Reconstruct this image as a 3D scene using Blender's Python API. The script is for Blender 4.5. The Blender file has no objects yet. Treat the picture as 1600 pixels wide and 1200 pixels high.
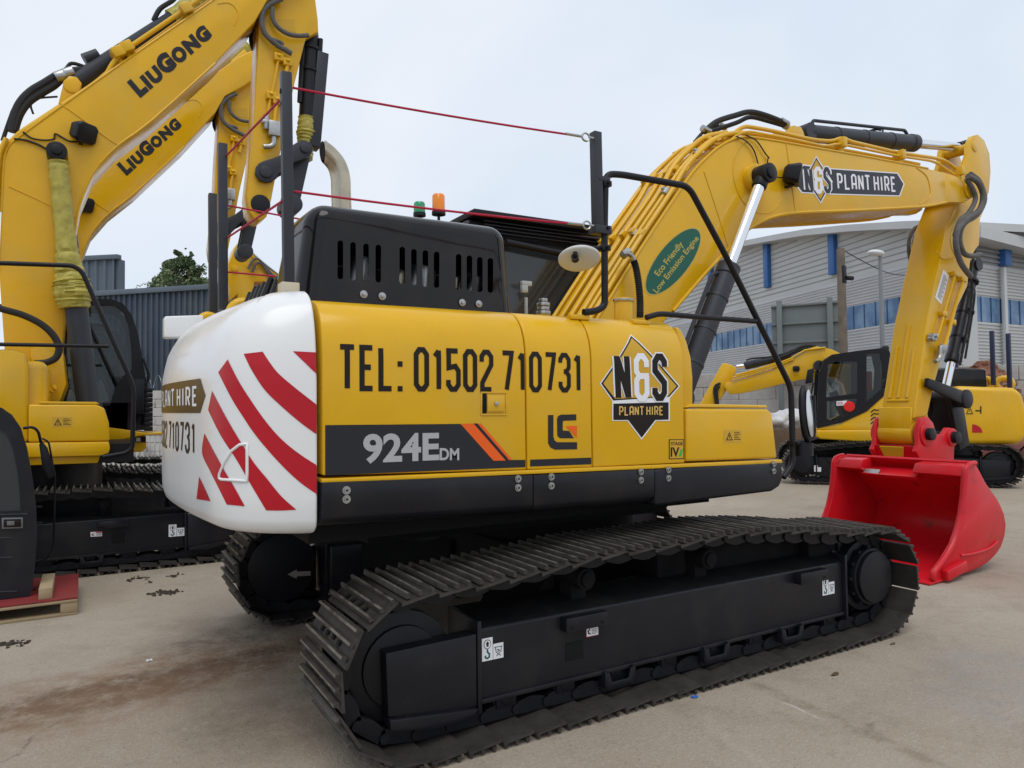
import bpy, bmesh, math, random
from mathutils import Vector, Matrix
from mathutils.bvhtree import BVHTree
V = Vector
random.seed(7)
S = bpy.context.scene
COL = S.collection

# ------------------------------------------------------------------ camera
CX, CY, CZ = -2.66057662, -4.76704870, 1.67742929
YAW, PIT, ROL, FPX = -0.530845667, 0.0305776981, -0.0118849783, 1135.29744
def _basis():
    cy, sy, cp, sp = math.cos(YAW), math.sin(YAW), math.cos(PIT), math.sin(PIT)
    f = V((-sy * cp, cy * cp, sp)); r = V((cy, sy, 0)); u = r.cross(f)
    c, s = math.cos(ROL), math.sin(ROL)
    return r * c + u * s, u * c - r * s, f
CR, CU, CF = _basis()
CAM = V((CX, CY, CZ))
cd = bpy.data.cameras.new('camera'); cam = bpy.data.objects.new('camera', cd); COL.objects.link(cam)
cd.sensor_width = 36; cd.lens = 36 * FPX / 1600; cd.clip_end = 2000; cd.clip_start = 0.05
cam.matrix_world = Matrix(((CR.x, CU.x, -CF.x, CX), (CR.y, CU.y, -CF.y, CY), (CR.z, CU.z, -CF.z, CZ), (0, 0, 0, 1)))
S.camera = cam

# ------------------------------------------------------------------ sky, sun, exposure
SUN_EL, SUN_AZ = math.radians(64), math.radians(205)     # azimuth from +Y, clockwise
W = bpy.data.worlds.new('World'); S.world = W; W.use_nodes = True
nt = W.node_tree; nt.nodes.clear()
n_out = nt.nodes.new('ShaderNodeOutputWorld'); n_bg = nt.nodes.new('ShaderNodeBackground')
n_sky = nt.nodes.new('ShaderNodeTexSky'); n_sky.sky_type = 'NISHITA'; n_sky.sun_disc = False
n_sky.sun_elevation = SUN_EL; n_sky.sun_rotation = SUN_AZ
n_mix = nt.nodes.new('ShaderNodeMix'); n_mix.data_type = 'RGBA'; n_mix.inputs[0].default_value = 0.95
n_tc = nt.nodes.new('ShaderNodeTexCoord'); n_ns = nt.nodes.new('ShaderNodeTexNoise')
n_ns.inputs['Distortion'].default_value = .6; n_ns.inputs['Scale'].default_value = 1.5; n_ns.inputs['Detail'].default_value = 5
n_cr = nt.nodes.new('ShaderNodeValToRGB')
SKY_A, SKY_B = (5.4, 6.25, 7.5, 1), (7.2, 7.6, 8.15, 1)      # cloud cover seen through the background strength below
n_cr.color_ramp.elements[0].position = 0.3; n_cr.color_ramp.elements[1].position = 0.72
n_cr.color_ramp.elements[0].color = (.82, .82, .82, 1); n_cr.color_ramp.elements[1].color = (1, 1, 1, 1)
n_cl = nt.nodes.new('ShaderNodeMix'); n_cl.data_type = 'RGBA'
n_cl.inputs[6].default_value = SKY_A; n_cl.inputs[7].default_value = SKY_B
n_mr = nt.nodes.new('ShaderNodeMapRange'); n_mr.inputs[1].default_value = .3; n_mr.inputs[2].default_value = .7
nt.links.new(n_tc.outputs['Generated'], n_ns.inputs['Vector'])
nt.links.new(n_ns.outputs[0], n_mr.inputs[0]); nt.links.new(n_mr.outputs[0], n_cl.inputs[0])
nt.links.new(n_sky.outputs[0], n_mix.inputs[6]); nt.links.new(n_cl.outputs[2], n_mix.inputs[7])
nt.links.new(n_mix.outputs[2], n_bg.inputs[0]); n_bg.inputs[1].default_value = 0.1
nt.links.new(n_bg.outputs[0], n_out.inputs[0])
sl = bpy.data.lights.new('sun', 'SUN'); sun = bpy.data.objects.new('sun', sl); COL.objects.link(sun)
sl.energy = 1.0; sl.angle = math.radians(35); sl.color = (1, .96, .9)
sd = V((math.sin(SUN_AZ) * math.cos(SUN_EL), math.cos(SUN_AZ) * math.cos(SUN_EL), math.sin(SUN_EL)))
sun.rotation_euler = sd.to_track_quat('Z', 'Y').to_euler(); sun.location = (0, 0, 30)
S.view_settings.view_transform = 'Standard'; S.view_settings.look = 'None'
S.view_settings.exposure = 0.29; S.view_settings.gamma = 1.0
S.cycles.max_bounces = 6; S.cycles.diffuse_bounces = 3; S.cycles.glossy_bounces = 3
S.cycles.use_denoising = True

# ------------------------------------------------------------------ measuring: a photo point on a known plane of the place
def ray(px, py): return CF + CR * ((px - 800) / FPX) - CU * ((py - 600) / FPX)
def PY(px, py, y): d = ray(px, py); return CAM + d * ((y - CY) / d.y)
def PX(px, py, x): d = ray(px, py); return CAM + d * ((x - CX) / d.x)
def PZ(px, py, z=0): d = ray(px, py); return CAM + d * ((z - CZ) / d.z)
def PN(px, py, p0, n): d = ray(px, py); return CAM + d * ((V(p0) - CAM).dot(n) / d.dot(n))
def PD(px, py, dep): return CAM + ray(px, py) * dep
def PPY(l, y): return [PY(a, b, y) for a, b in l]

# ------------------------------------------------------------------ mesh helpers
def nb(): return bmesh.new()
def poly(bm, pts, vec, m=0):
    vec = V(vec); a = [bm.verts.new(p) for p in pts]; b = [bm.verts.new(V(p) + vec) for p in pts]
    n = len(a); fs = [bm.faces.new(a), bm.faces.new(b[::-1])]
    for i in range(n): fs.append(bm.faces.new((a[i], b[i], b[(i + 1) % n], a[(i + 1) % n])))
    for f in fs: f.material_index = m
    bmesh.ops.recalc_face_normals(bm, faces=fs)
    return fs
def box(bm, c, s, ax=None, m=0):
    c = V(c); X, Y, Z = ax if ax else (V((1, 0, 0)), V((0, 1, 0)), V((0, 0, 1)))
    X, Y, Z = V(X).normalized() * s[0] / 2, V(Y).normalized() * s[1] / 2, V(Z).normalized() * s[2] / 2
    return poly(bm, [c - X - Y - Z, c + X - Y - Z, c + X + Y - Z, c - X + Y - Z], Z * 2, m)
def smooth_path(pts, k):
    pts = [V(p) for p in pts]
    if k < 2 or len(pts) < 3: return pts
    out = []
    for i in range(len(pts) - 1):
        p0 = pts[max(i - 1, 0)]; p1 = pts[i]; p2 = pts[i + 1]; p3 = pts[min(i + 2, len(pts) - 1)]
        for j in range(k):
            t = j / k
            out.append(.5 * (2 * p1 + (p2 - p0) * t + (2 * p0 - 5 * p1 + 4 * p2 - p3) * t * t + (3 * p1 - p0 - 3 * p2 + p3) * t ** 3))
    return out + [pts[-1]]
def fillet(pts, r, k=5):
    """polyline with its corners rounded to radius-like length r"""
    pts = [V(p) for p in pts]; out = [pts[0]]
    for i in range(1, len(pts) - 1):
        a, b, c = pts[i - 1], pts[i], pts[i + 1]
        u = (a - b); w = (c - b); q = min(r, u.length * .49, w.length * .49)
        s = b + u.normalized() * q; e = b + w.normalized() * q
        for j in range(k + 1):
            t = j / k; out.append(s * (1 - t) ** 2 + b * 2 * t * (1 - t) + e * t * t)
    return out + [pts[-1]]
def tube(bm, pts, r, seg=10, k=0, m=0, closed=False, jit=0):
    pts = smooth_path(pts, k); n = len(pts); rings = []
    t0 = (pts[1] - pts[0]).normalized()
    up = V((0, 0, 1)) if abs(t0.z) < .9 else V((1, 0, 0))
    nrm = (up - t0 * up.dot(t0)).normalized()
    for i, p in enumerate(pts):
        if closed: t = pts[(i + 1) % n] - pts[i - 1]
        else: t = pts[min(i + 1, n - 1)] - pts[max(i - 1, 0)]
        t.normalize(); nrm = nrm - t * nrm.dot(t); nrm.normalize(); b = t.cross(nrm)
        rr = r[i] if isinstance(r, (list, tuple)) else r
        rings.append([bm.verts.new(p + (nrm * math.cos(2 * math.pi * j / seg) + b * math.sin(2 * math.pi * j / seg)) * (rr * (1 + jit * (random.random() - .5)))) for j in range(seg)])
    fs = []
    for i in range(n if closed else n - 1):
        A, B = rings[i], rings[(i + 1) % n]
        for j in range(seg): fs.append(bm.faces.new((A[j], A[(j + 1) % seg], B[(j + 1) % seg], B[j])))
    if not closed:
        fs.append(bm.faces.new(rings[0][::-1])); fs.append(bm.faces.new(rings[-1]))
    for f in fs: f.material_index = m
    return fs
def cyl(bm, a, b, r, r2=None, seg=20, m=0): return tube(bm, [V(a), V(b)], [r, r if r2 is None else r2], seg, 0, m)
def bev(bm, w, seg=2, ang=38):
    bmesh.ops.remove_doubles(bm, verts=bm.verts, dist=1e-6)
    es = [e for e in bm.edges if len(e.link_faces) == 2 and e.calc_face_angle(0) > math.radians(ang)]
    if es: bmesh.ops.bevel(bm, geom=es, offset=w, offset_type='OFFSET', segments=seg, profile=.5, affect='EDGES', clamp_overlap=True)
ORG = {}
EACH = {'hose', 'step', 'roller_guard', 'carrier_roller', 'pipe_clamp', 'hose_fitting', 'cylinder_lug', 'wire', 'wear_bar', 'rail_bracket', 'rail_clamp', 'tip_fork', 'arm_lug', 'stop_valve', 'pipe_union', 'hitch_pin', 'blue_fin', 'pin_retainer', 'hinge_tab', 'frame_flange', 'pin', 'boom_cylinder_pin', 'top_plate', 'deck_board', 'weld_seam', 'post_bracket', 'plate_label'}
def islands(bm, pad=.004):
    bm.verts.ensure_lookup_table(); seen = set(); out = []
    for f in bm.faces:
        if f in seen: continue
        st = [f]; seen.add(f); grp = []
        while st:
            g = st.pop(); grp.append(g)
            for e in g.edges:
                for h in e.link_faces:
                    if h not in seen: seen.add(h); st.append(h)
        vs = [v.co for g in grp for v in g.verts]
        out.append([grp, [min(v[i] for v in vs) - pad for i in range(3)], [max(v[i] for v in vs) + pad for i in range(3)]])
    ch = True
    while ch:                                                  # pieces that touch belong together
        ch = False
        for i in range(len(out)):
            for j in range(i + 1, len(out)):
                a, b = out[i], out[j]
                if all(a[1][k] <= b[2][k] and b[1][k] <= a[2][k] for k in range(3)):
                    a[0] += b[0]; a[1] = [min(a[1][k], b[1][k]) for k in range(3)]; a[2] = [max(a[2][k], b[2][k]) for k in range(3)]; out.pop(j); ch = True; break
            if ch: break
    return [o[0] for o in out]
def obj(name, bm, mats, parent=None, ang=35, bv=0, seg=2):
    if name in EACH:
        isl = islands(bm, -.002 if name in ('hose', 'wire') else .004) if name not in ('hose', 'wire', 'wear_bar', 'weld_seam') else None
        if isl is None:
            isl = []; seen = set()
            for f in bm.faces:
                if f in seen: continue
                st = [f]; seen.add(f); grp = []
                while st:
                    g = st.pop(); grp.append(g)
                    for e in g.edges:
                        for h in e.link_faces:
                            if h not in seen: seen.add(h); st.append(h)
                isl.append(grp)
        if len(isl) > 1:
            last = None
            for grp in isl:
                b2 = nb(); mp = {}
                for f in grp:
                    for v in f.verts:
                        if v not in mp: mp[v] = b2.verts.new(v.co)
                    g = b2.faces.new([mp[v] for v in f.verts]); g.material_index = f.material_index
                last = obj_one(name, b2, mats, parent, ang, bv, seg)
            bm.free(); return last
    return obj_one(name, bm, mats, parent, ang, bv, seg)
def obj_one(name, bm, mats, parent=None, ang=35, bv=0, seg=2):
    if bv: bev(bm, bv, seg)
    o0 = ORG.get(parent.name, V((0, 0, 0))) if parent else V((0, 0, 0))
    if o0.length: bmesh.ops.translate(bm, verts=bm.verts, vec=-o0)
    lim = math.radians(ang)
    for f in bm.faces: f.smooth = True
    for e in bm.edges:
        if len(e.link_faces) == 2 and e.calc_face_angle(0) > lim: e.smooth = False
    me = bpy.data.meshes.new(name); bm.to_mesh(me); bm.free()
    for mt in (mats if isinstance(mats, (list, tuple)) else [mats]): me.materials.append(mt)
    o = bpy.data.objects.new(name, me); COL.objects.link(o)
    if parent: o.parent = parent
    ORG[o.name] = o0
    return o
def thing(name, loc, label, cat, group=None):
    o = bpy.data.objects.new(name, None); COL.objects.link(o); o.location = loc; o.empty_display_size = .2
    o['label'] = label; o['category'] = cat
    if group: o['group'] = group
    ORG[o.name] = V(loc); return o
def thing_part(name, parent):
    o = bpy.data.objects.new(name, None); COL.objects.link(o); o.parent = parent; o.empty_display_size = .1; ORG[o.name] = ORG[parent.name]; return o
def tag(o, label, cat, group=None):
    o['label'] = label; o['category'] = cat
    if group: o['group'] = group
    return o
def kind(o, k): o['kind'] = k; return o
def copy_tree(o, parent=None):
    c = o.copy(); COL.objects.link(c)
    if parent: c.parent = parent
    for ch in o.children: copy_tree(ch, c)
    return c

# ------------------------------------------------------------------ flat lettering, as 2-D meshes fitted to the unit square
GL = {'0': [[(0, .12), (.3, 0), (.7, 0), (1, .12), (1, .88), (.7, 1), (.3, 1), (0, .88), 'c']], '1': [[(.66, 0), (.66, 1)], [(.14, .84), (.66, .985)]],
 '2': [[(0, .74), (0, .88), (.3, 1), (.7, 1), (1, .88), (1, .66), (.06, .18), (.06, 0), (1, 0)]],
 '3': [[(0, .78), (0, .88), (.3, 1), (.7, 1), (1, .88), (1, .64), (.72, .53), (.4, .53)], [(.66, .53), (1, .42), (1, .12), (.7, 0), (.3, 0), (0, .12), (0, .24)]],
 '5': [[(.95, 1), (.04, 1), (.04, .56), (.7, .6), (1, .48), (1, .12), (.7, 0), (.3, 0), (0, .12), (0, .24)]], '7': [[(0, 1), (.98, 1), (.4, 0)]],
 'T': [[(-.1, 1), (1.1, 1)], [(.5, .97), (.5, 0)]], 'E': [[(1, 0), (.08, 0), (.08, 1), (1, 1)], [(.08, .52), (.85, .52)]], 'L': [[(.05, 1), (.05, 0), (1, 0)]],
 ':': [[(.35, .0), (.65, 0)], [(.35, .62), (.65, .62)]], 'P': [[(0, 0), (0, 1), (.7, 1), (1, .88), (1, .56), (.7, .44), (0, .44)]],
 'A': [[(0, 0), (0, .88), (.3, 1), (.7, 1), (1, .88), (1, 0)], [(0, .36), (1, .36)]], 'N': [[(0, 0), (0, 1)], [(1, 0), (1, 1)], [(.02, .97), (.98, .03)]],
 'H': [[(0, 0), (0, 1)], [(1, 0), (1, 1)], [(0, .5), (1, .5)]], 'I': [[(.5, 0), (.5, 1)]],
 'R': [[(0, 0), (0, 1), (.7, 1), (1, .88), (1, .56), (.7, .44), (0, .44)], [(.5, .44), (1, 0)]],
 'S': [[(1, .76), (1, .88), (.7, 1), (.3, 1), (0, .88), (0, .66), (1, .36), (1, .12), (.7, 0), (.3, 0), (0, .12), (0, .24)]],
 '&': [[(.95, .74), (.95, .88), (.65, 1), (.3, 1), (0, .88), (0, .64), (.25, .53), (1.15, .53)], [(.25, .53), (0, .42), (0, .12), (.3, 0), (.65, 0), (.95, .12), (.95, .53)]]}
WID = {'I': .35, ':': .35, '1': .72, ' ': .55}
def ribbon(bm, pts, t, m=0, lay=None, z=0):
    closed = pts[-1] == 'c'; P = [V((p[0], p[1])) for p in (pts[:-1] if closed else pts)]; n = len(P); L = []
    for i in range(n):
        a = P[i - 1] if (i or closed) else None; c = P[(i + 1) % n] if (i < n - 1 or closed) else None
        d1 = (P[i] - a).normalized() if a is not None else None; d2 = (c - P[i]).normalized() if c is not None else None
        if d1 is None: d1 = d2
        if d2 is None: d2 = d1
        n1, n2 = V((-d1.y, d1.x)), V((-d2.y, d2.x)); mm = (n1 + n2)
        mm = mm.normalized() if mm.length > 1e-6 else n1
        k = min(1 / max(mm.dot(n1), .2), 1.6) * t / 2
        L.append((bm.verts.new((*(P[i] + mm * k), z)), bm.verts.new((*(P[i] - mm * k), z))))
    for i in range(n if closed else n - 1):
        a, b = L[i], L[(i + 1) % n]; f = bm.faces.new((a[0], a[1], b[1], b[0])); f.material_index = m
def stroke2d(s, w=.3, t=.12, gap=.12):
    """condensed square lettering; letters w wide for a height of 1; z of a vertex = its layer"""
    bm = nb(); x = 0
    for ch in s:
        ww = w * WID.get(ch, 1)
        for k, st in enumerate(GL.get(ch, [])):
            q = [(x + t / 2 + p[0] * (ww), t / 2 + p[1] * (1 - t)) if p != 'c' else 'c' for p in st]
            if ch == ':': q = [(x + t * .2, t * .5 + (1 - t) * st[0][1]), (x + t * 1.2, t * .5 + (1 - t) * st[0][1])]
            ribbon(bm, q, t, 0, None, k)
        x += (ww + t + gap) if ch != ' ' else ww
    tot = x - gap
    for v in bm.verts: v.co.x /= tot
    return bm
def font2d(s, bold=.0):
    cu = bpy.data.curves.new('lettering', 'FONT'); cu.body = s; cu.offset = bold; cu.fill_mode = 'FRONT'; cu.resolution_u = 4
    o = bpy.data.objects.new('lettering', cu); COL.objects.link(o)
    dg = bpy.context.evaluated_depsgraph_get(); me = bpy.data.meshes.new_from_object(o.evaluated_get(dg))
    bm = nb(); bm.from_mesh(me); bpy.data.objects.remove(o); bpy.data.curves.remove(cu); bpy.data.meshes.remove(me)
    xs = [v.co.x for v in bm.verts]; ys = [v.co.y for v in bm.verts]
    x0, x1, y0, y1 = min(xs), max(xs), min(ys), max(ys)
    for v in bm.verts: v.co = V(((v.co.x - x0) / (x1 - x0), (v.co.y - y0) / (y1 - y0), 0))
    return bm
def poly2d(pts, z=0):
    bm = nb(); bm.faces.new([bm.verts.new((p[0], p[1], z)) for p in pts]); return bm
def cuts(bm, nx=0, ny=0, x=(0, 1), y=(0, 1)):
    for ax, n, r in ((0, nx, x), (1, ny, y)):
        for i in range(1, n):
            c = [0, 0, 0]; c[ax] = r[0] + (r[1] - r[0]) * i / n; d = [0, 0, 0]; d[ax] = 1
            bmesh.ops.bisect_plane(bm, geom=bm.verts[:] + bm.edges[:] + bm.faces[:], plane_co=c, plane_no=d)
    return bm
def lay(bm, src, fn, m=0, off=.002, step=.0004, tow=None):
    """put a flat 2-D mesh on a surface: fn(u, v, height above the surface)"""
    mp = {v: bm.verts.new(fn(v.co.x, v.co.y, off + step * v.co.z)) for v in src.verts}
    for f in src.faces:
        try: g = bm.faces.new([mp[v] for v in f.verts])
        except ValueError: continue
        g.material_index = m
    src.free()
def frame(bl, br, tl, flip=1):
    bl, br, tl = V(bl), V(br), V(tl); u = br - bl; w = tl - bl; n = u.cross(w).normalized() * flip
    return lambda a, b, h: bl + u * a + w * b + n * h
def fit_px(y, bl, br, tl, flip=1): return frame(PY(*bl, y), PY(*br, y), PY(*tl, y), flip)

# ------------------------------------------------------------------ materials
def mat(name, col, rough=.5, metal=0, var=.0, vs=6, bump=0, bs=30, coat=0, trans=0, alpha=None, dirt=None, dsc=3, rv=0, spec=.32):
    m = bpy.data.materials.new(name); m.use_nodes = True; t = m.node_tree; b = t.nodes['Principled BSDF']
    b.inputs['Base Color'].default_value = (*col, 1); b.inputs['Roughness'].default_value = rough; b.inputs['Metallic'].default_value = metal
    b.inputs['Specular IOR Level'].default_value = spec; b.inputs['Coat Weight'].default_value = coat; b.inputs['Coat Roughness'].default_value = .14
    if trans: b.inputs['Transmission Weight'].default_value = trans; b.inputs['IOR'].default_value = 1.45
    tc = t.nodes.new('ShaderNodeTexCoord')
    def noise(sc, det=5):
        n = t.nodes.new('ShaderNodeTexNoise'); n.inputs['Scale'].default_value = sc; n.inputs['Detail'].default_value = det
        t.links.new(tc.outputs['Object'], n.inputs['Vector']); return n
    cur = None
    if var:
        n = noise(vs); r = t.nodes.new('ShaderNodeMapRange'); r.inputs[1].default_value = .3; r.inputs[2].default_value = .7
        r.inputs[3].default_value = 1 - var; r.inputs[4].default_value = 1 + var
        h = t.nodes.new('ShaderNodeHueSaturation'); h.inputs['Color'].default_value = (*col, 1)
        t.links.new(n.outputs[0], r.inputs[0]); t.links.new(r.outputs[0], h.inputs['Value']); cur = h.outputs[0]
    if dirt:
        n = noise(dsc, 8); r = t.nodes.new('ShaderNodeMapRange'); r.inputs[1].default_value = dirt[1]; r.inputs[2].default_value = dirt[2]
        mx = t.nodes.new('ShaderNodeMix'); mx.data_type = 'RGBA'; mx.inputs[7].default_value = (*dirt[0], 1); mx.inputs[6].default_value = (*col, 1)
        if cur: t.links.new(cur, mx.inputs[6])
        t.links.new(n.outputs[0], r.inputs[0]); t.links.new(r.outputs[0], mx.inputs[0]); cur = mx.outputs[2]
    if cur: t.links.new(cur, b.inputs['Base Color'])
    if rv:
        n = noise(vs * .7); r = t.nodes.new('ShaderNodeMapRange'); r.inputs[1].default_value = .3; r.inputs[2].default_value = .7
        r.inputs[3].default_value = max(rough - rv, .02); r.inputs[4].default_value = rough + rv
        t.links.new(n.outputs[0], r.inputs[0]); t.links.new(r.outputs[0], b.inputs['Roughness'])
    if bump:
        n = noise(bs); u = t.nodes.new('ShaderNodeBump'); u.inputs['Strength'].default_value = bump; u.inputs['Distance'].default_value = .02
        t.links.new(n.outputs[0], u.inputs['Height']); t.links.new(u.outputs[0], b.inputs['Normal'])
    return m
YEL = mat('yellow_paint', (.74, .412, .006), .28, 0, .05, 2.5, .10, 2.2, .25, rv=.12, spec=.28, dirt=((.60, .39, .07), .5, 1.0), dsc=2)
YELD = mat('yellow_label', (.62, .36, .03), .5)
LBL = mat('cream_print', (.70, .45, .12), .5)
WHT = mat('white_paint', (.80, .80, .79), .28, 0, .02, 2, .02, 6, .3, rv=.06)
RED = mat('red_paint', (.61, .009, .018), .36, 0, .06, 4, .03, 8, .1, dirt=((.20, .02, .015), .62, .8), dsc=7, rv=.1)
REDS = mat('red_reflective_film', (.47, .008, .018), .3, 0, .03, 5)
BLK = mat('black_paint', (.010, .010, .013), .40, 0, .1, 4, .03, 12, .0, rv=.1, spec=.28)
SKT = mat('satin_black_paint', (.011, .011, .015), .36, 0, .15, 3, .04, 10, .0, rv=.12, spec=.30, dirt=((.030, .027, .024), .52, .85), dsc=4)
HOOD = mat('gloss_black_paint', (.010, .0085, .009), .10, 0, .2, 3, .07, 2.6, .06, rv=.06, spec=.30, dirt=((.020, .017, .015), .5, .75), dsc=4)
GRY = mat('dark_grey_steel', (.034, .037, .046), .42, 0, .08, 6)
RUB = mat('black_rubber', (.018, .018, .019), .6, 0, .1, 10)
HOSE = mat('worn_hose', (.11, .105, .10), .55, 0, .2, 14)
CHR = mat('chrome', (.80, .81, .83), .12, 1)
STL = mat('zinc_steel', (.42, .42, .41), .38, 1, .1, 30)
INT = mat('recess_shade', (.006, .006, .006), .9)  # near-black that paints in the shade of recesses, gaps and the underbody
PRT = mat('black_print', (.016, .011, .009), .35, spec=.2)
GPR = mat('charcoal_print', (.026, .026, .031), .4, spec=.2)
SIL = mat('silver_print', (.42, .42, .43), .45)
WPR = mat('white_print', (.82, .83, .85), .4)
ORG_P = mat('orange_print', (.85, .12, .01), .4)
GRN = mat('green_print', (.012, .11, .075), .4)
LGRN = mat('leaf_green_print', (.06, .42, .05), .4)
TRK = mat('track_steel', (.052, .047, .042), .55, .3, .25, 9, .15, 40, dirt=((.065, .055, .045), .52, .8), dsc=14, rv=.12)
GRS = mat('worn_grouser', (.21, .19, .16), .42, .45, .25, 16, .1, 60, dirt=((.07, .06, .05), .46, .66), dsc=9)
GRM = mat('grouser_side', (.085, .077, .067), .5, .35, .3, 14, .1, 50)
WRP = mat('yellow_plastic_wrap', (.42, .36, .07), .38, 0, .18, 12, .5, 14)
EXH = mat('polished_exhaust', (.46, .40, .30), .22, 1, .15, 8)
ROPE = mat('red_rope', (.45, .012, .05), .6)
AMB = mat('amber_lens', (.9, .25, .01), .15, 0, coat=.5); GLN = mat('green_lens', (.01, .30, .12), .15, 0, coat=.5)
GLS = mat('tinted_glass', (.030, .036, .042), .04, 0, coat=.5)
CGL = bpy.data.materials.new('cab_glass'); CGL.use_nodes = True
_t = CGL.node_tree; _t.nodes.clear(); _o = _t.nodes.new('ShaderNodeOutputMaterial'); _m = _t.nodes.new('ShaderNodeMixShader'); _g = _t.nodes.new('ShaderNodeBsdfGlossy'); _x = _t.nodes.new('ShaderNodeBsdfTransparent'); _f = _t.nodes.new('ShaderNodeFresnel')
_x.inputs[0].default_value = (.62, .66, .66, 1); _g.inputs['Roughness'].default_value = .03; _f.inputs[0].default_value = 1.5
_t.links.new(_f.outputs[0], _m.inputs[0]); _t.links.new(_x.outputs[0], _m.inputs[1]); _t.links.new(_g.outputs[0], _m.inputs[2]); _t.links.new(_m.outputs[0], _o.inputs[0])
# ================================================================== the yard
GM = bpy.data.materials.new('concrete_yard'); GM.use_nodes = True
t = GM.node_tree; b = t.nodes['Principled BSDF']; b.inputs['Roughness'].default_value = .85
LN = t.links.new
def nd(ty, **k):
    n = t.nodes.new(ty)
    for a, v in k.items(): setattr(n, a, v)
    return n
geo = nd('ShaderNodeNewGeometry'); POS = geo.outputs['Position']
def gnoise(sc, det=5, rough=.55, vec=None):
    n = nd('ShaderNodeTexNoise'); n.inputs['Scale'].default_value = sc; n.inputs['Detail'].default_value = det; n.inputs['Roughness'].default_value = rough; LN(vec or POS, n.inputs['Vector']); return n.outputs[0]
def mrange(x, a, c, d=0., e=1.):
    n = nd('ShaderNodeMapRange'); n.inputs[1].default_value = a; n.inputs[2].default_value = c; n.inputs[3].default_value = d; n.inputs[4].default_value = e; LN(x, n.inputs[0]); return n.outputs[0]
def mth(op, x, y):
    n = nd('ShaderNodeMath', operation=op)
    for i, q in enumerate((x, y)):
        if isinstance(q, (int, float)): n.inputs[i].default_value = q
        else: LN(q, n.inputs[i])
    return n.outputs[0]
def mixc(f, a, c):
    n = nd('ShaderNodeMix', data_type='RGBA')
    for i, q in ((0, f), (6, a), (7, c)):
        if isinstance(q, (int, float)): n.inputs[i].default_value = q
        elif isinstance(q, tuple): n.inputs[i].default_value = (*q, 1)
        else: LN(q, n.inputs[i])
    return n.outputs[2]
big = gnoise(.35, 6, .6); mid = gnoise(2.2, 7, .65); fine = gnoise(38, 4, .6); grit = gnoise(120, 3, .6)
col = mixc(mrange(big, .3, .7), (.308, .240, .168), (.398, .336, .262))
col = mixc(mrange(mid, .52, .78, 0, .55), col, (.205, .155, .105))
col = mixc(mrange(fine, .5, .72, 0, .45), col, (.44, .40, .34))
col = mixc(mrange(gnoise(9, 7, .7), .54, .74, 0, .55), col, (.19, .155, .12))
col = mixc(mrange(grit, .56, .68, 0, .6), col, (.15, .122, .095))
col = mixc(mrange(gnoise(75, 3, .6), .60, .70, 0, .6), col, (.52, .48, .42))
col = mixc(mrange(gnoise(1.15, 8, .72), .53, .66, 0, .42), col, (.235, .185, .130))
col = mixc(mrange(gnoise(4.5, 8, .75), .55, .66, 0, .5), col, (.42, .36, .28))
vor = nd('ShaderNodeTexVoronoi'); vor.inputs['Scale'].default_value = 42; LN(POS, vor.inputs['Vector'])
col = mixc(mth('MULTIPLY', mrange(vor.outputs['Distance'], .10, .2, 1, 0), mrange(gnoise(7, 3), .5, .6, 0, .8)), col, (.11, .09, .07))
mp_ = nd('ShaderNodeMapping'); mp_.inputs['Rotation'].default_value = (0, 0, .35); mp_.inputs['Scale'].default_value = (1.2, 34, 1); LN(POS, mp_.inputs['Vector'])
col = mixc(mth('MULTIPLY', mrange(gnoise(1, 4, .6, mp_.outputs[0]), .60, .72, 0, .45), mrange(gnoise(.8, 3), .45, .6)), col, (.47, .42, .34))
sep = nd('ShaderNodeSeparateXYZ'); LN(POS, sep.inputs[0])
def spot(c, rx, ry, rot=0, warp=.5, sc=1.4):
    """1 inside a ragged-edged patch on the ground"""
    dx = mth('SUBTRACT', sep.outputs[0], c[0]); dy = mth('SUBTRACT', sep.outputs[1], c[1]); ca, sa = math.cos(rot), math.sin(rot)
    u = mth('DIVIDE', mth('ADD', mth('MULTIPLY', dx, ca), mth('MULTIPLY', dy, sa)), rx); v = mth('DIVIDE', mth('SUBTRACT', mth('MULTIPLY', dy, ca), mth('MULTIPLY', dx, sa)), ry)
    d = mth('SQRT', mth('ADD', mth('MULTIPLY', u, u), mth('MULTIPLY', v, v)), 0)
    d = mth('ADD', d, mth('MULTIPLY', mth('SUBTRACT', gnoise(sc, 7, .7), .5), warp * 2)); return mth('MULTIPLY', mrange(d, .45, 1.05, 1, 0), mrange(gnoise(6.5, 9, .78), .40, .58, .22, 1))
c1 = PZ(300, 1050); c2 = PZ(150, 1090); c3 = PZ(380, 990)
col = mixc(mth('MULTIPLY', spot((c1.x, c1.y), 2.0, .62, .15, .7, 1.8), .8), col, (.200, .110, .056))
col = mixc(mth('MULTIPLY', spot((c1.x + .2, c1.y + .1), 1.5, .16, .10, 1.0, 3.2), .75), col, (.100, .055, .032))
c1b = PZ(170, 1085); col = mixc(mth('MULTIPLY', spot((c1b.x, c1b.y), 1.2, .20, .12, .9, 2.6), .7), col, (.20, .105, .055))
col = mixc(mth('MULTIPLY', spot((c2.x, c2.y), 1.3, .28, .1, .8, 2.5), .5), col, (.13, .08, .045))
col = mixc(mth('MULTIPLY', spot((c3.x, c3.y), .8, .35, 0, .6, 2.0), .6), col, (.09, .06, .04))
c4 = PZ(560, 1120); col = mixc(mth('MULTIPLY', spot((c4.x - .3, c4.y + .2), .7, .6, 0, .6, 2.0), .45), col, (.13, .09, .06))
c5 = PZ(1357, 1139); col = mixc(mth('MULTIPLY', spot((c5.x, c5.y), .10, .035, .4, .7, 9), .6), col, (.10, .08, .06))
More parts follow.
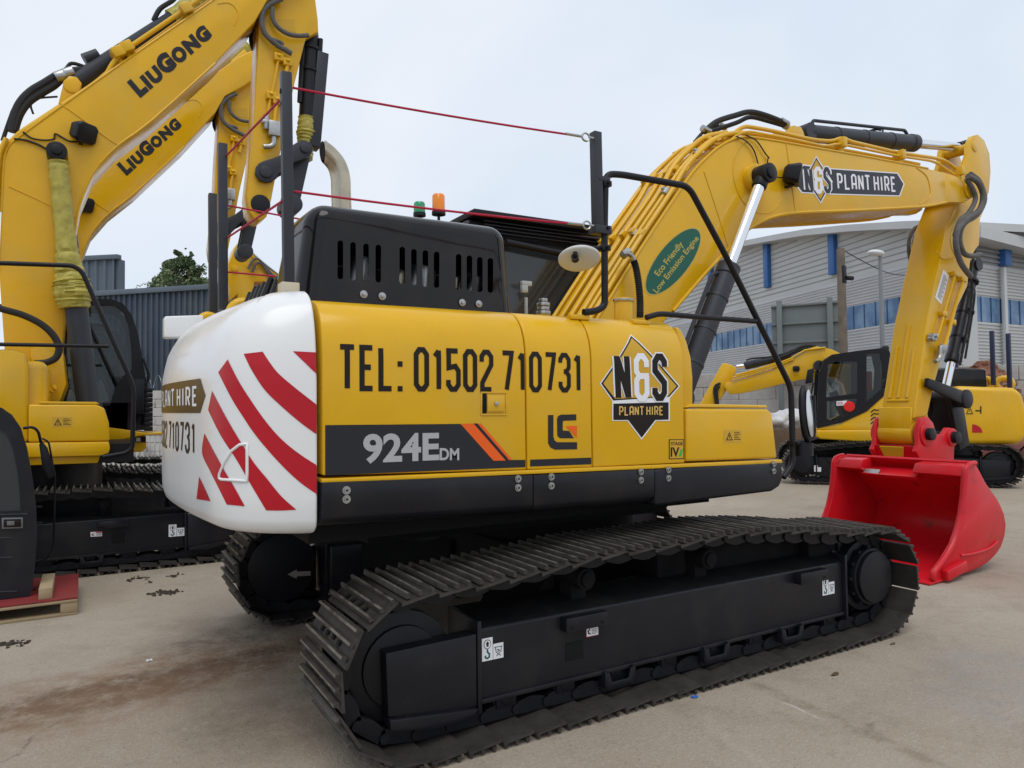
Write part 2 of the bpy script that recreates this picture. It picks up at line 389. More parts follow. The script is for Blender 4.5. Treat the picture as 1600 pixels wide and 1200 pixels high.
c6 = PZ(1560, 1060); col = mixc(mth('MULTIPLY', spot((c6.x, c6.y), 1.1, .5, .3, .7, 2.), .45), col, (.26, .26, .26))
def crack(a, c, w, col, tone, warp=.07, k=.8):
    A, B = PZ(*a), PZ(*c); dx, dy = B.x - A.x, B.y - A.y; L = math.hypot(dx, dy); nx, ny = -dy / L, dx / L
    s = mth('ADD', mth('MULTIPLY', mth('SUBTRACT', sep.outputs[0], A.x), nx), mth('MULTIPLY', mth('SUBTRACT', sep.outputs[1], A.y), ny))
    s = mth('ADD', s, mth('MULTIPLY', mth('SUBTRACT', gnoise(1.7, 6, .7), .5), warp * 2)); l = mth('ADD', mth('MULTIPLY', mth('SUBTRACT', sep.outputs[0], A.x), dx / L), mth('MULTIPLY', mth('SUBTRACT', sep.outputs[1], A.y), dy / L))
    m = mth('MULTIPLY', mrange(mth('ABSOLUTE', s, 0), w * .3, w, 1, 0), mth('MULTIPLY', mrange(l, -.05, .05), mrange(l, L - .05, L + .05, 1, 0)))
    m = mth('MULTIPLY', m, mrange(gnoise(9, 8, .75), .42, .56, .15, 1)); return mixc(mth('MULTIPLY', m, k), col, tone)
col = crack((1170, 1065), (1480, 1200), .075, col, (.225, .178, .124), .09, .6); col = crack((1225, 1098), (1275, 1122), .012, col, (.56, .53, .47), .05, .8); col = crack((1080, 1110), (1200, 1200), .05, col, (.45, .39, .31), .2, .35); col = crack((1440, 985), (1600, 1000), .02, col, (.24, .20, .16), .25, .5); col = crack((0, 1200), (90, 1125), .015, col, (.15, .115, .08), .12, .7)
LN(col, b.inputs['Base Color'])
bp_ = nd('ShaderNodeBump'); bp_.inputs['Strength'].default_value = .6; bp_.inputs['Distance'].default_value = .02
LN(mth('ADD', mth('MULTIPLY', fine, .5), mth('ADD', mth('MULTIPLY', grit, .25), mth('MULTIPLY', mid, .8))), bp_.inputs['Height']); LN(bp_.outputs[0], b.inputs['Normal'])
LN(mrange(big, .3, .7, .72, .92), b.inputs['Roughness'])
bm = nb(); g_ = 400
def ground_z(x): q = min(1, max(0, (x - 5.6) / 6.0)); return 0.0
gx = [-g_, 5.6] + [5.6 + .5 * i for i in range(1, 13)] + [g_]
ga_, gb_ = [bm.verts.new((x, -g_, ground_z(x))) for x in gx], [bm.verts.new((x, g_, ground_z(x))) for x in gx]
for i in range(len(gx) - 1): bm.faces.new((ga_[i], ga_[i + 1], gb_[i + 1], gb_[i]))
kind(obj('ground', bm, GM), 'structure')

# ------------------------------------------------------------------ warehouse
CLAD = mat('pale_cladding', (.50, .51, .50), .5, 0, .05, .6); CLAD2 = mat('grey_ribbed_cladding', (.47, .475, .485), .45, 0, .06, .5); LOUV = mat('dark_louvre', (.25, .255, .265), .5, 0, .06, .5); ROOF = mat('roof_metal', (.52, .53, .53), .45, 0, .05, .5)
BLU = mat('blue_trim', (.035, .13, .36), .4, 0, .05, 2); BPN = mat('blue_glazing', (.07, .15, .29), .25, 0, .2, 1.0, dirt=((.17, .27, .41), .45, .6), dsc=.7)
Cn = PD(1500, 607, 31); Cn.z = 0
dl_ = V((-.31, .951, 0)).normalized(); dl_ = V((math.sin(math.radians(-17.9 + 0)) * -1, math.cos(math.radians(17.9)), 0)).normalized()
nl = V((-dl_.y, dl_.x, 0)); nl = nl if nl.dot(CAM - Cn) > 0 else -nl
dr_ = V((1, -.02, 0)).normalized(); nr_ = V((-dr_.y, dr_.x, 0)); nr_ = nr_ if nr_.dot(CAM - Cn) > 0 else -nr_
wl = lambda a, b, off=0: PN(a, b, Cn + nl * off, nl)
wr = lambda a, b, off=0: PN(a, b, Cn + nr_ * off, nr_)
wh = thing('warehouse', Cn, 'grey ribbed warehouse with curved roof and blue glazing strips', 'building')
LL = 75
def zl(a, b): return wl(a, b).z
z_seam, z_wt, z_wb = zl(1420, 411.7), zl(1418, 461.7), zl(1416, 501.7)
roofpx = [(1490, 345), (1430, 347), (1350, 352), (1280, 359), (1230, 367.5), (1160, 381), (1095, 396), (1040, 412)]
rp = [wl(a, b) for a, b in roofpx]; s_of = lambda p: (p - Cn).dot(dl_)
RPF = [(s_of(p), p.z) for p in rp]
RPF = [(0, RPF[0][1] - .02)] + RPF + [(LL, RPF[-1][1] - 1.2)]
def zroof(s):
    for (a, u), (b2, w) in zip(RPF, RPF[1:]):
        if a <= s <= b2: return u + (w - u) * (s - a) / max(b2 - a, 1e-6)
    return RPF[-1][1]
def ribbed(name, d, n, z0, z1, pitch, dep, L, m, parent, topf=None, base=0, s0=0):
    """horizontal ribs as a real folded sheet"""
    bm = nb(); k = int((z1 - z0) / pitch); prof = []
    for i in range(k): z = z0 + i * pitch; prof += [(z, 0), (z + pitch * .42, 0), (z + pitch * .52, dep), (z + pitch * .9, dep)]
    prof.append((z1, 0)); A = [bm.verts.new(Cn + d * s0 + n * (o_ + base) + V((0, 0, z))) for z, o_ in prof]; B = [bm.verts.new(Cn + d * L + n * (o_ + base) + V((0, 0, z))) for z, o_ in prof]
    for i in range(len(A) - 1): bm.faces.new((A[i], B[i], B[i + 1], A[i + 1]))
    bmesh.ops.recalc_face_normals(bm, faces=bm.faces)
    for f_ in bm.faces:
        if f_.normal.dot(n) < 0: f_.normal_flip()
    return obj(name, bm, m, parent, 20)
bm = nb()                                                     # core and upper smooth panels, left face
N = 40; lo = [Cn + dl_ * (LL * i / N) for i in range(N + 1)]
poly(bm, [Cn + V((0, 0, 0)), Cn + dl_ * LL + V((0, 0, 0)), Cn + dl_ * LL + V((0, 0, zroof(LL)))] + [Cn + dl_ * (LL * i / N) + V((0, 0, zroof(LL * i / N) - .1)) for i in range(N - 1, -1, -1)], -nl * 1.0)
zr0 = wr(1533, 372, 0).z
poly(bm, [Cn + V((0, 0, 0)), Cn + dr_ * 40 + V((0, 0, 0)), Cn + dr_ * 40 + V((0, 0, zroof(0) - .1)), Cn + V((0, 0, zroof(0) - .1))], -nr_ * 1.0)
obj('wall', bm, CLAD, wh, 30)
bm = nb(); zz = z_seam + .30                                   # faint panel joints
while zz < 14:
    i0 = 0
    ss = [LL * i / 80 for i in range(81) if zroof(LL * i / 80) - .3 > zz]
    if len(ss) > 1: box(bm, Cn + dl_ * (ss[0] + ss[-1]) / 2 + V((0, 0, zz)) + nl * .012, (ss[-1] - ss[0], .03, .05), (dl_, nl, (0, 0, 1)))
    zz += .30
obj('panel_joint', bm, mat('joint_grey', (.30, .30, .30), .6), wh)
ribbed('ribbed_cladding', dl_, nl, z_wt, z_seam, .15, .045, LL, CLAD2, wh, base=.03); ribbed('ribbed_cladding', dl_, nl, 0, z_wb, .15, .045, LL, CLAD2, wh, base=.03)
z1r, z2r, z3r = wr(1530, 412).z, wr(1560, 467).z, wr(1560, 505).z
ribbed('ribbed_cladding', dr_, nr_, z1r, zroof(0) - .9, .22, .09, 40, LOUV, wh, base=.03); ribbed('ribbed_cladding', dr_, nr_, z2r, z1r, .15, .045, 40, CLAD, wh, base=.03); ribbed('ribbed_cladding', dr_, nr_, 0, z3r, .15, .045, 40, CLAD, wh, base=.03)
def glazing(d, n, z0, z1, L, parent):
    bm = nb(); poly(bm, [Cn + d * .0 + n * .02 + V((0, 0, z0)), Cn + d * L + n * .02 + V((0, 0, z0)), Cn + d * L + n * .02 + V((0, 0, z1)), Cn + n * .02 + V((0, 0, z1))], n * .03)
    s = .9
    while s < L: box(bm, Cn + d * s + n * .06 + V((0, 0, (z0 + z1) / 2)), (.035, .05, z1 - z0), (d, n, (0, 0, 1)), 1); s += .8
    obj('window', bm, [BPN, mat('blue_mullion', (.05, .10, .2), .5)], parent)
glazing(dl_, nl, z_wb, z_wt, LL, wh); glazing(dr_, nr_, z3r, z2r, 40, wh)
bm = nb()
for a, y0, y1 in ((1198, 374, 450), (1300.5, 356, 429.5), (1110, 395, 470), (1420, 345, 408)):
    p, q = wl(a, y0, .1), wl(a, y1, .1); 
    if a == 1420: continue
    o = None; bm = nb(); box(bm, V((p.x, p.y, (zroof(s_of(p)) - .2 + q.z) / 2)), (.5, .3, zroof(s_of(p)) - .2 - q.z), (dl_, nl, (0, 0, 1))); obj('blue_fin', bm, BLU, wh, 40, .02)
p, q = wr(1567, 382, .1), wr(1567, 416, .1); bm = nb(); box(bm, (p + q) / 2, (.55, .5, (p - q).length), (dr_, nr_, (0, 0, 1))); obj('blue_fin', bm, BLU, wh, 40, .02)
bm = nb()                                                      # curved roof with a fascia
A, B = [], []
for i in range(N + 1):
    s = LL * i / N; A.append(Cn + dl_ * s + nl * .9 + V((0, 0, zroof(s)))); 
pts = A + [p - V((0, 0, .34)) for p in A[::-1]]
poly(bm, pts, -nl * 30)
e0, e1 = wr(1533, 352, .9), wr(1600, 370, .9)
ra = V((Cn.x + .3, Cn.y, 0)) + nr_ * .9; zra = zroof(0) + .1
sl_ = (e1.z - e0.z) / (e1.x - e0.x)
poly(bm, [V((ra.x, ra.y, e0.z + sl_ * (ra.x - e0.x))), V((ra.x + 42, ra.y - .8, e0.z + sl_ * (ra.x + 42 - e0.x))), V((ra.x + 42, ra.y - .8, e0.z + sl_ * (ra.x + 42 - e0.x) - .5)), V((ra.x, ra.y, e0.z + sl_ * (ra.x - e0.x) - .5))], dl_ * 14)
obj('roof', bm, ROOF, wh, 20)
p, q = wr(1568, 418, .25), wr(1570, 572, .25); bm = nb(); box(bm, V((p.x, p.y, p.z / 2)), (.22, .16, p.z), (dr_, nr_, (0, 0, 1))); obj('downpipe', bm, ROOF, wh, 40, .02)

# ------------------------------------------------------------------ block walls
BLKM = bpy.data.materials.new('concrete_block_wall'); BLKM.use_nodes = True
t = BLKM.node_tree; b = t.nodes['Principled BSDF']; LN = t.links.new; b.inputs['Roughness'].default_value = .9
tc = nd('ShaderNodeTexCoord'); POS = tc.outputs['Object']; n1 = gnoise(.7, 6, .6); n2 = gnoise(6, 6, .6)
LN(mixc(mrange(n2, .4, .75, 0, .4), mixc(mrange(n1, .35, .65), (.36, .34, .31), (.46, .44, .41)), (.22, .20, .17)), b.inputs['Base Color'])
def block_wall(name, a, c, z1, label, bh=.45, bl=1.2, th=.6, mt=None):
    a, c = V(a), V(c); L = (c - a).length; d = (c - a).normalized(); n = V((-d.y, d.x, 0)); bm = nb(); z = 0; r = 0
    while z < z1 - a.z - .05:
        x = -(bl / 2 if r % 2 else 0)
        while x < L:
            u0, u1 = max(x, 0), min(x + bl, L)
            if u1 - u0 > .1: box(bm, a + d * (u0 + u1) / 2 + V((0, 0, z + bh / 2)) + n * random.uniform(-.012, .012), (u1 - u0 - .010, th, bh - .008), (d, n, (0, 0, 1)))
            x += bl
        z += bh; r += 1
    return tag(obj(name, bm, mt or BLKM, None, 40, .012, 1), label, 'wall')
w0 = PZ(1085, 684); w1 = PZ(1420, 690)
e = PD(1090, 588, 26.5); f_ = PD(1500, 588, 20.5)
block_wall('block_wall', (e.x - 3, e.y + 3.2, 0), (f_.x + 4, f_.y - 4.2, 0), e.z - .03, 'pale concrete block wall behind the small excavator')
# ------------------------------------------------------------------ hoarding, pole, lamp
ST = mat('sign_back_grey', (.16, .18, .18), .55, 0, .08, 1)
p0, p1 = PD(1205, 478, 23.5), PD(1313, 484, 22.5); d = V((p1.x - p0.x, p1.y - p0.y, 0)); L = d.length; d.normalize(); n = V((-d.y, d.x, 0)); n = n if n.dot(CAM - p0) > 0 else -n
hb = thing('hoarding', (p0.x, p0.y, 0), 'grey steel back of a sign board on two posts before the warehouse', 'sign board')
zt_ = p0.z; bm = nb(); box(bm, V((p0.x, p0.y, 0)) + d * L / 2 + V((0, 0, zt_ - 1.2)), (L, .05, 2.4), (d, n, (0, 0, 1))); obj('board', bm, ST, hb, 40, .01)
bm = nb()
for k in (.0, 1.2, 2.36): pass
for k in (.04, .62, 1.22, 1.8): box(bm, V((p0.x, p0.y, zt_ - k)) + d * L / 2 + n * .06, (L, .07, .07), (d, n, (0, 0, 1)))
obj('board_rail', bm, ST, hb, 40, .01)
for k in (.13, .86): bm = nb(); box(bm, V((p0.x, p0.y, (zt_ + .12) / 2)) + d * L * k + n * .12, (.16, .12, zt_ + .12), (d, n, (0, 0, 1))); obj('post', bm, ST, hb, 40, .01)
WOOD = mat('weathered_timber', (.17, .14, .11), .8, 0, .25, 3, .3, 20)
t0_, g0 = PD(1313.5, 389, 21), PD(1318, 600, 21); bm = nb(); base_ = V((t0_.x, t0_.y, 0)); tube(bm, [base_, V((t0_.x, t0_.y, t0_.z))], [.14, .11], 14)
up_ = thing('utility_pole', base_, 'weathered wooden utility pole standing behind the sign board', 'pole'); obj('pole', bm, WOOD, up_)
bm = nb(); box(bm, t0_ + V((0, -.05, -.75)), (.16, .14, .5)); cyl(bm, t0_ + V((.05, -.1, -.85)), t0_ + V((.3, -.15, -.85)), .07, None, 8); obj('bracket', bm, BLK, up_, 40, .01)
bm = nb(); w1_ = PD(1440, 428, 33); tube(bm, smooth_path([t0_ + V((0, 0, 0)), t0_.lerp(w1_, .5) + V((0, 0, -.35)), w1_], 8), .018, 5); w2_ = PD(1205, 520, 30); obj('wire', bm, BLK, up_)
t1_ = PD(1375, 399, 25); bm = nb(); tube(bm, [V((t1_.x, t1_.y, 0)), V((t1_.x, t1_.y, 3)), V((t1_.x, t1_.y, t1_.z))], [.11, .085, .06], 12)
lp_ = thing('street_lamp', (t1_.x, t1_.y, 0), 'grey street lamp with oval white head before the warehouse', 'street lamp'); obj('pole', bm, mat('galvanised', (.25, .26, .27), .5, .3), lp_)
bm = nb(); bmesh.ops.create_uvsphere(bm, u_segments=20, v_segments=10, radius=1); 
R3 = Matrix.LocRotScale(t1_ + V((-.22, .0, .06)), None, V((.40, .19, .11)))
bmesh.ops.transform(bm, matrix=R3, verts=bm.verts); obj('lamp_head', bm, mat('lamp_white', (.7, .7, .7), .4), lp_, 60)

# ------------------------------------------------------------------ dark corrugated sheds, white wall, railing, tree (left)
NAVY = mat('navy_sheet', (.060, .082, .112), .5, 0, .2, .5, dirt=((.095, .11, .13), .45, .75), dsc=.9)
GSH = mat('grey_blue_sheet', (.115, .145, .175), .5, 0, .1, .6)
def shed(name, a, c, z0, z1, label, m, pitch=.30, dep=.3):
    a, c = V((a.x, a.y, 0)), V((c.x, c.y, 0)); L = (c - a).length; d = (c - a).normalized(); n = V((-d.y, d.x, 0)); n = n if n.dot(CAM - a) > 0 else -n
    r = thing(name, a, label, 'building'); bm = nb(); k = int(L / pitch); pr = []
    for i in range(k): s = i * pitch; pr += [(s, .03), (s + pitch * .55, .03), (s + pitch * .65, .09), (s + pitch * .9, .09)]
    A = [bm.verts.new(a + d * s + n * o_ + V((0, 0, z0))) for s, o_ in pr]; B = [bm.verts.new(a + d * s + n * o_ + V((0, 0, z1))) for s, o_ in pr]
    for i in range(len(A) - 1): bm.faces.new((A[i], A[i + 1], B[i + 1], B[i]))
    obj('corrugated_sheet', bm, m, r, 20)
    bm = nb(); poly(bm, [a, c, c + V((0, 0, z1 - .02)), a + V((0, 0, z1 - .02))], -n * dep); obj('wall', bm, m, r)
    bm = nb(); box(bm, (a + c) / 2 + n * .05 + V((0, 0, z1 + .04)), (L + .1, .22, .16), (d, n, (0, 0, 1))); obj('coping', bm, GSH, r, 40, .01)
    return r
a_, c_ = PD(60, 404, 25.5), PD(186, 410, 25); shed('shed', a_, c_, 2.0, (a_.z + c_.z) / 2, 'tall grey blue corrugated shed beside the lower navy one', GSH, .34)
a_, c_ = PD(150, 449, 23), PD(470, 466, 21.2); zz_ = PD(250, 455, 22.3).z; shed('shed', a_, c_, 1.9, zz_, 'long navy corrugated shed under the green tree', NAVY, .20)
WWM = mat('whitewashed_block', (.50, .49, .46), .85, 0, .1, 2, dirt=((.30, .28, .25), .55, .75), dsc=2.5)
a_, c_ = PD(60, 600, 21.5), PD(470, 600, 20.6); block_wall('boundary_wall', (a_.x, a_.y, 0), (c_.x, c_.y, 0), 2.25, 'whitewashed block wall below the navy shed', .25, .5, .22, WWM)
# razor wire along the wall top
bm = nb(); pts = []
for i in range(int(160)):
    s = i / 160; c = V(a_).lerp(V(c_), s * .95); t_ = i * .9; pts.append(V((c.x, c.y, 2.5)) + V((.0, math.cos(t_) * .20, math.sin(t_) * .20)))
tube(bm, smooth_path(pts, 3), .010, 4); tag(obj('razor_wire', bm, STL), 'coil of razor wire along the whitewashed wall top', 'wire')
# crowd-control barrier
ba, bc = PD(150, 700, 17), PD(330, 700, 16.4); ba.z = bc.z = 0; d = (bc - ba).normalized(); bm = nb(); L = (bc - ba).length
for z in (.22, 1.12): tube(bm, [ba + V((0, 0, z)), bc + V((0, 0, z))], .02, 8)
i = 0
while i * .13 < L: tube(bm, [ba + d * i * .13 + V((0, 0, .2 if i % 17 else 0)), ba + d * i * .13 + V((0, 0, 1.12))], .012, 6); i += 1
tag(obj('barrier', bm, mat('galvanised_bar', (.35, .36, .37), .45, .4)), 'galvanised crowd barrier standing before the whitewashed wall', 'barrier')
# tree
LEAF = mat('leaf', (.10, .145, .065), .6, 0, .35, 1.2); BARK = mat('bark', (.10, .08, .06), .85, 0, .2, 4)
tb = PD(285, 470, 34); tb.z = 0; tr_ = thing('tree', tb, 'leafy green tree rising behind the navy shed', 'tree')
bm = nb(); tube(bm, smooth_path([tb, tb + V((.1, 0, 2.5)), tb + V((-.05, 0, 5.2)), tb + V((.1, 0, 8.0))], 4), [.32 - .27 * i / 12 for i in range(13)], 10)
tz = PD(285, 384, 34).z; hz_ = PD(285, 470, 34).z
for i in range(9):
    a = i * 2.4; h = 3.6 + i * .5; s = V((tb.x, tb.y, h)); e = s + V((math.cos(a) * (1.8 - .1 * i), math.sin(a) * (1.8 - .1 * i), 1.0)); tube(bm, smooth_path([s, s.lerp(e, .5) + V((0, 0, .1)), e], 3), [.09, .08, .07, .06, .05, .04, .03], 6)
obj('trunk', bm, BARK, tr_)
bm = nb(); rnd = random.Random(11)
def outline(z):                                                # half width of the crown at height z
    g = tz - z; return min(1.75, .22 + .72 * g)
from mathutils import noise as MN
cnt = 0
while cnt < 21000:
    z = tz - 4.6 * rnd.random() ** 1.25; R_ = outline(z) * (1 + .35 * MN.noise(V((z * 1.3, 3.1, 0)))); a = rnd.uniform(0, 6.283); r = R_ * math.sqrt(rnd.random())
    p = V((tb.x + r * math.cos(a), tb.y + r * math.sin(a), z))
    p += V((MN.noise(p * .9), MN.noise(p * .9 + V((7, 0, 0))), MN.noise(p * .9 + V((0, 9, 0))) * .6)) * .55
    if MN.noise(p * 1.5) + .55 * MN.noise(p * 3.6) < -.06 + .22 * (r / max(R_, .1)) ** 3: continue
    cnt += 1
    n = V((rnd.gauss(0, .8), rnd.gauss(0, .8), rnd.gauss(.3, .8))).normalized(); q1 = n.orthogonal().normalized(); q1.rotate(Matrix.Rotation(rnd.uniform(0, 6.28), 3, n)); q2 = n.cross(q1); s = rnd.uniform(.03, .06)
    f_ = bm.faces.new([bm.verts.new(p + q1 * s * 1.5), bm.verts.new(p + q2 * s * .75), bm.verts.new(p - q1 * s * 1.5), bm.verts.new(p - q2 * s * .75)])
    f_.material_index = 0 if MN.noise(p * 2.2) + rnd.uniform(-.3, .3) < .1 else 1
obj('crown', bm, [LEAF, mat('pale_leaf', (.20, .25, .125), .55, 0, .3, 1.5)], tr_, 180)
# ================================================================== crawler undercarriage
def track_unit(root, yc, side, xr, xf, zc=.455, R=.40, bottom_z=.036, detail=True, n_roll=8, rot=None, name='crawler_track', stick=True, sag=.035, hub_front=True):
    """one crawler: belt of shoes, side frame, rollers, hubs. side=-1: the frame's outer face looks to -y. rot(p) places local points"""
    rot = rot or (lambda p: p)
    # ---- path of the shoe's inner face
    zlow = .042; Rr, Rf = .380, .357; zr, zf = zlow + Rr, zlow + Rf
    cxr, cxf = xr, xf; path = []
    N = 26
    for i in range(N + 1):                                     # front half circle, bottom to top
        a = -math.pi / 2 + math.pi * i / N; path.append((cxf + Rf * math.cos(a), zf + Rf * math.sin(a)))
    # the upper run is carried over two rollers and hangs a little between them
    ctl = [(cxf, zf + Rf), (xr + 3.20, .772), (xr + 2.93, .812), (xr + 2.62, .846), (xr + 2.37, .866), (xr + 2.04, .884), (xr + 1.75, .872), (xr + 1.42, .864), (xr + 1.09, .866), (xr + .80, .838), (xr + .50, .816), (xr + .25, .803), (cxr, zr + Rr)]
    up = smooth_path([V((a, 0, b)) for a, b in ctl], 4)
    path += [(p.x, p.z) for p in up[1:-1]]
    for i in range(N + 1):
        a = math.pi / 2 + math.pi * i / N; path.append((cxr + Rr * math.cos(a), zr + Rr * math.sin(a)))
    M = 40
    for i in range(1, M): path.append((cxr + (cxf - cxr) * i / M, zlow))
    seg = []; tot = 0
    for i in range(len(path)):
        a, b = path[i], path[(i + 1) % len(path)]; l = math.hypot(b[0] - a[0], b[1] - a[1]); seg.append((tot, l, a, b)); tot += l
    n = round(tot / .19); pitch = tot / n
    def at(s):
        s %= tot
        for t0, l, a, b in seg:
            if t0 <= s <= t0 + l: f = (s - t0) / l; return V((a[0] + (b[0] - a[0]) * f, 0, a[1] + (b[1] - a[1]) * f))
        return V((path[0][0], 0, path[0][1]))
    bm = nb(); hw = .3
    for i in range(n):
        s0 = (i + .35) * pitch; A = at(s0); B = at(s0 + pitch); d = (B - A).normalized(); nrm = V((d.z, 0, -d.x)); c = (A + B) / 2
        Y = V((0, 1, 0)); P0 = c + V((0, yc, 0)); L = pitch
        # plate with a lipped leading edge
        prof = [(-.5 * L + .009, .006), (.5 * L - .005, -.016), (.5 * L - .005, .0), (-.5 * L + .009, .016)]
        poly(bm, [rot(P0 - Y * hw + d * u + nrm * w) for u, w in prof], rot(Y * 2 * hw) - rot(V((0, 0, 0))), 0)
        for u, h in ((-.37 * L, .025), (-.04 * L, .022), (.29 * L, .025)):
            q = [(u - .011, .012), (u + .011, .012), (u + .006, .012 + h), (u - .006, .012 + h)]
            e = .004 if detail else 0
            fs = poly(bm, [rot(P0 - Y * (hw - e) + d * a + nrm * b) for a, b in q], rot(Y * 2 * (hw - e)) - rot(V((0, 0, 0))), 0); fs[4].material_index = 1; fs[3].material_index = fs[5].material_index = 4
        if detail:
            # chain links inside, bolt pockets and the mud slots outside
            for yo in (-.085, .085):
                lk = [(-.5 * L, -.02), (.5 * L, -.02), (.44 * L, -.085), (.1 * L, -.10), (-.1 * L, -.10), (-.44 * L, -.085)]
                poly(bm, [rot(P0 + Y * (yo - .022) + d * a + nrm * b) for a, b in lk], rot(Y * .044) - rot(V((0, 0, 0))), 2)
            cyl(bm, rot(P0 - Y * .12 + d * .5 * L - nrm * .055), rot(P0 + Y * .12 + d * .5 * L - nrm * .055), .026, None, 8, 2)
            for yo in (-.13, -.04, .05, .135):
                box(bm, rot(P0 + Y * yo + d * (.12 * L if (yo * 100) % 2 else .09 * L) + nrm * .0142), (.022, .032, .004), (rot(d) - rot(V((0, 0, 0))), rot(Y) - rot(V((0, 0, 0))), rot(nrm) - rot(V((0, 0, 0)))), 3)
    tr = obj(name, bm, [TRK, GRS, BLK, INT, GRM], root, ang=30)
    return tr
def D0(v, rot): return rot(V(v)) - rot(V((0, 0, 0)))

def side_frame(root_part, yc, side, xa, xb, z0, z1, yf, rot=None, cover=True):
    """box girder of the crawler with its rollers, hubs and guards; xa..xb = girder, yf = outer face"""

# ================================================================== the main excavator
main = thing('excavator', (.5, 0, 0), 'yellow excavator with a red bucket and red striped white counterweight in the middle', 'excavator', 'yellow excavators in the yard')
SIDE = -1.40
PROF = [(1.0, 0), (1.93, 0), (1.99, .004), (2.05, .016), (2.11, .040), (2.155, .075), (2.185, .115), (2.205, .17), (2.215, .25)]
def side_in(z):
    for (a, u), (b, w) in zip(PROF, PROF[1:]):
        if z <= b: return u + (w - u) * max(0, (z - a)) / (b - a)
    return PROF[-1][1]
def on_side(bl, br, tl):
    a, b, c = PY(*bl, SIDE), PY(*br, SIDE), PY(*tl, SIDE)
    def fn(u, v, h):
        x = a.x + (b.x - a.x) * u + (c.x - a.x) * v; z = a.z + (b.z - a.z) * u + (c.z - a.z) * v
        return V((x, SIDE + side_in(z) - h, z + h * .3 * (z > 2)))
    return fn
ZCUT = [1.93, 1.96, 1.99, 2.02, 2.05, 2.08, 2.11]
def side_px(l):          # photo points on the side sheet -> x, z
    return [(PY(a, b, SIDE).x, PY(a, b, SIDE).z) for a, b in l]
def side_xz(u, v, h): return V((u, SIDE + side_in(v) - h, v))
def lay_px(bm, l, m, z): 
    s = cuts(poly2d(side_px(l), z), 0, 40, (0, 1), (1.2, 2.2)); lay(bm, s, side_xz, m)
# ---- doors: sheets with rounded top, 6 mm gaps between them
def door(name, pa, pb, pbot, parent, top=True):
    xa, xb = pa, pb; za, zb = pbot
    bm = nb(); pr = [(z, i) for z, i in PROF if z > max(za, zb) + .05]
    rows = []
    for x, zl in ((xa, za), (xb, zb)):
        pts = [V((x, SIDE, zl))] + [V((x, SIDE + i, z)) for z, i in pr] + [V((x, SIDE + .45, pr[-1][0] + .008)), V((x, SIDE + .45, zl))]
        rows.append(pts)
    poly2 = rows[0]; n = len(poly2)
    A = [bm.verts.new(p) for p in rows[0]]; B = [bm.verts.new(p) for p in rows[1]]
    fs = [bm.faces.new(A[::-1]), bm.faces.new(B)]
    for i in range(n): fs.append(bm.faces.new((A[i], A[(i + 1) % n], B[(i + 1) % n], B[i])))
    bmesh.ops.recalc_face_normals(bm, faces=fs)
    es = [e for e in bm.edges if e.calc_face_angle(0) > .9]
    bmesh.ops.bevel(bm, geom=es, offset=.009, segments=3, profile=.5, affect='EDGES')
    return obj(name, bm, YEL, parent, 40)
xs = lambda px, py=735: PY(px, py, SIDE).x
zb_ = lambda px, py: PY(px, py, SIDE).z
x0, x1, x2, x3 = xs(503, 744), xs(823.5, 733), xs(926.5, 729), xs(1071, 722)
g = .004
d1 = door('engine_door', x0 + g, x1 - g, (zb_(505, 743), zb_(823, 734)), main)
d2 = door('service_door', x1 + g, x2 - g, (zb_(823, 734), zb_(926, 730)), main)
d3 = door('side_panel', x2 + g, x3 - g, (zb_(926, 730), zb_(1071, 723)), main)
# curved nose of the side panel behind the step box
bm = nb()
nz = [(1052, 509), (1063, 513), (1072, 528), (1080, 555), (1084, 590), (1084, 634), (1072, 636)]
bx = [V((x3 + .004, SIDE + .02, zb_(1071, 723)))] + [V((x3 + .004, SIDE + side_in(z), z)) for z in (1.9, 2.05, 2.15)]
pn = [PY(a, b, SIDE + .05) for a, b in ((1071, 640), (1084, 634), (1084, 590), (1081, 558), (1074, 532), (1066, 516), (1058, 511))]
pn = [V((x3 + .003, SIDE + .05, 1.62))] + [V((max(p.x, x3 + .003), SIDE + .05, p.z)) for p in pn[1:-1]] + [V((x3 + .003, SIDE + .05, 2.175))]
poly(bm, pn, (0, .5, 0)); obj('nose_panel', bm, YEL, main, 40, .02, 3)
# core so that nothing is hollow behind the gaps
bm = nb(); box(bm, ((x0 + x3) / 2, 0, 1.68), (x3 - x0 - .03, 2 * 1.22, .80)); box(bm, (-.35, -.1, 1.09), (2.72, 2.1, .16)); box(bm, (-.2, 0, .97), (2.2, 1.7, .10)); box(bm, ((x0 + x3) / 2, .05, 1.20), (2.4, 2.3, .16))  # lower boxes: black trays added to darken the underside
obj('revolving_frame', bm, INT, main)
# top deck
bm = nb(); box(bm, ((x0 + x3) / 2, .2, 2.19), (x3 - x0 - .03, 2.2, .03)); obj('deck', bm, YEL, main, bv=.004)
# door handle
bm = nb(); f = fit_px(SIDE, (753, 647), (790, 647), (753, 614), 1)
def fbox(bm, f, u0, u1, v0, v1, h0, h1, m=0):
    poly(bm, [f(u0, v0, h0), f(u1, v0, h0), f(u1, v1, h0), f(u0, v1, h0)], f(0, 0, h1) - f(0, 0, h0), m)
fbox(bm, f, -.06, 1.06, -.06, .0, .0, .005); fbox(bm, f, -.06, 1.06, 1, 1.06, 0, .005); fbox(bm, f, -.06, 0, 0, 1, 0, .004); fbox(bm, f, 1, 1.06, 0, 1, 0, .004)
fbox(bm, f, .0, .2, .02, .98, .0005, .002, 1); fbox(bm, f, .2, .92, .12, .9, .0005, .010)
cyl(bm, f(.56, .5, .01), f(.56, .5, .018), .012, None, 14, 2)
obj('handle', bm, [YEL, INT, STL], d1, bv=.0012)
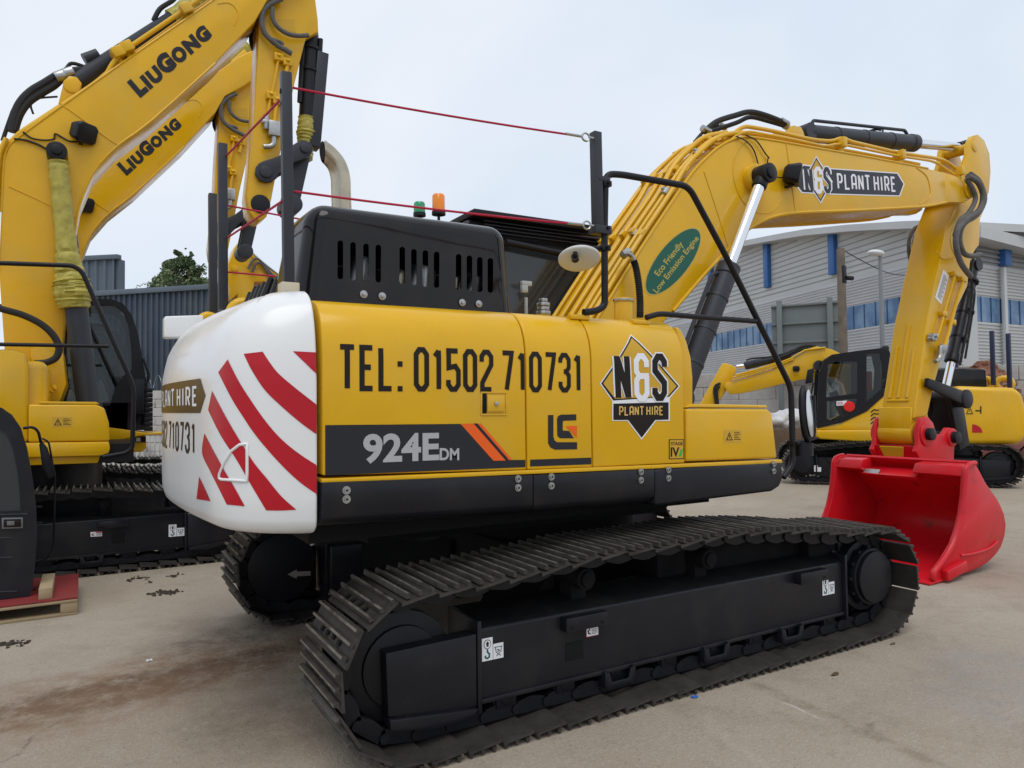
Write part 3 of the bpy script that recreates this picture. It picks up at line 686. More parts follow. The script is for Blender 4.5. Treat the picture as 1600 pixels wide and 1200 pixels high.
# ---- skirts (black) with bolts
def skirt(name, pts, bolts):
    bm = nb(); top = [PY(a, b, SIDE - .012) for a, b in pts[:2]]; bot = [PY(a, b, SIDE - .012) for a, b in pts[2:]]
    (tl, tr), (br, bl) = top, bot
    prof = [(0, 0), (0, .72), (.02, .84), (.06, .94), (.14, 1.0), (.34, 1.03)]
    A, B = [], []
    for inn, f in prof:
        A.append(tl + (bl - tl) * f + V((0, inn, 0))); B.append(tr + (br - tr) * f + V((0, inn, 0)))
    A.append(tl + V((0, .34, 0))); B.append(tr + V((0, .34, 0)))
    va = [bm.verts.new(p) for p in A]; vb = [bm.verts.new(p) for p in B]; n = len(A)
    fs = [bm.faces.new(va[::-1]), bm.faces.new(vb)] + [bm.faces.new((va[i], va[(i + 1) % n], vb[(i + 1) % n], vb[i])) for i in range(n)]
    bmesh.ops.recalc_face_normals(bm, faces=fs)
    o = obj(name, bm, SKT, main, 40, .006)
    for a, b in bolts:
        bm = nb(); p = PY(a, b, SIDE - .012); cyl(bm, p, p - V((0, .006, 0)), .020, None, 18); cyl(bm, p - V((0, .006, 0)), p - V((0, .014, 0)), .012, None, 14); cyl(bm, p - V((0, .014, 0)), p - V((0, .0148, 0)), .006, None, 6, 1)
        obj('bolt', bm, [STL, INT], o)
skirt('side_skirt', [(503, 754), (833, 742), (833, 806), (503, 828)], [(541, 766), (541, 780), (809, 748), (809, 762)])
skirt('side_skirt', [(834, 742), (1023, 733), (1023, 790), (834, 806)], [(861, 745), (861, 759), (1001, 737), (1001, 750)])
bm = nb()
po = [(1024, 733), (1223, 722), (1224, 748), (1219, 760), (1207, 768), (1024, 791)]
poly(bm, PPY(po, SIDE - .012), (0, .36, 0)); o = obj('side_skirt', bm, SKT, main, 40, .02, 3)
for a, b in ((1044, 734), (1044, 747), (1208.5, 725), (1208.5, 736)):
    bm = nb(); p = PY(a, b, SIDE - .012); cyl(bm, p, p - V((0, .006, 0)), .020, None, 18); cyl(bm, p - V((0, .006, 0)), p - V((0, .014, 0)), .012, None, 14); cyl(bm, p - V((0, .014, 0)), p - V((0, .0148, 0)), .006, None, 6, 1); obj('bolt', bm, [STL, INT], o)
# yellow sill above the skirts
bm = nb(); poly(bm, PPY([(503, 748), (1222, 718), (1222, 723.5), (503, 755)], SIDE - .004), (0, .5, 0)); obj('sill', bm, YEL, main, bv=.003)
# ---- step box in front
bm = nb(); sb = [(1073, 639), (1199, 639), (1207, 645), (1215, 716), (1073, 721)]
poly(bm, PPY(sb, SIDE), (0, .62, 0)); stp = obj('storage_box', bm, YEL, main, 40, .016, 3)
bm = nb(); poly(bm, PPY([(1085, 631), (1198, 633), (1200, 637.5), (1074, 636.5)], SIDE + .01), (0, .6, 0)); obj('lid', bm, YEL, stp, 40, .006)
def warning(parent, y, bl, br, tl, name='warning_label'):
    f = fit_px(y, bl, br, tl, 1); bm = nb()
    lay(bm, poly2d([(0, 0), (1, 0), (1, 1), (0, 1)]), f, 0, .002); lay(bm, poly2d([(.02, .03), (.98, .03), (.98, .97), (.02, .97)]), f, 1, .0026)
    lay(bm, poly2d([(.1, .15), (.48, .15), (.29, .82)]), f, 2, .0032); lay(bm, poly2d([(.17, .22), (.41, .22), (.29, .66)]), f, 1, .0038); lay(bm, poly2d([(.27, .3), (.31, .3), (.31, .55), (.27, .55)]), f, 2, .0044)
    for i in range(5): lay(bm, poly2d([(.55, .2 + i * .14), (.93 - .08 * (i % 3), .2 + i * .14), (.93 - .08 * (i % 3), .25 + i * .14), (.55, .25 + i * .14)]), f, 2, .0032)
    return obj(name, bm, [LBL, YELD, PRT], parent)
warning(stp, SIDE, (1131, 691), (1159, 691), (1131, 671))

# ---- counterweight: rounded plan, bulging section
PLAN = [(-1.732, -1.40), (-1.80, -1.398), (-1.88, -1.388), (-1.96, -1.366), (-2.04, -1.325), (-2.095, -1.265), (-2.135, -1.18), (-2.163, -1.06), (-2.19, -.86), (-2.22, -.6), (-2.243, -.3), (-2.252, 0)]
PLAN = PLAN + [(x, -y) for x, y in PLAN[-2::-1]]
PL = [V((p.x, p.y)) for p in smooth_path([V((x, y, 0)) for x, y in PLAN], 4)]
ZS = [(1.02, .20), (1.024, .10), (1.036, .046), (1.06, .016), (1.10, .004), (1.2, 0), (1.80, 0), (1.88, .004), (1.95, .016), (2.02, .032), (2.08, .058), (2.13, .088), (2.17, .122), (2.205, .168), (2.232, .225), (2.25, .30), (2.262, .42)]
ctr = V((-1.2, 0))
def cw_ring(z, ins):
    out = []
    n = len(PL)
    for i, p in enumerate(PL):
        t = (PL[min(i + 1, n - 1)] - PL[max(i - 1, 0)]).normalized(); nm = V((t.y, -t.x))
        if nm.dot(ctr - p) < 0: nm = -nm
        q = p + nm * ins * (1 if z < 1.5 else min(1, .62 + .38 * min(1, (p.x + 1.732) / -.35)))
        q.x = min(q.x, -1.732)
        zz = z
        if z < 1.3: zz = z + .03 * max(0, (-1.75 - p.x) / .5) + .065
        if z > 2.0: zz = z - (z - 2.0) / .262 * .012 * max(0, (-1.732 - q.x) / .5)
        out.append(V((q.x, q.y, zz)))
    return out
bm = nb(); rg = [[bm.verts.new(p) for p in cw_ring(z, i)] for z, i in ZS]
for A, B in zip(rg, rg[1:]):
    for j in range(len(A) - 1): bm.faces.new((A[j], A[j + 1], B[j + 1], B[j]))
bm.faces.new(rg[0]); bm.faces.new(rg[-1][::-1])
for A, B in zip(rg, rg[1:]): bm.faces.new((A[0], B[0], B[-1], A[-1]))
bmesh.ops.recalc_face_normals(bm, faces=bm.faces)
es = [e for e in bm.edges if e.calc_face_angle(0) > .9 and abs(e.verts[0].co.x + 1.732) < .002 and abs(e.verts[1].co.x + 1.732) < .002]
bmesh.ops.bevel(bm, geom=es, offset=.014, segments=3, profile=.5, affect='EDGES')
CWT = BVHTree.FromBMesh(bm)
cw = obj('counterweight', bm, WHT, main, 50)
def cw_lay(bm, pts, m, off, nx=30, ny=30):
    s = poly2d(pts); x = [p[0] for p in pts]; y = [p[1] for p in pts]
    bmesh.ops.triangulate(s, faces=s.faces); cuts(s, nx, ny, (min(x), max(x)), (min(y), max(y)))
    def fn(u, v, h):
        loc, nm, i, d = CWT.ray_cast(CAM, ray(u, v).normalized())
        k = 0
        while (loc is None or loc.x > -1.7365) and k < 60:
            u -= .5; k += 1; loc, nm, i, d = CWT.ray_cast(CAM, ray(u, v).normalized())
        if nm.dot(CAM - loc) < 0: nm = -nm
        return loc + nm * h
    lay(bm, s, fn, m, off)
zc4 = lambda l: [(240 + a / 2.857, 420 + b / 2.857) for a, b in l]
STR = [[(622, 368), (740, 374), (740, 482)],
 [(403, 380), (487, 370), (520, 420), (560, 470), (640, 538), (740, 616), (740, 748), (660, 690), (580, 622), (500, 545), (440, 455)],
 [(332, 405), (380, 500), (430, 580), (500, 680), (570, 760), (650, 826), (740, 884), (740, 1014), (660, 958), (590, 895), (520, 820), (450, 735), (400, 660), (350, 580), (290, 462)],
 [(262, 545), (330, 672), (400, 790), (450, 868), (505, 935), (570, 1015), (637, 1075), (570, 1079), (503, 1078), (430, 955), (370, 850), (300, 742), (245, 630)],
 [(228, 735), (270, 815), (320, 905), (370, 990), (408, 1060), (328, 1052), (285, 965), (250, 895), (218, 822)], [(205, 928), (230, 980), (255, 1037), (193, 1027)]]
bm = nb()
def soften(pts):
    n = len(pts); P_ = [V((a, b, 0)) for a, b in pts]; out = []
    cor = [i for i in range(n) if (P_[i] - P_[i - 1]).angle(P_[(i + 1) % n] - P_[i]) > .55]
    for a, b in zip(cor, cor[1:] + [cor[0] + n]):
        seg_ = [P_[i % n] for i in range(a, b + 1)]; out += smooth_path(seg_, 4)[:-1] if len(seg_) > 2 else seg_[:-1]
    return [(p.x, p.y) for p in out]
for s in STR: cw_lay(bm, soften(zc4(s)), 0, .0022)
obj('warning_stripe', bm, REDS, cw, 60)
# D-shaped lifting pocket
def on_cw(a, b, h=.0):
    loc, nm, i, d = CWT.ray_cast(CAM, ray(a, b).normalized())
    if nm.dot(CAM - loc) < 0: nm = -nm
    return loc + nm * h
dl = zc4([(303, 940), (418, 948), (418, 782), (385, 785), (350, 812), (318, 862), (296, 915), (294, 934)])
bm = nb(); pts = []
for i in range(len(dl)):
    a, b = dl[i], dl[(i + 1) % len(dl)]
    for k in range(4): pts.append(on_cw(a[0] + (b[0] - a[0]) * k / 4, a[1] + (b[1] - a[1]) * k / 4, .001))
tube(bm, pts, .0075, 8, 0, 0, True); obj('lifting_pocket', bm, WHT, cw, 60)
# sign on the rear face
def xcw(y):
    for a, b in zip(PL, PL[1:]):
        if a.y <= y <= b.y: f = (y - a.y) / max(b.y - a.y, 1e-6); return a.lerp(b, f), (b - a).normalized()
    return PL[0], V((0, 1))
def on_rear(y0, y1, z0, z1):
    def fn(u, v, h):
        y = y0 + (y1 - y0) * u; p, t = xcw(y); n = V((-t.y, t.x))
        if n.x > 0: n = -n
        return V((p.x + n.x * h, p.y + n.y * h, z0 + (z1 - z0) * v))
    return fn
SGN = mat('bronze_sign_film', (.045, .030, .018), .3)
bm = nb(); zt, zb2 = PX(300, 596, -2.17).z, PX(300, 645, -2.17).z
f = on_rear(.95, -1.04, zb2, zt)     # u runs left to right in the picture: from +y to -y
lay(bm, cuts(poly2d([(0, .5), (.05, 0), (.955, 0), (1, .5), (.955, 1), (.05, 1)]), 40, 0), f, 0, .002)
lay(bm, cuts(stroke2d('PLANT HIRE', .34, .13, .16), 60, 0), lambda u, v, h: f(.36 + u * .57, .2 + v * .6, h), 1, .003)
lay(bm, cuts(stroke2d('N&S', .34, .15, .1), 20, 0), lambda u, v, h: f(.08 + u * .2, .06 + v * .88, h), 1, .003)
zt2, zb3 = PX(290, 658, -2.18).z, PX(290, 703, -2.18).z
f2 = on_rear(.95, -.86, zb3, zt2)
lay(bm, cuts(stroke2d('TEL: 01502 710731', .30, .12, .12), 90, 0), f2, 2, .002)
obj('rear_sign', bm, [SGN, WPR, PRT], cw, 60)
# lifting eyes
for (a, b, y, r) in ((380, 470, .45, .11), (326, 490, 1.15, .09)):
    p = PY(a, b, y); p.z = 2.33; bm = nb()
    ring = [p + V((math.cos(t) * r * .72, 0, math.sin(t) * r * .72)) for t in [2 * math.pi * i / 24 for i in range(24)]]
    tube(bm, ring, r * .34, 10, 0, 0, True); box(bm, p - V((0, 0, r * .95)), (r * 1.5, .06, r * .5)); obj('lifting_eye', bm, YEL, cw, 50)
# white camera housing on the tail
bm = nb(); p = PY(283, 510, .62)
c0 = [PY(a, b, .75) for a, b in ((257, 494), (318, 492), (318, 527), (257, 527))]
poly(bm, c0, (.0, .16, 0)); obj('camera_housing', bm, WHT, cw, 40, .012, 3)

# ---- text and marks on the side
TXT = cuts(stroke2d('TEL: 01502 710731', .262, .120, .062), 0, 14)
bm = nb(); fT = on_side((529, 611), (910, 613.5), (529, 537)); lay(bm, TXT, fT, 0, .0022, .0003)
bmesh.ops.bisect_plane(bm, geom=bm.verts[:] + bm.edges[:] + bm.faces[:], plane_co=(x1 - g - .006, 0, 0), plane_no=(1, 0, 0))
bmesh.ops.bisect_plane(bm, geom=bm.verts[:] + bm.edges[:] + bm.faces[:], plane_co=(x1 + g + .006, 0, 0), plane_no=(1, 0, 0))
kill = [f_ for f_ in bm.faces if abs(f_.calc_center_median().x - x1) < g + .006]; bmesh.ops.delete(bm, geom=kill, context='FACES')
bt = bm.copy()
bmesh.ops.delete(bm, geom=[f_ for f_ in bm.faces if f_.calc_center_median().x > x1], context='FACES')
bmesh.ops.delete(bt, geom=[f_ for f_ in bt.faces if f_.calc_center_median().x <= x1], context='FACES')
obj('telephone_number', bm, PRT, d1, 60); obj('telephone_number', bt, PRT, d2, 60)
bm = nb(); z8 = lambda l: [(480 + a / 3.077, 440 + b / 3.077) for a, b in l]
lay_px(bm, z8([(86, 690), (735, 684), (905, 858), (1048, 857), (1048, 892), (86, 932)]), 0, 0)
lay_px(bm, z8([(737, 684), (798, 682), (953, 860), (895, 861)]), 1, 1)
lay_px(bm, z8([(818, 682), (835, 682), (985, 857), (970, 858)]), 1, 1)
lay_px(bm, z8([(798, 682), (818, 682), (970, 858), (953, 859)]), 0, 1)
fN = on_side((567, 725), (686, 720), (567, 678)); lay(bm, font2d('924E', .032), fN, 2, .004)
lay(bm, font2d('DM', .03), on_side((686.5, 719), (717, 719), (686.5, 700)), 2, .004)
obj('model_badge', bm, [GPR, ORG_P, SIL], d1, 60)
bm = nb(); lay_px(bm, z8([(1071, 856), (1365, 846), (1365, 878), (1071, 889)]), 0, 0)
lay_px(bm, z8([(1157, 642), (1183, 641), (1183, 745), (1188, 762), (1200, 772), (1297, 772), (1297, 806), (1190, 808), (1168, 797), (1157, 775)]), 0, 0)
lay_px(bm, z8([(1218, 640), (1293, 638), (1293, 667), (1232, 669), (1228, 674), (1228, 716), (1258, 718), (1282, 753), (1215, 753), (1202, 742), (1200, 660), (1206, 646)]), 0, 0)
lay_px(bm, z8([(1243, 695), (1296, 693), (1296, 752)]), 1, 1)
obj('maker_emblem', bm, [GPR, ORG_P], d2, 60)
z5 = lambda l: [(900 + a / 3.75, 460 + b / 3.75) for a, b in l]
bm = nb()
def scl(l, k, c): return [(c[0] + (a - c[0]) * k, c[1] + (b - c[1]) * k) for a, b in l]
dia = [(342, 230), (608, 538), (548, 608), (548, 741), (468, 741), (383, 852), (300, 741), (211, 741), (211, 625), (138, 522)]
lay_px(bm, z5(dia), 0, 0)
dk = [(342, 240), (600, 538), (545, 600), (217, 622), (146, 522)]
lay_px(bm, z5(dk), 1, 1)
ye = [(342, 253), (588, 538), (535, 598), (228, 612), (158, 522)]
lay_px(bm, z5(ye), 2, 2)
lay_px(bm, z5([(217, 640), (541, 632), (541, 734), (463, 736), (383, 840), (304, 736), (217, 736)]), 1, 2)
def ltr(ch, bl, br, tl, t, m, off, w=.3):
    s = cuts(stroke2d(ch, w, t, .1), 0, 12); lay(bm, s, on_side(*[(900 + a / 3.75, 460 + b / 3.75) for a, b in (bl, br, tl)]), m, off)
ltr('N', (222, 632), (330, 630), (208, 332), .20, 0, .0042, .27); ltr('N', (230, 626), (322, 625), (218, 340), .145, 1, .0056, .25)
ltr('S', (436, 632), (538, 630), (436, 337), .20, 0, .0042, .27); ltr('S', (444, 625), (530, 624), (444, 345), .145, 1, .0056, .25)
ltr('&', (340, 628), (432, 627), (334, 343), .125, 0, .0046, .27)
ltr('PLANT HIRE', (250, 711), (508, 708), (250, 655), .14, 3, .0046, .36)
obj('company_logo', bm, [WPR, PRT, YELD, LBL], d3, 60)
bm = nb(); f = on_side((1045, 717.5), (1068.5, 717), (1045, 686.5))
for p, m, z in (([(0, 0), (1, 0), (1, 1), (0, 1)], 0, 0), ([(.05, .04), (.95, .04), (.95, .96), (.05, .96)], 1, 1), ([(.62, .13), (.8, .13), (.95, .5), (.78, .5)], 2, 3)): lay(bm, poly2d(p, z), f, m)
lay(bm, font2d('STAGE', .02), lambda u, v, h: f(.12 + u * .78, .7 + v * .17, h), 0, .0034); lay(bm, font2d('IV', .03), lambda u, v, h: f(.1 + u * .58, .12 + v * .48, h), 0, .0034)
obj('stage_label', bm, [PRT, YELD, LGRN], d3, 60)

# ---- engine hood: hollow shell, slots cut through its side
HY = -.95
hl = [(449, 461), (462, 350), (492, 320), (776, 352), (794, 374), (801, 486)]
bm = nb(); a = [PY(*p, HY) for p in hl]
zbot = min(a[0].z, a[-1].z)
xl, xr_ = PY(456, 461, HY).x, PY(800, 484, HY).x; ztop = (PY(500, 321, HY).z + PY(770, 351, HY).z) / 2 + .028; xr_ += .035
zlo = 2.19
XL = xl + .03
base = [V((XL, HY, zlo)), V((xr_, HY, zlo)), V((xr_ - .04, HY + .02, ztop)), V((XL + .08, HY + .02, ztop))]
far = -.46
cor = [V((XL - .07, far, zlo)), V((xr_, far, zlo)), V((xr_ - .04, far, ztop - .01)), V((XL + .05, far, ztop - .02))]
va = [bm.verts.new(p) for p in base]; vb = [bm.verts.new(p) for p in cor]
fs = [bm.faces.new(va), bm.faces.new(vb[::-1])] + [bm.faces.new((va[i], vb[i], vb[(i + 1) % 4], va[(i + 1) % 4])) for i in range(4)]
bmesh.ops.recalc_face_normals(bm, faces=fs)
es = [e for e in bm.edges if not (e.verts[0].co.z < zlo + .01 and e.verts[1].co.z < zlo + .01)]
bmesh.ops.bevel(bm, geom=es, offset=.105, segments=7, profile=.5, affect='EDGES')
bm.faces.ensure_lookup_table()
big = max((f_ for f_ in bm.faces if f_.normal.y < -.9), key=lambda f_: f_.calc_area())
pn_, nn_ = big.calc_center_median().copy(), big.normal.copy()
loop = list(big.verts); bmesh.ops.delete(bm, geom=[big], context='FACES_ONLY')
low = [f_ for f_ in bm.faces if f_.normal.z < -.9]; bmesh.ops.delete(bm, geom=low, context='FACES_ONLY')
edges = []
for i in range(len(loop)):
    e = bm.edges.get((loop[i], loop[(i + 1) % len(loop)])) or bm.edges.new((loop[i], loop[(i + 1) % len(loop)])); edges.append(e)
z5b = lambda u, v: (420 + u / 2.963, 200 + v / 2.963)
SLOT = [(331, 520, 700), (390, 528, 705), (450, 535, 710), (507, 540, 715), (618, 550, 722), (672, 560, 728), (725, 566, 735), (777, 572, 740), (879, 583, 750), (929, 590, 755), (977, 597, 760), (1026, 602, 763)]
for u, v0, v1 in SLOT:
    hw_ = 13; ring = []
    for k in range(7): t = math.pi + math.pi * k / 6; ring.append((u + hw_ * math.cos(t), v0 + 12 + 12 * math.sin(t)))
    for k in range(7): t = math.pi * k / 6; ring.append((u + hw_ * math.cos(t), v1 - 12 + 12 * math.sin(t)))
    vs_ = [bm.verts.new(PN(*z5b(*q), pn_, nn_)) for q in ring]
    edges += [bm.edges.new((vs_[i], vs_[(i + 1) % len(vs_)])) for i in range(len(vs_))]
bmesh.ops.triangle_fill(bm, edges=edges, use_beauty=True, use_dissolve=False)
r = bmesh.ops.solidify(bm, geom=bm.faces[:], thickness=.006)
hood = obj('engine_hood', bm, HOOD, main, 40)
for a_, b_ in ((568, 460), (597, 463), (722, 473), (748, 475)):
    bm = nb(); p = PN(a_, b_, pn_ - V((0, .004, 0)), nn_); cyl(bm, p, p - V((0, .006, 0)), .022, None, 18); cyl(bm, p - V((0, .006, 0)), p - V((0, .016, 0)), .012, None, 6); obj('bolt', bm, STL, hood, bv=.002)
bm = nb()                                                     # engine seen through the slots
for k, (xx, zz, rr) in enumerate(((-1.35, 2.45, .10), (-1.12, 2.4, .06), (-.98, 2.42, .13), (-.78, 2.38, .09), (-.62, 2.4, .07))): cyl(bm, (xx, HY + .16, zz - .1), (xx + .05, HY + .18, zz + .08), rr * .7, None, 16, k % 2)
box(bm, (-1.05, HY + .36, 2.35), (1.0, .2, .3), None, 2); obj('engine', bm, [STL, EXH, INT], hood, bv=.01)
# tabs of the door under the bolts
bm = nb()
for a_, b_ in ((582, 468), (735, 480)): p = PY(a_, b_, HY - .06); box(bm, (p.x, HY - .05, 2.215), (.22, .12, .03))
obj('hinge_tab', bm, YEL, d1, bv=.004)
# rear louvred guard behind the hood
bm = nb(); gl = [(393, 476), (399, 452), (440, 427), (458, 408), (452, 462)]
poly(bm, [V((-1.79, -.44, 2.2)), V((-1.70, -.44, 2.47)), V((-.6, -.44, 2.47)), V((-.6, -.44, 2.2))], (0, .80, 0)); hg = obj('hood_guard', bm, HOOD, main, 40, .03, 3)
for k in range(5):
    bm = nb(); y_ = -.36 + k * .15; tube(bm, [V((-1.715, y_, 2.45)), V((-1.765, y_ + .02, 2.30))], [.022, .028], 10); obj('louvre', bm, HOOD, hg, 50)
# exhaust
bm = nb(); ep = [PY(a_, b_, -.25) for a_, b_ in ((534, 330), (533, 300), (532, 278), (526, 258), (514, 243), (500, 232))]
tube(bm, ep, [.062, .062, .062, .062, .062, .062], 20, 4) if False else tube(bm, smooth_path(ep, 5), .062, 22)
bmesh.ops.bisect_plane(bm, geom=bm.verts[:] + bm.edges[:] + bm.faces[:], plane_co=ep[-1] + (ep[-2] - ep[-1]) * .25, plane_no=((ep[-1] - ep[-2]).normalized() + V((-.35, 0, -.65))).normalized(), clear_outer=True)
ex = obj('exhaust_pipe', bm, EXH, main, 50)
bm = nb(); c = ep[-1] + (ep[-2] - ep[-1]) * .3; nn = ((ep[-1] - ep[-2]).normalized() + V((-.35, 0, -.65))).normalized()
q1 = nn.orthogonal().normalized(); q2 = nn.cross(q1)
bm.faces.new([bm.verts.new(c + V((0, 0, .0)) + (q1 * math.cos(t) + q2 * math.sin(t)) * .058) for t in [2 * math.pi * i / 20 for i in range(20)]]); obj('dark_bore', bm, INT, ex)  # near-black disc stands in for the unlit inside of the pipe
# ---- cab (left side of the machine)
CYR = .42
ct = [PY(a_, b_, CYR) for a_, b_ in ((712, 342), (950, 388))]
cx0, cx1 = ct[0].x, ct[0].x + 1.75; czt = (ct[0].z + .02)
bm = nb()
pr = [(cx0 + .02, 1.35), (cx0, 2.2), (cx0 + .03, czt - .10), (cx0 + .12, czt), (cx1 - .35, czt - .03), (cx1 - .2, czt - .15), (cx1 + .1, 2.1), (cx1 + .05, 1.35)]
poly(bm, [V((x, CYR, z)) for x, z in pr], (0, .98, 0))
cab = obj('cab', bm, BLK, main, 40, .03, 3)
bm = nb(); gp = [PY(a_, b_, CYR - .012) for a_, b_ in ((797, 388), (940, 418), (930, 505), (880, 492), (804, 462))]
poly(bm, [V((cx0 + .12, CYR - .014, 2.25)), V((cx1 - .05, CYR - .014, 2.2)), V((cx1 - .32, CYR - .014, czt - .17)), V((cx0 + .12, CYR - .014, czt - .17))], (0, .01, 0)); obj('window', bm, GLS, cab)
bm = nb(); tube(bm, [PY(790, 378, CYR - .1), PY(905, 402, CYR - .1)], .028, 12); tube(bm, [PY(790, 378, CYR - .1), PY(790, 378, CYR)], .02, 8); obj('rail', bm, BLK, cab)
bm = nb(); box(bm, ((cx0 + cx1) / 2 + .02, CYR + .42, czt + .035), (1.55, 1.02, .05)); 
for k in range(4): box(bm, ((cx0 + cx1) / 2, CYR - .05 - .0, czt - .02 - k * .03), (1.3, .03, .012))
obj('roof', bm, BLK, cab, 40, .01)
for (a_, b_, y_, rr, hh, mm, st) in ((685.5, 336, .55, .052, .155, AMB, .13), (655.5, 338, .55, .046, .10, GLN, .02)):
    p = PY(a_, b_, y_); bm = nb(); zb4 = p.z - (.09 if st > .1 else .0)
    tube(bm, [p + V((0, 0, .025)), p + V((0, 0, .03)), p + V((0, 0, hh)), p + V((0, 0, hh + .012))], [rr, rr, rr * .97, rr * .8], 20, 0, 0)
    cyl(bm, p + V((0, 0, -.0)), p + V((0, 0, .026)), rr * 1.08, None, 20, 1); cyl(bm, V((p.x, p.y, 2.75)), p, .012, None, 10, 1)
    obj('beacon', bm, [mm, BLK], cab, 40)
# ---- boom
BY = -.33
z1 = lambda l: [(800 + a / 3.333, 160 + b / 3.333) for a, b in l]
z2 = lambda l: [(1160 + a / 3.636, 150 + b / 3.636) for a, b in l]
boom_px = [(905, 545), (968, 442), (1015, 368), (1058, 304), (1082, 270), (1104, 246), (1130, 225), (1160, 214), (1196, 217), (1270, 230), (1340, 242), (1399, 253), (1450, 263), (1478, 270),
           (1478, 316), (1446, 322), (1385, 326), (1325, 329), (1270, 331), (1229, 334), (1201, 341), (1176.5, 353.5), (1158, 368), (1139, 388), (1100, 430), (1052, 486), (985, 570)]
bp = PPY(boom_px, BY); bm = nb(); poly(bm, bp, (0, -2 * BY, 0))
boom = obj('boom', bm, YEL, main, 30, .016, 3)
def edge_lip(bm, pts, r, y0, y1, k=3):
    for y in (y0, y1): tube(bm, [V((p.x, y, p.z)) for p in smooth_path(pts, k)], r, 8)
bm = nb(); edge_lip(bm, bp[14:26], .016, BY + .004, -BY - .004); edge_lip(bm, bp[0:13], .012, BY + .004, -BY - .004); obj('flange', bm, YEL, boom)
# forked tip
bm = nb()
tip = [(1472, 268), (1490, 274), (1503, 281), (1514, 288), (1520, 298), (1517, 310), (1508, 316), (1484.5, 316), (1472, 318)]
for y in (BY, .23):
    q = [V((p.x, y, p.z)) for p in PPY(tip, BY)]; poly(bm, q, (0, .10, 0))
p = PY(1513, 298, BY); cyl(bm, p - V((0, .015, 0)), p + V((0, .68, 0)), .06, None, 20); cyl(bm, p - V((0, .022, 0)), p - V((0, .0, 0)), .09, None, 22); obj('tip_fork', bm, YEL, boom, 40, .006)
# weld seams, casting ring, brackets
bm = nb()
for l in ([(1228, 221), (1236, 280), (1243, 332)], [(1100, 268), (1122, 335), (1138, 386)], [(1432, 262), (1447, 274), (1453, 292), (1452, 308), (1437, 319)]): tube(bm, [PY(a, b, BY - .001) for a, b in l], .006, 6, 4)
c = PY(1186, 276, BY - .001); tube(bm, [c + V((math.cos(t) * .33, 0, math.sin(t) * .33)) for t in [2.0 + 4.0 * i / 24 for i in range(25)]], .006, 6)
obj('weld_seam', bm, YEL, boom)
# arm-cylinder lug on the boom's back
bm = nb(); lg = [(1222, 218), (1228, 205), (1236, 197), (1248, 200), (1252, 208), (1256, 224)]
for y in (-.13, .08): poly(bm, [V((p.x, y, p.z)) for p in PPY(lg, -.1)], (0, .05, 0))
obj('cylinder_lug', bm, YEL, boom, 40, .006)
# hydraulic pipes on the back of the boom
def offs(pts, h):
    out = []
    for i, p in enumerate(pts):
        t = (pts[min(i + 1, len(pts) - 1)] - pts[max(i - 1, 0)]).normalized(); n = V((-t.z, 0, t.x)); out.append(p + n * (h if i else h))
    return out
back = bp[0:13]
def pipe(y, h0, h1, r, i0=0, i1=13, wob=0):
    bm = nb(); q = offs(back, 1)
    pts = []
    for i in range(i0, i1):
        hh = h0 + (h1 - h0) * (i / 12) + (wob if 3 < i < 7 else 0)
        n = q[i] - back[i]; p = back[i] + n * hh; pts.append(V((p.x, y, p.z)))
    tube(bm, smooth_path(pts, 4), r, 10); return bm
for y, h0, h1, r, i1, wob in ((-.29, .035, .06, .021, 9, .02), (-.235, .05, .07, .019, 13, .01), (-.17, .06, .11, .024, 8, .03), (-.11, .05, .05, .016, 12, 0), (-.05, .07, .06, .024, 13, .03), (.02, .05, .06, .016, 8, .01), (.09, .07, .07, .02, 9, .03), (.16, .05, .06, .016, 10, .02), (.24, .06, .07, .021, 13, 0)):
    obj('hydraulic_pipe', pipe(y, h0, h1, r, 0, i1, wob), YEL, boom)
bm = nb()
for i in (2, 4, 6):                                            # clamps
    q = offs(back, 1); n = q[i] - back[i]; t = V((n.z, 0, -n.x))
    box(bm, V((back[i].x, -.02, back[i].z)) + n * .05, (.06, .58, .022), (t, (0, 1, 0), n)); 
    for y in (-.2, -.08, .06, .2): box(bm, V((back[i].x, y, back[i].z)) + n * .085, (.05, .05, .05), (t, (0, 1, 0), n))
obj('pipe_clamp', bm, YEL, boom, 40, .005)
bm = nb()
for i, y in ((3, -.24), (5, -.26), (2, -.2), (7, .05)):
    n = offs(back, 1)[i] - back[i]; t = V((n.z, 0, -n.x)); p = V((back[i].x, y, back[i].z)) + n * .06; cyl(bm, p - t * .03, p + t * .03, .034, None, 8); cyl(bm, p, p + n * .05, .014, None, 8)
obj('pipe_union', bm, STL, boom, 40, .002)
# upper run over the boom nose, in front of the arm cylinder (traced)
for l, y, r in (([(1120, 233), (1150, 205), (1163, 197), (1200, 203), (1272, 219), (1300, 221), (1316, 215), (1328, 221), (1400, 238), (1462, 247), (1480, 252), (1500, 270)], -.26, .019), ([(1112, 250), (1150, 211), (1168, 205), (1230, 216), (1290, 229), (1310, 224), (1400, 243), (1460, 252), (1490, 272)], -.30, .014)):
    bm = nb(); tube(bm, fillet(PPY(l, y), .12, 4), r, 10); obj('hydraulic_pipe', bm, YEL, boom)
bm = nb()
for a, b in ((1313, 224), (1405, 243), (1497, 268)): p = PY(a, b, -.28); box(bm, p, (.06, .12, .1)); box(bm, p - V((0, 0, .06)), (.05, .05, .12))
obj('pipe_clamp', bm, YEL, boom, 40, .006)
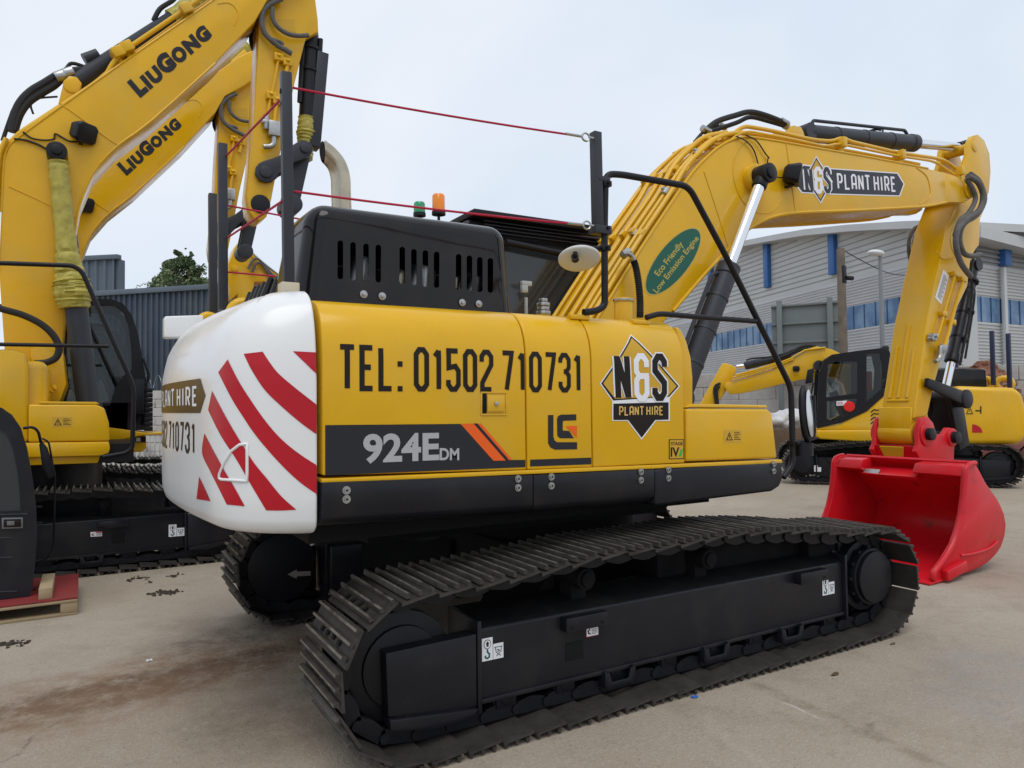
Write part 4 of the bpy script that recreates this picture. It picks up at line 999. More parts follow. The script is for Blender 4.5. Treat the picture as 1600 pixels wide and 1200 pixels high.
# rubber hoses over the knee
bm = nb()
for l, y, r in (([(1100, 206), (1120, 190), (1150, 180), (1172, 175), (1198, 181), (1228, 193)], -.05, .026), ([(1108, 206), (1150, 192), (1172, 183), (1200, 189), (1230, 198)], .08, .022), ([(1085, 222), (1100, 205), (1112, 198), (1126, 196)], .1, .016)): tube(bm, smooth_path(PPY(l, y), 5), r, 10)
obj('hose', bm, RUB, boom)
bm = nb()
for a, b, y in ((1103, 203, -.05), (1226, 191, -.05), (1230, 199, .08), (1128, 197, .1)): p = PY(a, b, y); cyl(bm, p - V((.05, 0, -.01)), p + V((.05, 0, -.01)), .03, None, 10)
obj('hose_fitting', bm, STL, boom, 40, .003)
# corrugated hose and its elbow
bm = nb(); pts = smooth_path(PPY([(990, 407), (994, 420), (998, 445), (1000, 470), (1000, 496)], BY - .12), 6)
L_ = len(pts) * 3; dense = smooth_path(pts, 3); tube(bm, dense, [.030 if i % 2 else .024 for i in range(len(dense))], 12); hs = obj('corrugated_hose', bm, RUB, boom, 60)
bm = nb(); tube(bm, smooth_path(PPY([(972, 396), (980, 396), (987, 400), (991, 410), (993, 420)], BY - .1), 4), .02, 10); p = PY(978, 396, BY - .08); cyl(bm, p - V((.03, 0, .02)), p + V((.03, 0, .02)), .032, None, 8); obj('hose_fitting', bm, STL, boom, 40)
# wires and the work light
bm = nb(); tube(bm, smooth_path(PPY([(1150, 213), (1165, 220), (1178, 235), (1186, 262)], BY - .02), 5), .006, 6); tube(bm, smooth_path(PPY([(1165, 211), (1182, 220), (1196, 240), (1202, 247)], BY - .02), 5), .006, 6); tube(bm, smooth_path(PPY([(1200, 247), (1200, 262), (1212, 276), (1232, 278)], BY - .02), 4), .006, 6); obj('wire', bm, RUB, boom)
def work_light(px, y, parent, s=1.0, nrm=V((.55, -.75, -.2))):
    p = PY(*px, y - .08); bm = nb(); nrm = nrm.normalized(); q1 = V((0, 0, 1)).cross(nrm).normalized(); q2 = nrm.cross(q1)
    for k, (d, w, h) in enumerate(((-.05, .05, .05), (0, .075, .068), (.045, .085, .075))): pass
    ring = lambda d, w, h: [p + nrm * d * s + q1 * x * w * s + q2 * z * h * s for x, z in ((-1, -.7), (-.7, -1), (.7, -1), (1, -.7), (1, .7), (.7, 1), (-.7, 1), (-1, .7))]
    R_ = [[bm.verts.new(v) for v in ring(*a)] for a in ((-.07, .045, .04), (-.05, .07, .06), (.03, .085, .075), (.05, .08, .07))]
    for A, B in zip(R_, R_[1:]):
        for i in range(8): bm.faces.new((A[i], A[(i + 1) % 8], B[(i + 1) % 8], B[i]))
    bm.faces.new(R_[0][::-1]); bm.faces.new(R_[-1]); bmesh.ops.recalc_face_normals(bm, faces=bm.faces)
    box(bm, p + q2 * -.08 * s + V((0, .04, 0)), (.03 * s, .12, .02))
    return obj('work_light', bm, BLK, parent, 40, .006)
work_light((1240, 273), BY, boom, 1.25)
# company sign on the boom
bm = nb(); F_ = lambda l: [(p.x, p.z) for p in PPY(l, BY)]
bxz = lambda u, v, h: V((u, BY - h, v))
lay(bm, poly2d(F_(z2([(332, 402), (345, 388), (500, 410), (882, 436), (921, 500), (894, 571), (500, 560), (335, 552), (300, 508)])), 0), bxz, 0)
lay(bm, poly2d(F_(z2([(335, 410), (348, 396), (500, 416), (878, 442), (914, 500), (890, 565), (500, 554), (340, 546), (309, 506)])), 1), bxz, 1)
lay(bm, poly2d(F_(z2([(418, 340), (512, 487), (444, 612), (350, 468)])), 3), bxz, 0); lay(bm, poly2d(F_(z2([(418, 350), (504, 487), (443, 602), (358, 468)])), 4), bxz, 1); lay(bm, poly2d(F_(z2([(418, 362), (494, 487), (442, 588), (368, 468)])), 5), bxz, 2)
def bl_(ch, q, t, m, off, w=.34): lay(bm, stroke2d(ch, w, t, .12), fit_px(BY, *z2(q)), m, off)
bl_('N', [(348, 552), (408, 555), (336, 396)], .24, 0, .0056, .28); bl_('N', [(357, 548), (404, 551), (344, 402)], .165, 1, .0070, .27)
bl_('S', [(455, 560), (510, 558), (447, 398)], .24, 0, .0056, .28); bl_('S', [(463, 555), (503, 554), (454, 405)], .165, 1, .0070, .27)
bl_('&', [(408, 557), (458, 556), (400, 402)], .15, 0, .0063, .27)
bl_('PLANT HIRE', [(540, 531), (872, 546), (533, 438)], .13, 0, .004, .32)
obj('company_sign', bm, [WPR, mat('navy_print', (.030, .031, .045), .4), YELD], boom, 60)
# green oval
bm = nb(); c, ue, ve = PY(1052.6, 407.5, BY), PY(1091, 358, BY), PY(1032.4, 391.6, BY)
ov = lambda a, b, h: c + (ue - c) * a + (ve - c) * b - V((0, h, 0))
cir = lambda k: [(math.cos(t) * k, math.sin(t) * k) for t in [2 * math.pi * i / 40 for i in range(40)]]
lay(bm, poly2d(cir(1.0), 0), ov, 1); lay(bm, poly2d(cir(.965), 1), ov, 0)
lay(bm, font2d('Eco Friendly', .012), lambda u, v, h: ov(-.52 + u * .98, .02 + v * .5, h), 1, .0032)
lay(bm, font2d('Low Emission Engine', .012), lambda u, v, h: ov(-.86 + u * 1.68, -.52 + v * .46, h), 1, .0032)
obj('eco_label', bm, [GRN, mat('gold_print', (.55, .42, .08), .45)], boom, 60)

# ---- boom cylinders
def hyd(name, parent, a, b, split, rb, rr, eye=.1, mats=None, along=V((0, 1, 0)), ew=.16, bands=3):
    """cylinder from barrel end a to rod end b; split = barrel's share"""
    a, b = V(a), V(b); d = (b - a).normalized(); s = a + (b - a) * split
    bm = nb(); tube(bm, [a, a + d * .05, s - d * .10, s - d * .09, s, s + d * .012], [rb * .9, rb, rb, rb * 1.12, rb * 1.12, rb * .8], 24)
    cyl(bm, a - along * ew / 2, a + along * ew / 2, eye, None, 18)
    side = d.cross(along).normalized()
    for sgn in (1,):
        q = [a + d * .12 + side * rb * .9, a + d * .14 + side * (rb + .05), s - d * .16 + side * (rb + .05), s - d * .12 + side * rb]; tube(bm, fillet(q, .04), .018, 8)
    for i in range(bands): m_ = a + (s - a) * (.25 + .25 * i); cyl(bm, m_ - d * .012, m_ + d * .012, rb * 1.06, None, 20)
    o = obj(name, bm, mats or GRY, parent, 40)
    bm = nb(); cyl(bm, s, b, rr, None, 20); obj('rod', bm, CHR, o)
    bm = nb(); cyl(bm, b - along * ew / 2, b + along * ew / 2, eye, None, 22); cyl(bm, b - along * (ew / 2 + .02), b + along * (ew / 2 + .02), eye * .62, None, 18); cyl(bm, b - d * eye * 1.6, b, eye * .75, None, 16); obj('rod_end', bm, BLK, o, 40, .004)
    return o
for y in (-.46, .46):
    hyd('boom_cylinder', main, PY(1058, 640, -.46).xz.to_3d() if False else V((PY(1062, 622, -.46).x, y, PY(1062, 622, -.46).z)), V((PY(1193, 273, -.46).x, y, PY(1193, 273, -.46).z)), .565, .088, .05, .085)
p = PY(1193, 273, -.46); bm = nb(); cyl(bm, V((p.x, -.40, p.z)), V((p.x, .40, p.z)), .12, None, 24); obj('cylinder_boss', bm, YEL, boom, 40, .01)
# ---- arm cylinder
a_, b_ = PY(1258, 208, 0), PY(1506, 231, 0)
hyd('arm_cylinder', main, a_, b_, .645, .088, .052, .085)
bm = nb(); tube(bm, smooth_path(PPY([(1345, 208), (1360, 204), (1378, 200), (1379, 208)], .02), 3), .009, 6); tube(bm, smooth_path(PPY([(1352, 209), (1368, 202), (1376, 203)], .08), 3), .016, 6); obj('hose', bm, RUB, boom)
# ---- arm
AY = -.19
arm_px = [(1500, 300), (1545, 300), (1540, 324), (1532, 342), (1530, 384), (1526, 388), (1517, 403), (1512, 447), (1495, 482), (1477, 540), (1460, 601), (1449, 650), (1428, 654), (1430, 630), (1436, 593), (1448, 505), (1466, 418), (1480, 352)]
ap = PPY(arm_px, AY); bm = nb(); poly(bm, ap, (0, -2 * AY, 0)); arm = obj('arm', bm, YEL, main, 30, .014, 3)
lug = PPY([(1498, 302), (1509, 254), (1513, 241), (1515, 222), (1520, 212), (1528, 210), (1538, 219), (1546, 240), (1548, 268), (1545, 302)], AY)
bm = nb()
for y in (AY - .002, .132): poly(bm, [V((q.x, y, q.z)) for q in lug], (0, .06, 0))
p = PY(1522, 229, AY); cyl(bm, p - V((0, .015, 0)), p + V((0, .4, 0)), .06, None, 20); obj('arm_lug', bm, YEL, arm, 40, .008)
pb = PY(1436, 678, AY); bm = nb(); cyl(bm, V((pb.x, -.17, pb.z)), V((pb.x, .21, pb.z)), .13, None, 28)
poly(bm, [V((ap[11].x + .02, -.165, ap[11].z + .12)), V((ap[12].x - .01, -.165, ap[12].z + .12)), V((pb.x - .12, -.165, pb.z)), V((pb.x + .12, -.165, pb.z))], (0, .37, 0)); obj('arm_tip_boss', bm, YEL, arm, 40, .006)
# wear bars on the face towards the machine
bm = nb()
def on_face(t, y):
    a0, a1 = ap[12], ap[16]; return V((a0.x + (a1.x - a0.x) * t, y, a0.z + (a1.z - a0.z) * t))
face = [ap[i] for i in (13, 14, 15, 16)]
def facept(z, y, h=.0):
    for a, b in zip(face, face[1:]):
        if min(a.z, b.z) <= z <= max(a.z, b.z): f = (z - a.z) / (b.z - a.z); t = (b - a).normalized(); return V((a.x + (b.x - a.x) * f, y, z)) + V((-t.z, 0, t.x)) * h
    return V((face[0].x, y, z))
for y, zt_ in ((-.09, 2.25), (.01, 2.55), (.11, 2.3)):
    z0_ = face[0].z + .06; tube(bm, [facept(z0_ + (zt_ - z0_) * i / 6, y, .004) for i in range(7)], .017, 8)
z0_ = face[0].z + .03; tube(bm, [facept(z0_, -.12, .004), facept(z0_, .13, .004)], .014, 8)
obj('wear_bar', bm, YEL, arm, 40)
bm = nb(); tube(bm, smooth_path(PPY([(1462, 392), (1470, 402), (1478, 404), (1492, 400), (1497, 385)], AY - .001), 4), .006, 6)
c = PY(1500, 378, AY - .001); tube(bm, [c + V((math.cos(t) * .2, 0, math.sin(t) * .2)) for t in [1.4 + 3.2 * i / 16 for i in range(17)]], .008, 6); obj('weld_seam', bm, YEL, arm)
# pipes and hoses on the arm
for l, r in (([(1492, 430), (1478, 478), (1470, 510), (1464, 528)], .014), ([(1506, 436), (1492, 480), (1484, 512), (1474, 548), (1468, 560)], .020)):
    bm = nb(); tube(bm, PPY(l, AY - .045), r, 10); obj('hydraulic_pipe', bm, YEL, arm)
bm = nb()
for a, b in ((1491, 428), (1503, 436), (1473, 490), (1487, 503)): p = PY(a, b, AY - .03); box(bm, p, (.09, .06, .05)); cyl(bm, p + V((0, -.02, -.03)), p + V((0, -.02, -.045)), .026, None, 10, 1)
obj('pipe_clamp', bm, [YEL, BLK], arm, 40, .005)
bm = nb(); p = PY(1459, 529, AY - .06)
for k in range(4): cyl(bm, p + V((.02 * k - .03, -.02, .03 * (k % 2))), p + V((.02 * k - .03, .04, .03 * (k % 2))), .03, None, 8)
p2 = PY(1470, 548, AY - .07); tube(bm, smooth_path([p2 + V((.06, 0, .05)), p2 + V((.0, 0, .04)), p2 + V((-.02, 0, -.06)), p2 + V((-.08, 0, -.11)), p2 + V((-.12, 0, -.12))], 3), .026, 8); cyl(bm, p2 + V((.03, 0, .06)), p2 + V((.03, 0, -.02)), .045, None, 8); obj('stop_valve', bm, STL, arm, 40, .004)
bm = nb()
for l, r, y in (([(1512, 275), (1528, 285), (1536, 305), (1530, 328), (1510, 342), (1496, 360), (1494, 385), (1502, 412), (1517, 432)], .031, -.42), ([(1516, 272), (1530, 284), (1538, 312), (1526, 336), (1506, 350), (1499, 372), (1505, 394), (1517, 400), (1532, 398)], .030, -.36), ([(1510, 280), (1520, 296), (1524, 312), (1514, 332), (1500, 345), (1492, 368)], .027, -.39)): tube(bm, smooth_path(PPY(l, y), 5), r, 10)
obj('hose', bm, HOSE, arm)
bm = nb()
for l, r, y in (([(1441, 352), (1428, 358), (1420, 378), (1422, 405), (1430, 424)], .022, .24), ([(1443, 355), (1433, 363), (1427, 380), (1428, 400), (1433, 412)], .018, .22)): tube(bm, smooth_path(PPY(l, y), 5), r, 10)
obj('hose', bm, HOSE, arm)
f = fit_px(AY, (1461, 466), (1471, 476), (1474, 421), 1); bm = nb(); q = [PY(a, b, AY - .003) for a, b in ((1461, 465), (1471, 476), (1483, 431), (1474, 421))]
bm.faces.new([bm.verts.new(x) for x in q])
u, w = q[1] - q[0], q[3] - q[0]
for i in range(17):
    k = .10 + i * .048; A = q[0] + u * .2 + w * k - V((0, .001, 0)); B = q[0] + u * (.85 - .2 * (i % 3 == 1)) + w * k - V((0, .001, 0)); g_ = bm.faces.new([bm.verts.new(x) for x in (A, B, B + w * .017, A + w * .017)]); g_.material_index = 1
obj('instruction_plate', bm, [WPR, GPR], arm)
# ---- bucket cylinder and linkage
hyd('bucket_cylinder', main, PY(1520, 415, 0), PY(1474, 622, 0), .735, .07, .045, .075, BLK)
bm = nb()
for l, r, y in (([(1524, 390), (1516, 430), (1519, 450), (1514, 500), (1500, 570)], .014, -.1), ([(1529, 395), (1522, 440), (1522, 470), (1508, 560)], .014, .02)): tube(bm, smooth_path(PPY(l, y), 4), r, 8)
for a, b in ((1515, 440), (1508, 487), (1498, 530)): p = PY(a, b, 0); d = (PY(1474, 622, 0) - PY(1520, 415, 0)).normalized(); cyl(bm, p - d * .012, p + d * .012, .1, None, 18)
obj('hose', bm, RUB, main)
yk = PY(1474, 624, 0); bm = nb(); cyl(bm, V((yk.x, -.27, yk.z)), V((yk.x, .27, yk.z)), .095, None, 24); cyl(bm, V((yk.x, -.28, yk.z)), V((yk.x, -.24, yk.z)), .11, None, 24); cyl(bm, V((yk.x, .24, yk.z)), V((yk.x, .28, yk.z)), .11, None, 20)
# rocker plates to the arm, link down to the hitch
pa_ = PY(1449, 600, -.22)
for y in (-.27, .22): 
    A, B = V((pa_.x, y, pa_.z)), V((yk.x, y, yk.z)); d = (B - A).normalized(); n = V((-d.z, 0, d.x)); poly(bm, [A - d * .07 + n * .05, A - d * .07 - n * .05, B + d * .05 - n * .08, B + d * .05 + n * .08], (0, .05, 0))
lk = PY(1492, 686, -.05)
for y in (-.15, .10):
    A, B = V((yk.x, y, yk.z)), V((lk.x, y, lk.z)); d = (B - A).normalized(); n = V((-d.z, 0, d.x)); poly(bm, [A - d * .05 + n * .13, A - d * .05 - n * .13, B + d * .10 - n * .11, B + d * .10 + n * .11], (0, .05, 0))
A, B = V((yk.x, -.12, yk.z)), V((lk.x, -.12, lk.z)); d = (B - A).normalized(); n = V((-d.z, 0, d.x)); poly(bm, [A + n * .09, A - n * .09, A.lerp(B, .4) - n * .12, B - n * .105 + d * .08, B + n * .105 + d * .08, A.lerp(B, .4) + n * .12], (0, .24, 0)); m_ = A.lerp(B, .7); box(bm, m_ + V((0, .1, 0)), (.2, .2, .2), (V((B - A).normalized()), (0, 1, 0), (B - A).normalized().cross(V((0, 1, 0)))))
obj('bucket_link', bm, BLK, main, 40, .012, 3)
# ---- bucket with hitch ears
QY = -.93; bw = 1.41
sp_px = [(1508, 733), (1514, 726), (1522.7, 724), (1530.7, 737), (1540, 755), (1551, 772), (1562, 788), (1569, 805), (1572, 822), (1570, 840), (1564, 858), (1553, 872), (1538, 884), (1515, 894), (1492, 902), (1475, 909), (1461, 916), (1458, 908), (1458.7, 897), (1474, 876), (1488, 852), (1496, 828), (1501, 806), (1505, 775), (1506.7, 748)]
sp = PPY(sp_px, QY); zmin = min(q.z for q in sp)
sp = [V((q.x, q.y, max(q.z - zmin * max(0, 1 - q.z / .9) + .004, .004))) for q in sp]
bm = nb()
poly(bm, [V((q.x, QY, q.z)) for q in sp], (0, .035, 0))
bucket = thing_part('bucket', main)
obj('side_plate', bm, RED, bucket, 40, .006)
bm = nb(); poly(bm, [V((q.x, QY + bw - .035, q.z)) for q in sp], (0, .035, 0)); obj('side_plate', bm, RED, bucket, 40, .006)
bm = nb()
for y in (QY - .006, QY + bw + .006): tube(bm, smooth_path([V((q.x, y, q.z)) for q in sp[17:25] + sp[0:3]], 2), .024, 8)
obj('wear_bar', bm, RED, bucket, 40)
back_ = [V((q.x, QY, q.z)) for q in sp[3:17]]
def shell(bm, pts, th, y0, y1):
    n = len(pts); inn = []
    for i, q in enumerate(pts):
        t = (pts[min(i + 1, n - 1)] - pts[max(i - 1, 0)]).normalized(); nn_ = V((t.z, 0, -t.x)); inn.append(q + nn_ * th)
    poly(bm, [V((q.x, y0, q.z)) for q in pts] + [V((q.x, y0, q.z)) for q in inn[::-1]], (0, y1 - y0, 0))
bm = nb(); topl = [V((sp[0].x + .01, QY, sp[0].z - .02)), V((sp[2].x, QY, sp[2].z - .03))] + back_
shell(bm, smooth_path([V((q.x, QY, q.z)) for q in [sp[2]] + sp[3:16]], 3), -.025, QY + .022, QY + bw - .022)
obj('shell', bm, RED, bucket, 50)
bm = nb(); t0_, t1_ = sp[24], sp[2]
for y0, y1 in ((QY + .03, -.42), (.16, QY + bw - .03)):
    poly(bm, [V((t0_.x + .0, y0, t0_.z + .02)), V((t0_.x + .05, y0, t0_.z + .11)), V((t1_.x + .05, y0, t1_.z - .0)), V((t1_.x + .06, y0, t1_.z - .10)), V((t0_.x + .09, y0, t0_.z - .01))], (0, y1 - y0, 0))
poly(bm, [V((t0_.x + .03, -.43, t0_.z - .03)), V((t0_.x + .12, -.43, t0_.z + .0)), V((t1_.x + .05, -.43, t1_.z - .10)), V((t1_.x + .06, -.43, t1_.z - .14)), V((t0_.x + .1, -.43, t0_.z - .07))], (0, .60, 0))
obj('top_plate', bm, RED, bucket, 40, .008)
bm = nb(); lp = sp[16]; poly(bm, [V((lp.x - .10, QY - .01, .006)), V((lp.x - .10, QY - .01, .022)), V((lp.x + .25, QY - .01, .055)), V((lp.x + .3, QY - .01, .02))], (0, bw + .02, 0)); obj('cutting_edge', bm, RED, bucket, 40, .004)
bm = nb(); box(bm, V((lp.x + .27, QY - .03, .10)), (.34, .07, .10), (V((1, 0, .18)), (0, 1, 0), V((-.18, 0, 1)))); obj('side_cutter', bm, RED, bucket, 40, .012)
bm = nb(); tube(bm, smooth_path(PPY([(1501, 868), (1520, 865), (1545, 857), (1558, 846)], QY - .004), 4), .012, 8); obj('weld_bead', bm, RED, bucket)
bm = nb(); f = frame(PY(1393, 747, -.43 + .38), PY(1416, 748, -.05), PY(1393, 738, -.05)); pl_ = V((t0_.x + .02, .05, t0_.z + .05))
poly(bm, [V((t0_.x + .058, -.02, t0_.z - .045)), V((t0_.x + .058, .16, t0_.z - .045)), V((t0_.x + .105, .16, t0_.z + .0)), V((t0_.x + .105, -.02, t0_.z + .0))], (-.016, 0, .016)); obj('rating_plate', bm, STL, bucket)
# hitch: two ears round the arm's boss
bm = nb(); e0 = V((pb.x, 0, pb.z))
ear = [(-.16, .06), (-.10, .17), (.02, .19), (.12, .12), (.17, .0), (.30, -.02), (.40, .06), (.50, .05), (.56, -.05), (.52, -.16), (.50, -.30), (.52, -.42), (.20, -.42), (.05, -.36), (-.12, -.30), (-.22, -.18), (-.16, -.10)]
e0 = V((pb.x + .02, 0, pb.z + .0))
hz = max(sp[2].z - .02, 0)
for y in (-.27, .22):
    q = [V((e0.x + a, y, max(e0.z + b, hz - .06))) for a, b in ear]
    poly(bm, q, (0, .055, 0))
    cyl(bm, V((pb.x, y - .02, pb.z)), V((pb.x, y + .075, pb.z)), .13, None, 24)
    cyl(bm, V((e0.x + .47, y - .02, e0.z - .05)), V((e0.x + .47, y + .075, e0.z - .05)), .10, None, 24)
poly(bm, [V((e0.x - .10, -.23, e0.z - .16)), V((e0.x - .19, -.23, hz + .15)), V((e0.x - .14, -.23, hz + .0)), V((e0.x + .05, -.23, hz - .02)), V((e0.x + .05, -.23, e0.z - .16))], (0, .47, 0))
ht = obj('hitch', bm, RED, bucket, 40, .012, 3)
bm = nb()
for x_, z_ in ((pb.x, pb.z), (e0.x + .47, e0.z - .05)): cyl(bm, V((x_, -.345, z_)), V((x_, .33, z_)), .066, None, 20)
obj('hitch_pin', bm, BLK, bucket, 40, .006)
bm = nb(); poly(bm, [V((e0.x - .196, -.12, hz + .135)), V((e0.x - .196, .15, hz + .135)), V((e0.x - .152, .12, hz + .015)), V((e0.x - .152, -.09, hz + .015))], (-.01, 0, -.004)); obj('hitch_label', bm, mat('yellow_sticker', (.62, .5, .02), .5), bucket)

# ---- handrails, mirrors, posts, ropes
HR = -1.30
bm = nb(); tube(bm, fillet(PPY([(912, 488), (932, 486), (945, 478), (944.5, 360), (946, 272), (970, 272.5), (1076, 291), (1139, 409), (1236, 606), (1239, 725), (1224, 746)], HR), .07, 6), .021, 12)
tube(bm, fillet(PPY([(1010, 496), (1030, 490), (1100, 496), (1181, 502)], HR), .05, 5), .018, 12)
hr = obj('handrail', bm, BLK, main, 50)
bm = nb()
for a, b in ((908, 491), (1003, 499)): p = PY(a, b, HR + .02); box(bm, p - V((.02, 0, .02)), (.14, .05, .03))
obj('rail_bracket', bm, YEL, hr, 40, .008)
bm = nb()
for a, b in ((945.5, 288), (944, 358), (944, 388), (1239, 692)): p = PY(a, b, HR); box(bm, p, (.06, .06, .035)); cyl(bm, p - V((0, .05, 0)), p + V((0, .05, 0)), .012, None, 8)
obj('rail_clamp', bm, BLK, hr, 40, .004)
def disc(bm, c, n, r, th, ex=1.0, up=None, m=0, dome=0):
    n = V(n).normalized(); a = (V(up) if up else V((0, 0, 1))); a = (a - n * a.dot(n)).normalized(); b = n.cross(a); N = 32
    rows = []
    for k, (h, s) in enumerate(((-th, .94), (-th * .4, 1), (th * .4, 1), (th, .94), (th + dome, .5))): rows.append([bm.verts.new(c + n * h + (a * math.cos(2 * math.pi * i / N) * ex + b * math.sin(2 * math.pi * i / N)) * r * s) for i in range(N)])
    fs = []
    for A, B in zip(rows, rows[1:]):
        for i in range(N): fs.append(bm.faces.new((A[i], A[(i + 1) % N], B[(i + 1) % N], B[i])))
    fs.append(bm.faces.new(rows[0][::-1])); fs.append(bm.faces.new(rows[-1]))
    bmesh.ops.recalc_face_normals(bm, faces=fs)
    for f_ in fs: f_.material_index = m
mp = PY(905, 404, HR - .06); bm = nb(); disc(bm, mp, (-.18, -.34, -.86), .122, .012, 1, None, 0, .01)
tube(bm, [PY(941, 388, HR), PY(905, 387, HR), mp + V((0, 0, .02))], .012, 8, 0, 1); p = mp + V((-.22, -.42, -.75)).normalized() * .03; tube(bm, fillet([PY(906, 387, HR - .02), PY(899, 392, HR - .1), PY(898, 400, HR - .13)], .03), .014, 8, 0, 1); cyl(bm, PY(898, 401, HR - .12), PY(899, 406, HR - .10), .022, None, 12, 1)
obj('mirror', bm, [mat('mirror_back', (.62, .62, .58), .4), BLK], hr, 50)
mp = PY(1259, 646, HR); bm = nb(); disc(bm, mp, (.36, -.93, .05), .105, .018, 2.0, None, 0, .012)
disc(bm, mp + V((.36, -.93, .05)).normalized() * .031, (.36, -.93, .05), .082, .003, 2.1, None, 1)
tube(bm, fillet(PPY([(1240, 692), (1262, 691), (1272, 680), (1271, 618)], HR), .03), .015, 8); cyl(bm, PY(1255, 692, HR), PY(1255, 712, HR), .07, None, 16)
obj('mirror', bm, [BLK, mat('mirror_glass', (.6, .62, .65), .15, .8)], hr, 50)
PYN = -1.02
def post(a, b, y, s, zb=None):
    t, q = PY(*a, y), PY(*b, y); bm = nb(); d = (t - q)
    box(bm, (t + q) / 2, (s, s, d.length), ((1, 0, 0), (0, 1, 0), d.normalized())); 
    o = obj('safety_post', bm, GRY, main, 40, .004); return t, q, o
t, q, o = post((446.5, 114), (451, 457), PYN, .052); bm = nb(); box(bm, q + V((0, 0, .012)), (.09, .09, .07)); obj('post_base', bm, mat('primer_beige', (.55, .48, .36), .5), o, 40, .005)
bm = nb(); cyl(bm, t + V((-.027, 0, -.10)), t + V((-.029, 0, -.10)), .014, None, 10); obj('hole', bm, INT, o)
post((347.5, 225), (348.5, 485), .55, .06); post((332, 303), (333, 488), 1.28, .06)
pt, pq, fp = post((930.5, 207), (934, 362), HR - .0, .055)
bm = nb(); p = PY(938, 360, HR); box(bm, p, (.12, .075, .05)); box(bm, PY(940, 281, HR), (.09, .06, .03)); obj('post_bracket', bm, GRY, fp, 40, .004)
def rope(a, ya, b, yb, sag=.012, fit=True):
    A, B = PY(*a, ya), PY(*b, yb); bm = nb(); n = 14
    pts = [A.lerp(B, i / n) - V((0, 0, sag * 4 * (i / n) * (1 - i / n))) for i in range(n + 1)]; tube(bm, pts, .0065, 8); o = obj('safety_rope', bm, ROPE, main)
    if fit:
        bm = nb(); d = (B - A).normalized(); c = B + d * .03; r_ = .024; q1 = d; q2 = V((0, 0, 1))
        tube(bm, [c + q1 * math.cos(t) * r_ + q2 * math.sin(t) * r_ for t in [2 * math.pi * i / 14 for i in range(14)]], .006, 6, 0, 0, True); cyl(bm, B - d * .10, B, .009, None, 8); cyl(bm, c + d * .02, c + d * .06, .008, None, 8); obj('eye_bolt', bm, STL, o)
rope((457, 137), PYN, (908, 213), HR - .0, .01); rope((459, 299), PYN, (910, 351), HR, .01)
rope((436, 158), PYN, (354, 243), .52, .0, False); rope((440, 315), PYN, (356, 371), .52, 0, False)
rope((355, 321), .55, (520, 352), .5, 0, False); rope((355, 425), .55, (520, 440), .5, 0, False)
# filler neck and cap on the deck, small marker lamp
bm = nb(); p = PY(974, 497, -.72); q = PY(974, 472, -.72); cyl(bm, p - V((0, 0, .1)), q, .068, None, 22); cyl(bm, q, q + V((0, 0, .022)), .075, None, 22, 1); cyl(bm, q + V((0, 0, .022)), q + V((0, 0, .03)), .05, None, 22, 1); obj('filler_neck', bm, [YEL, STL], main, 40, .004)
bm = nb(); p = PY(849, 485, -.75); 
for k, (r_, h) in enumerate(((.05, .03), (.042, .03), (.045, .03), (.03, .02))): cyl(bm, p + V((0, 0, .028 * k - .03)), p + V((0, 0, .028 * k + .024 - .03)), r_, None, 16)
obj('breather_cap', bm, STL, main, 40, .003)
bm = nb(); p = PY(822, 484, -.75); cyl(bm, p - V((0, 0, .05)), PY(822, 465, -.75), .012, None, 8, 1); 
box(bm, PY(822, 443, -.75), (.075, .03, .03)); box(bm, PY(819, 451, -.75), (.045, .028, .05))
obj('side_lamp', bm, [mat('grey_plate', (.42, .45, .45), .4), BLK], main, 40, .004)

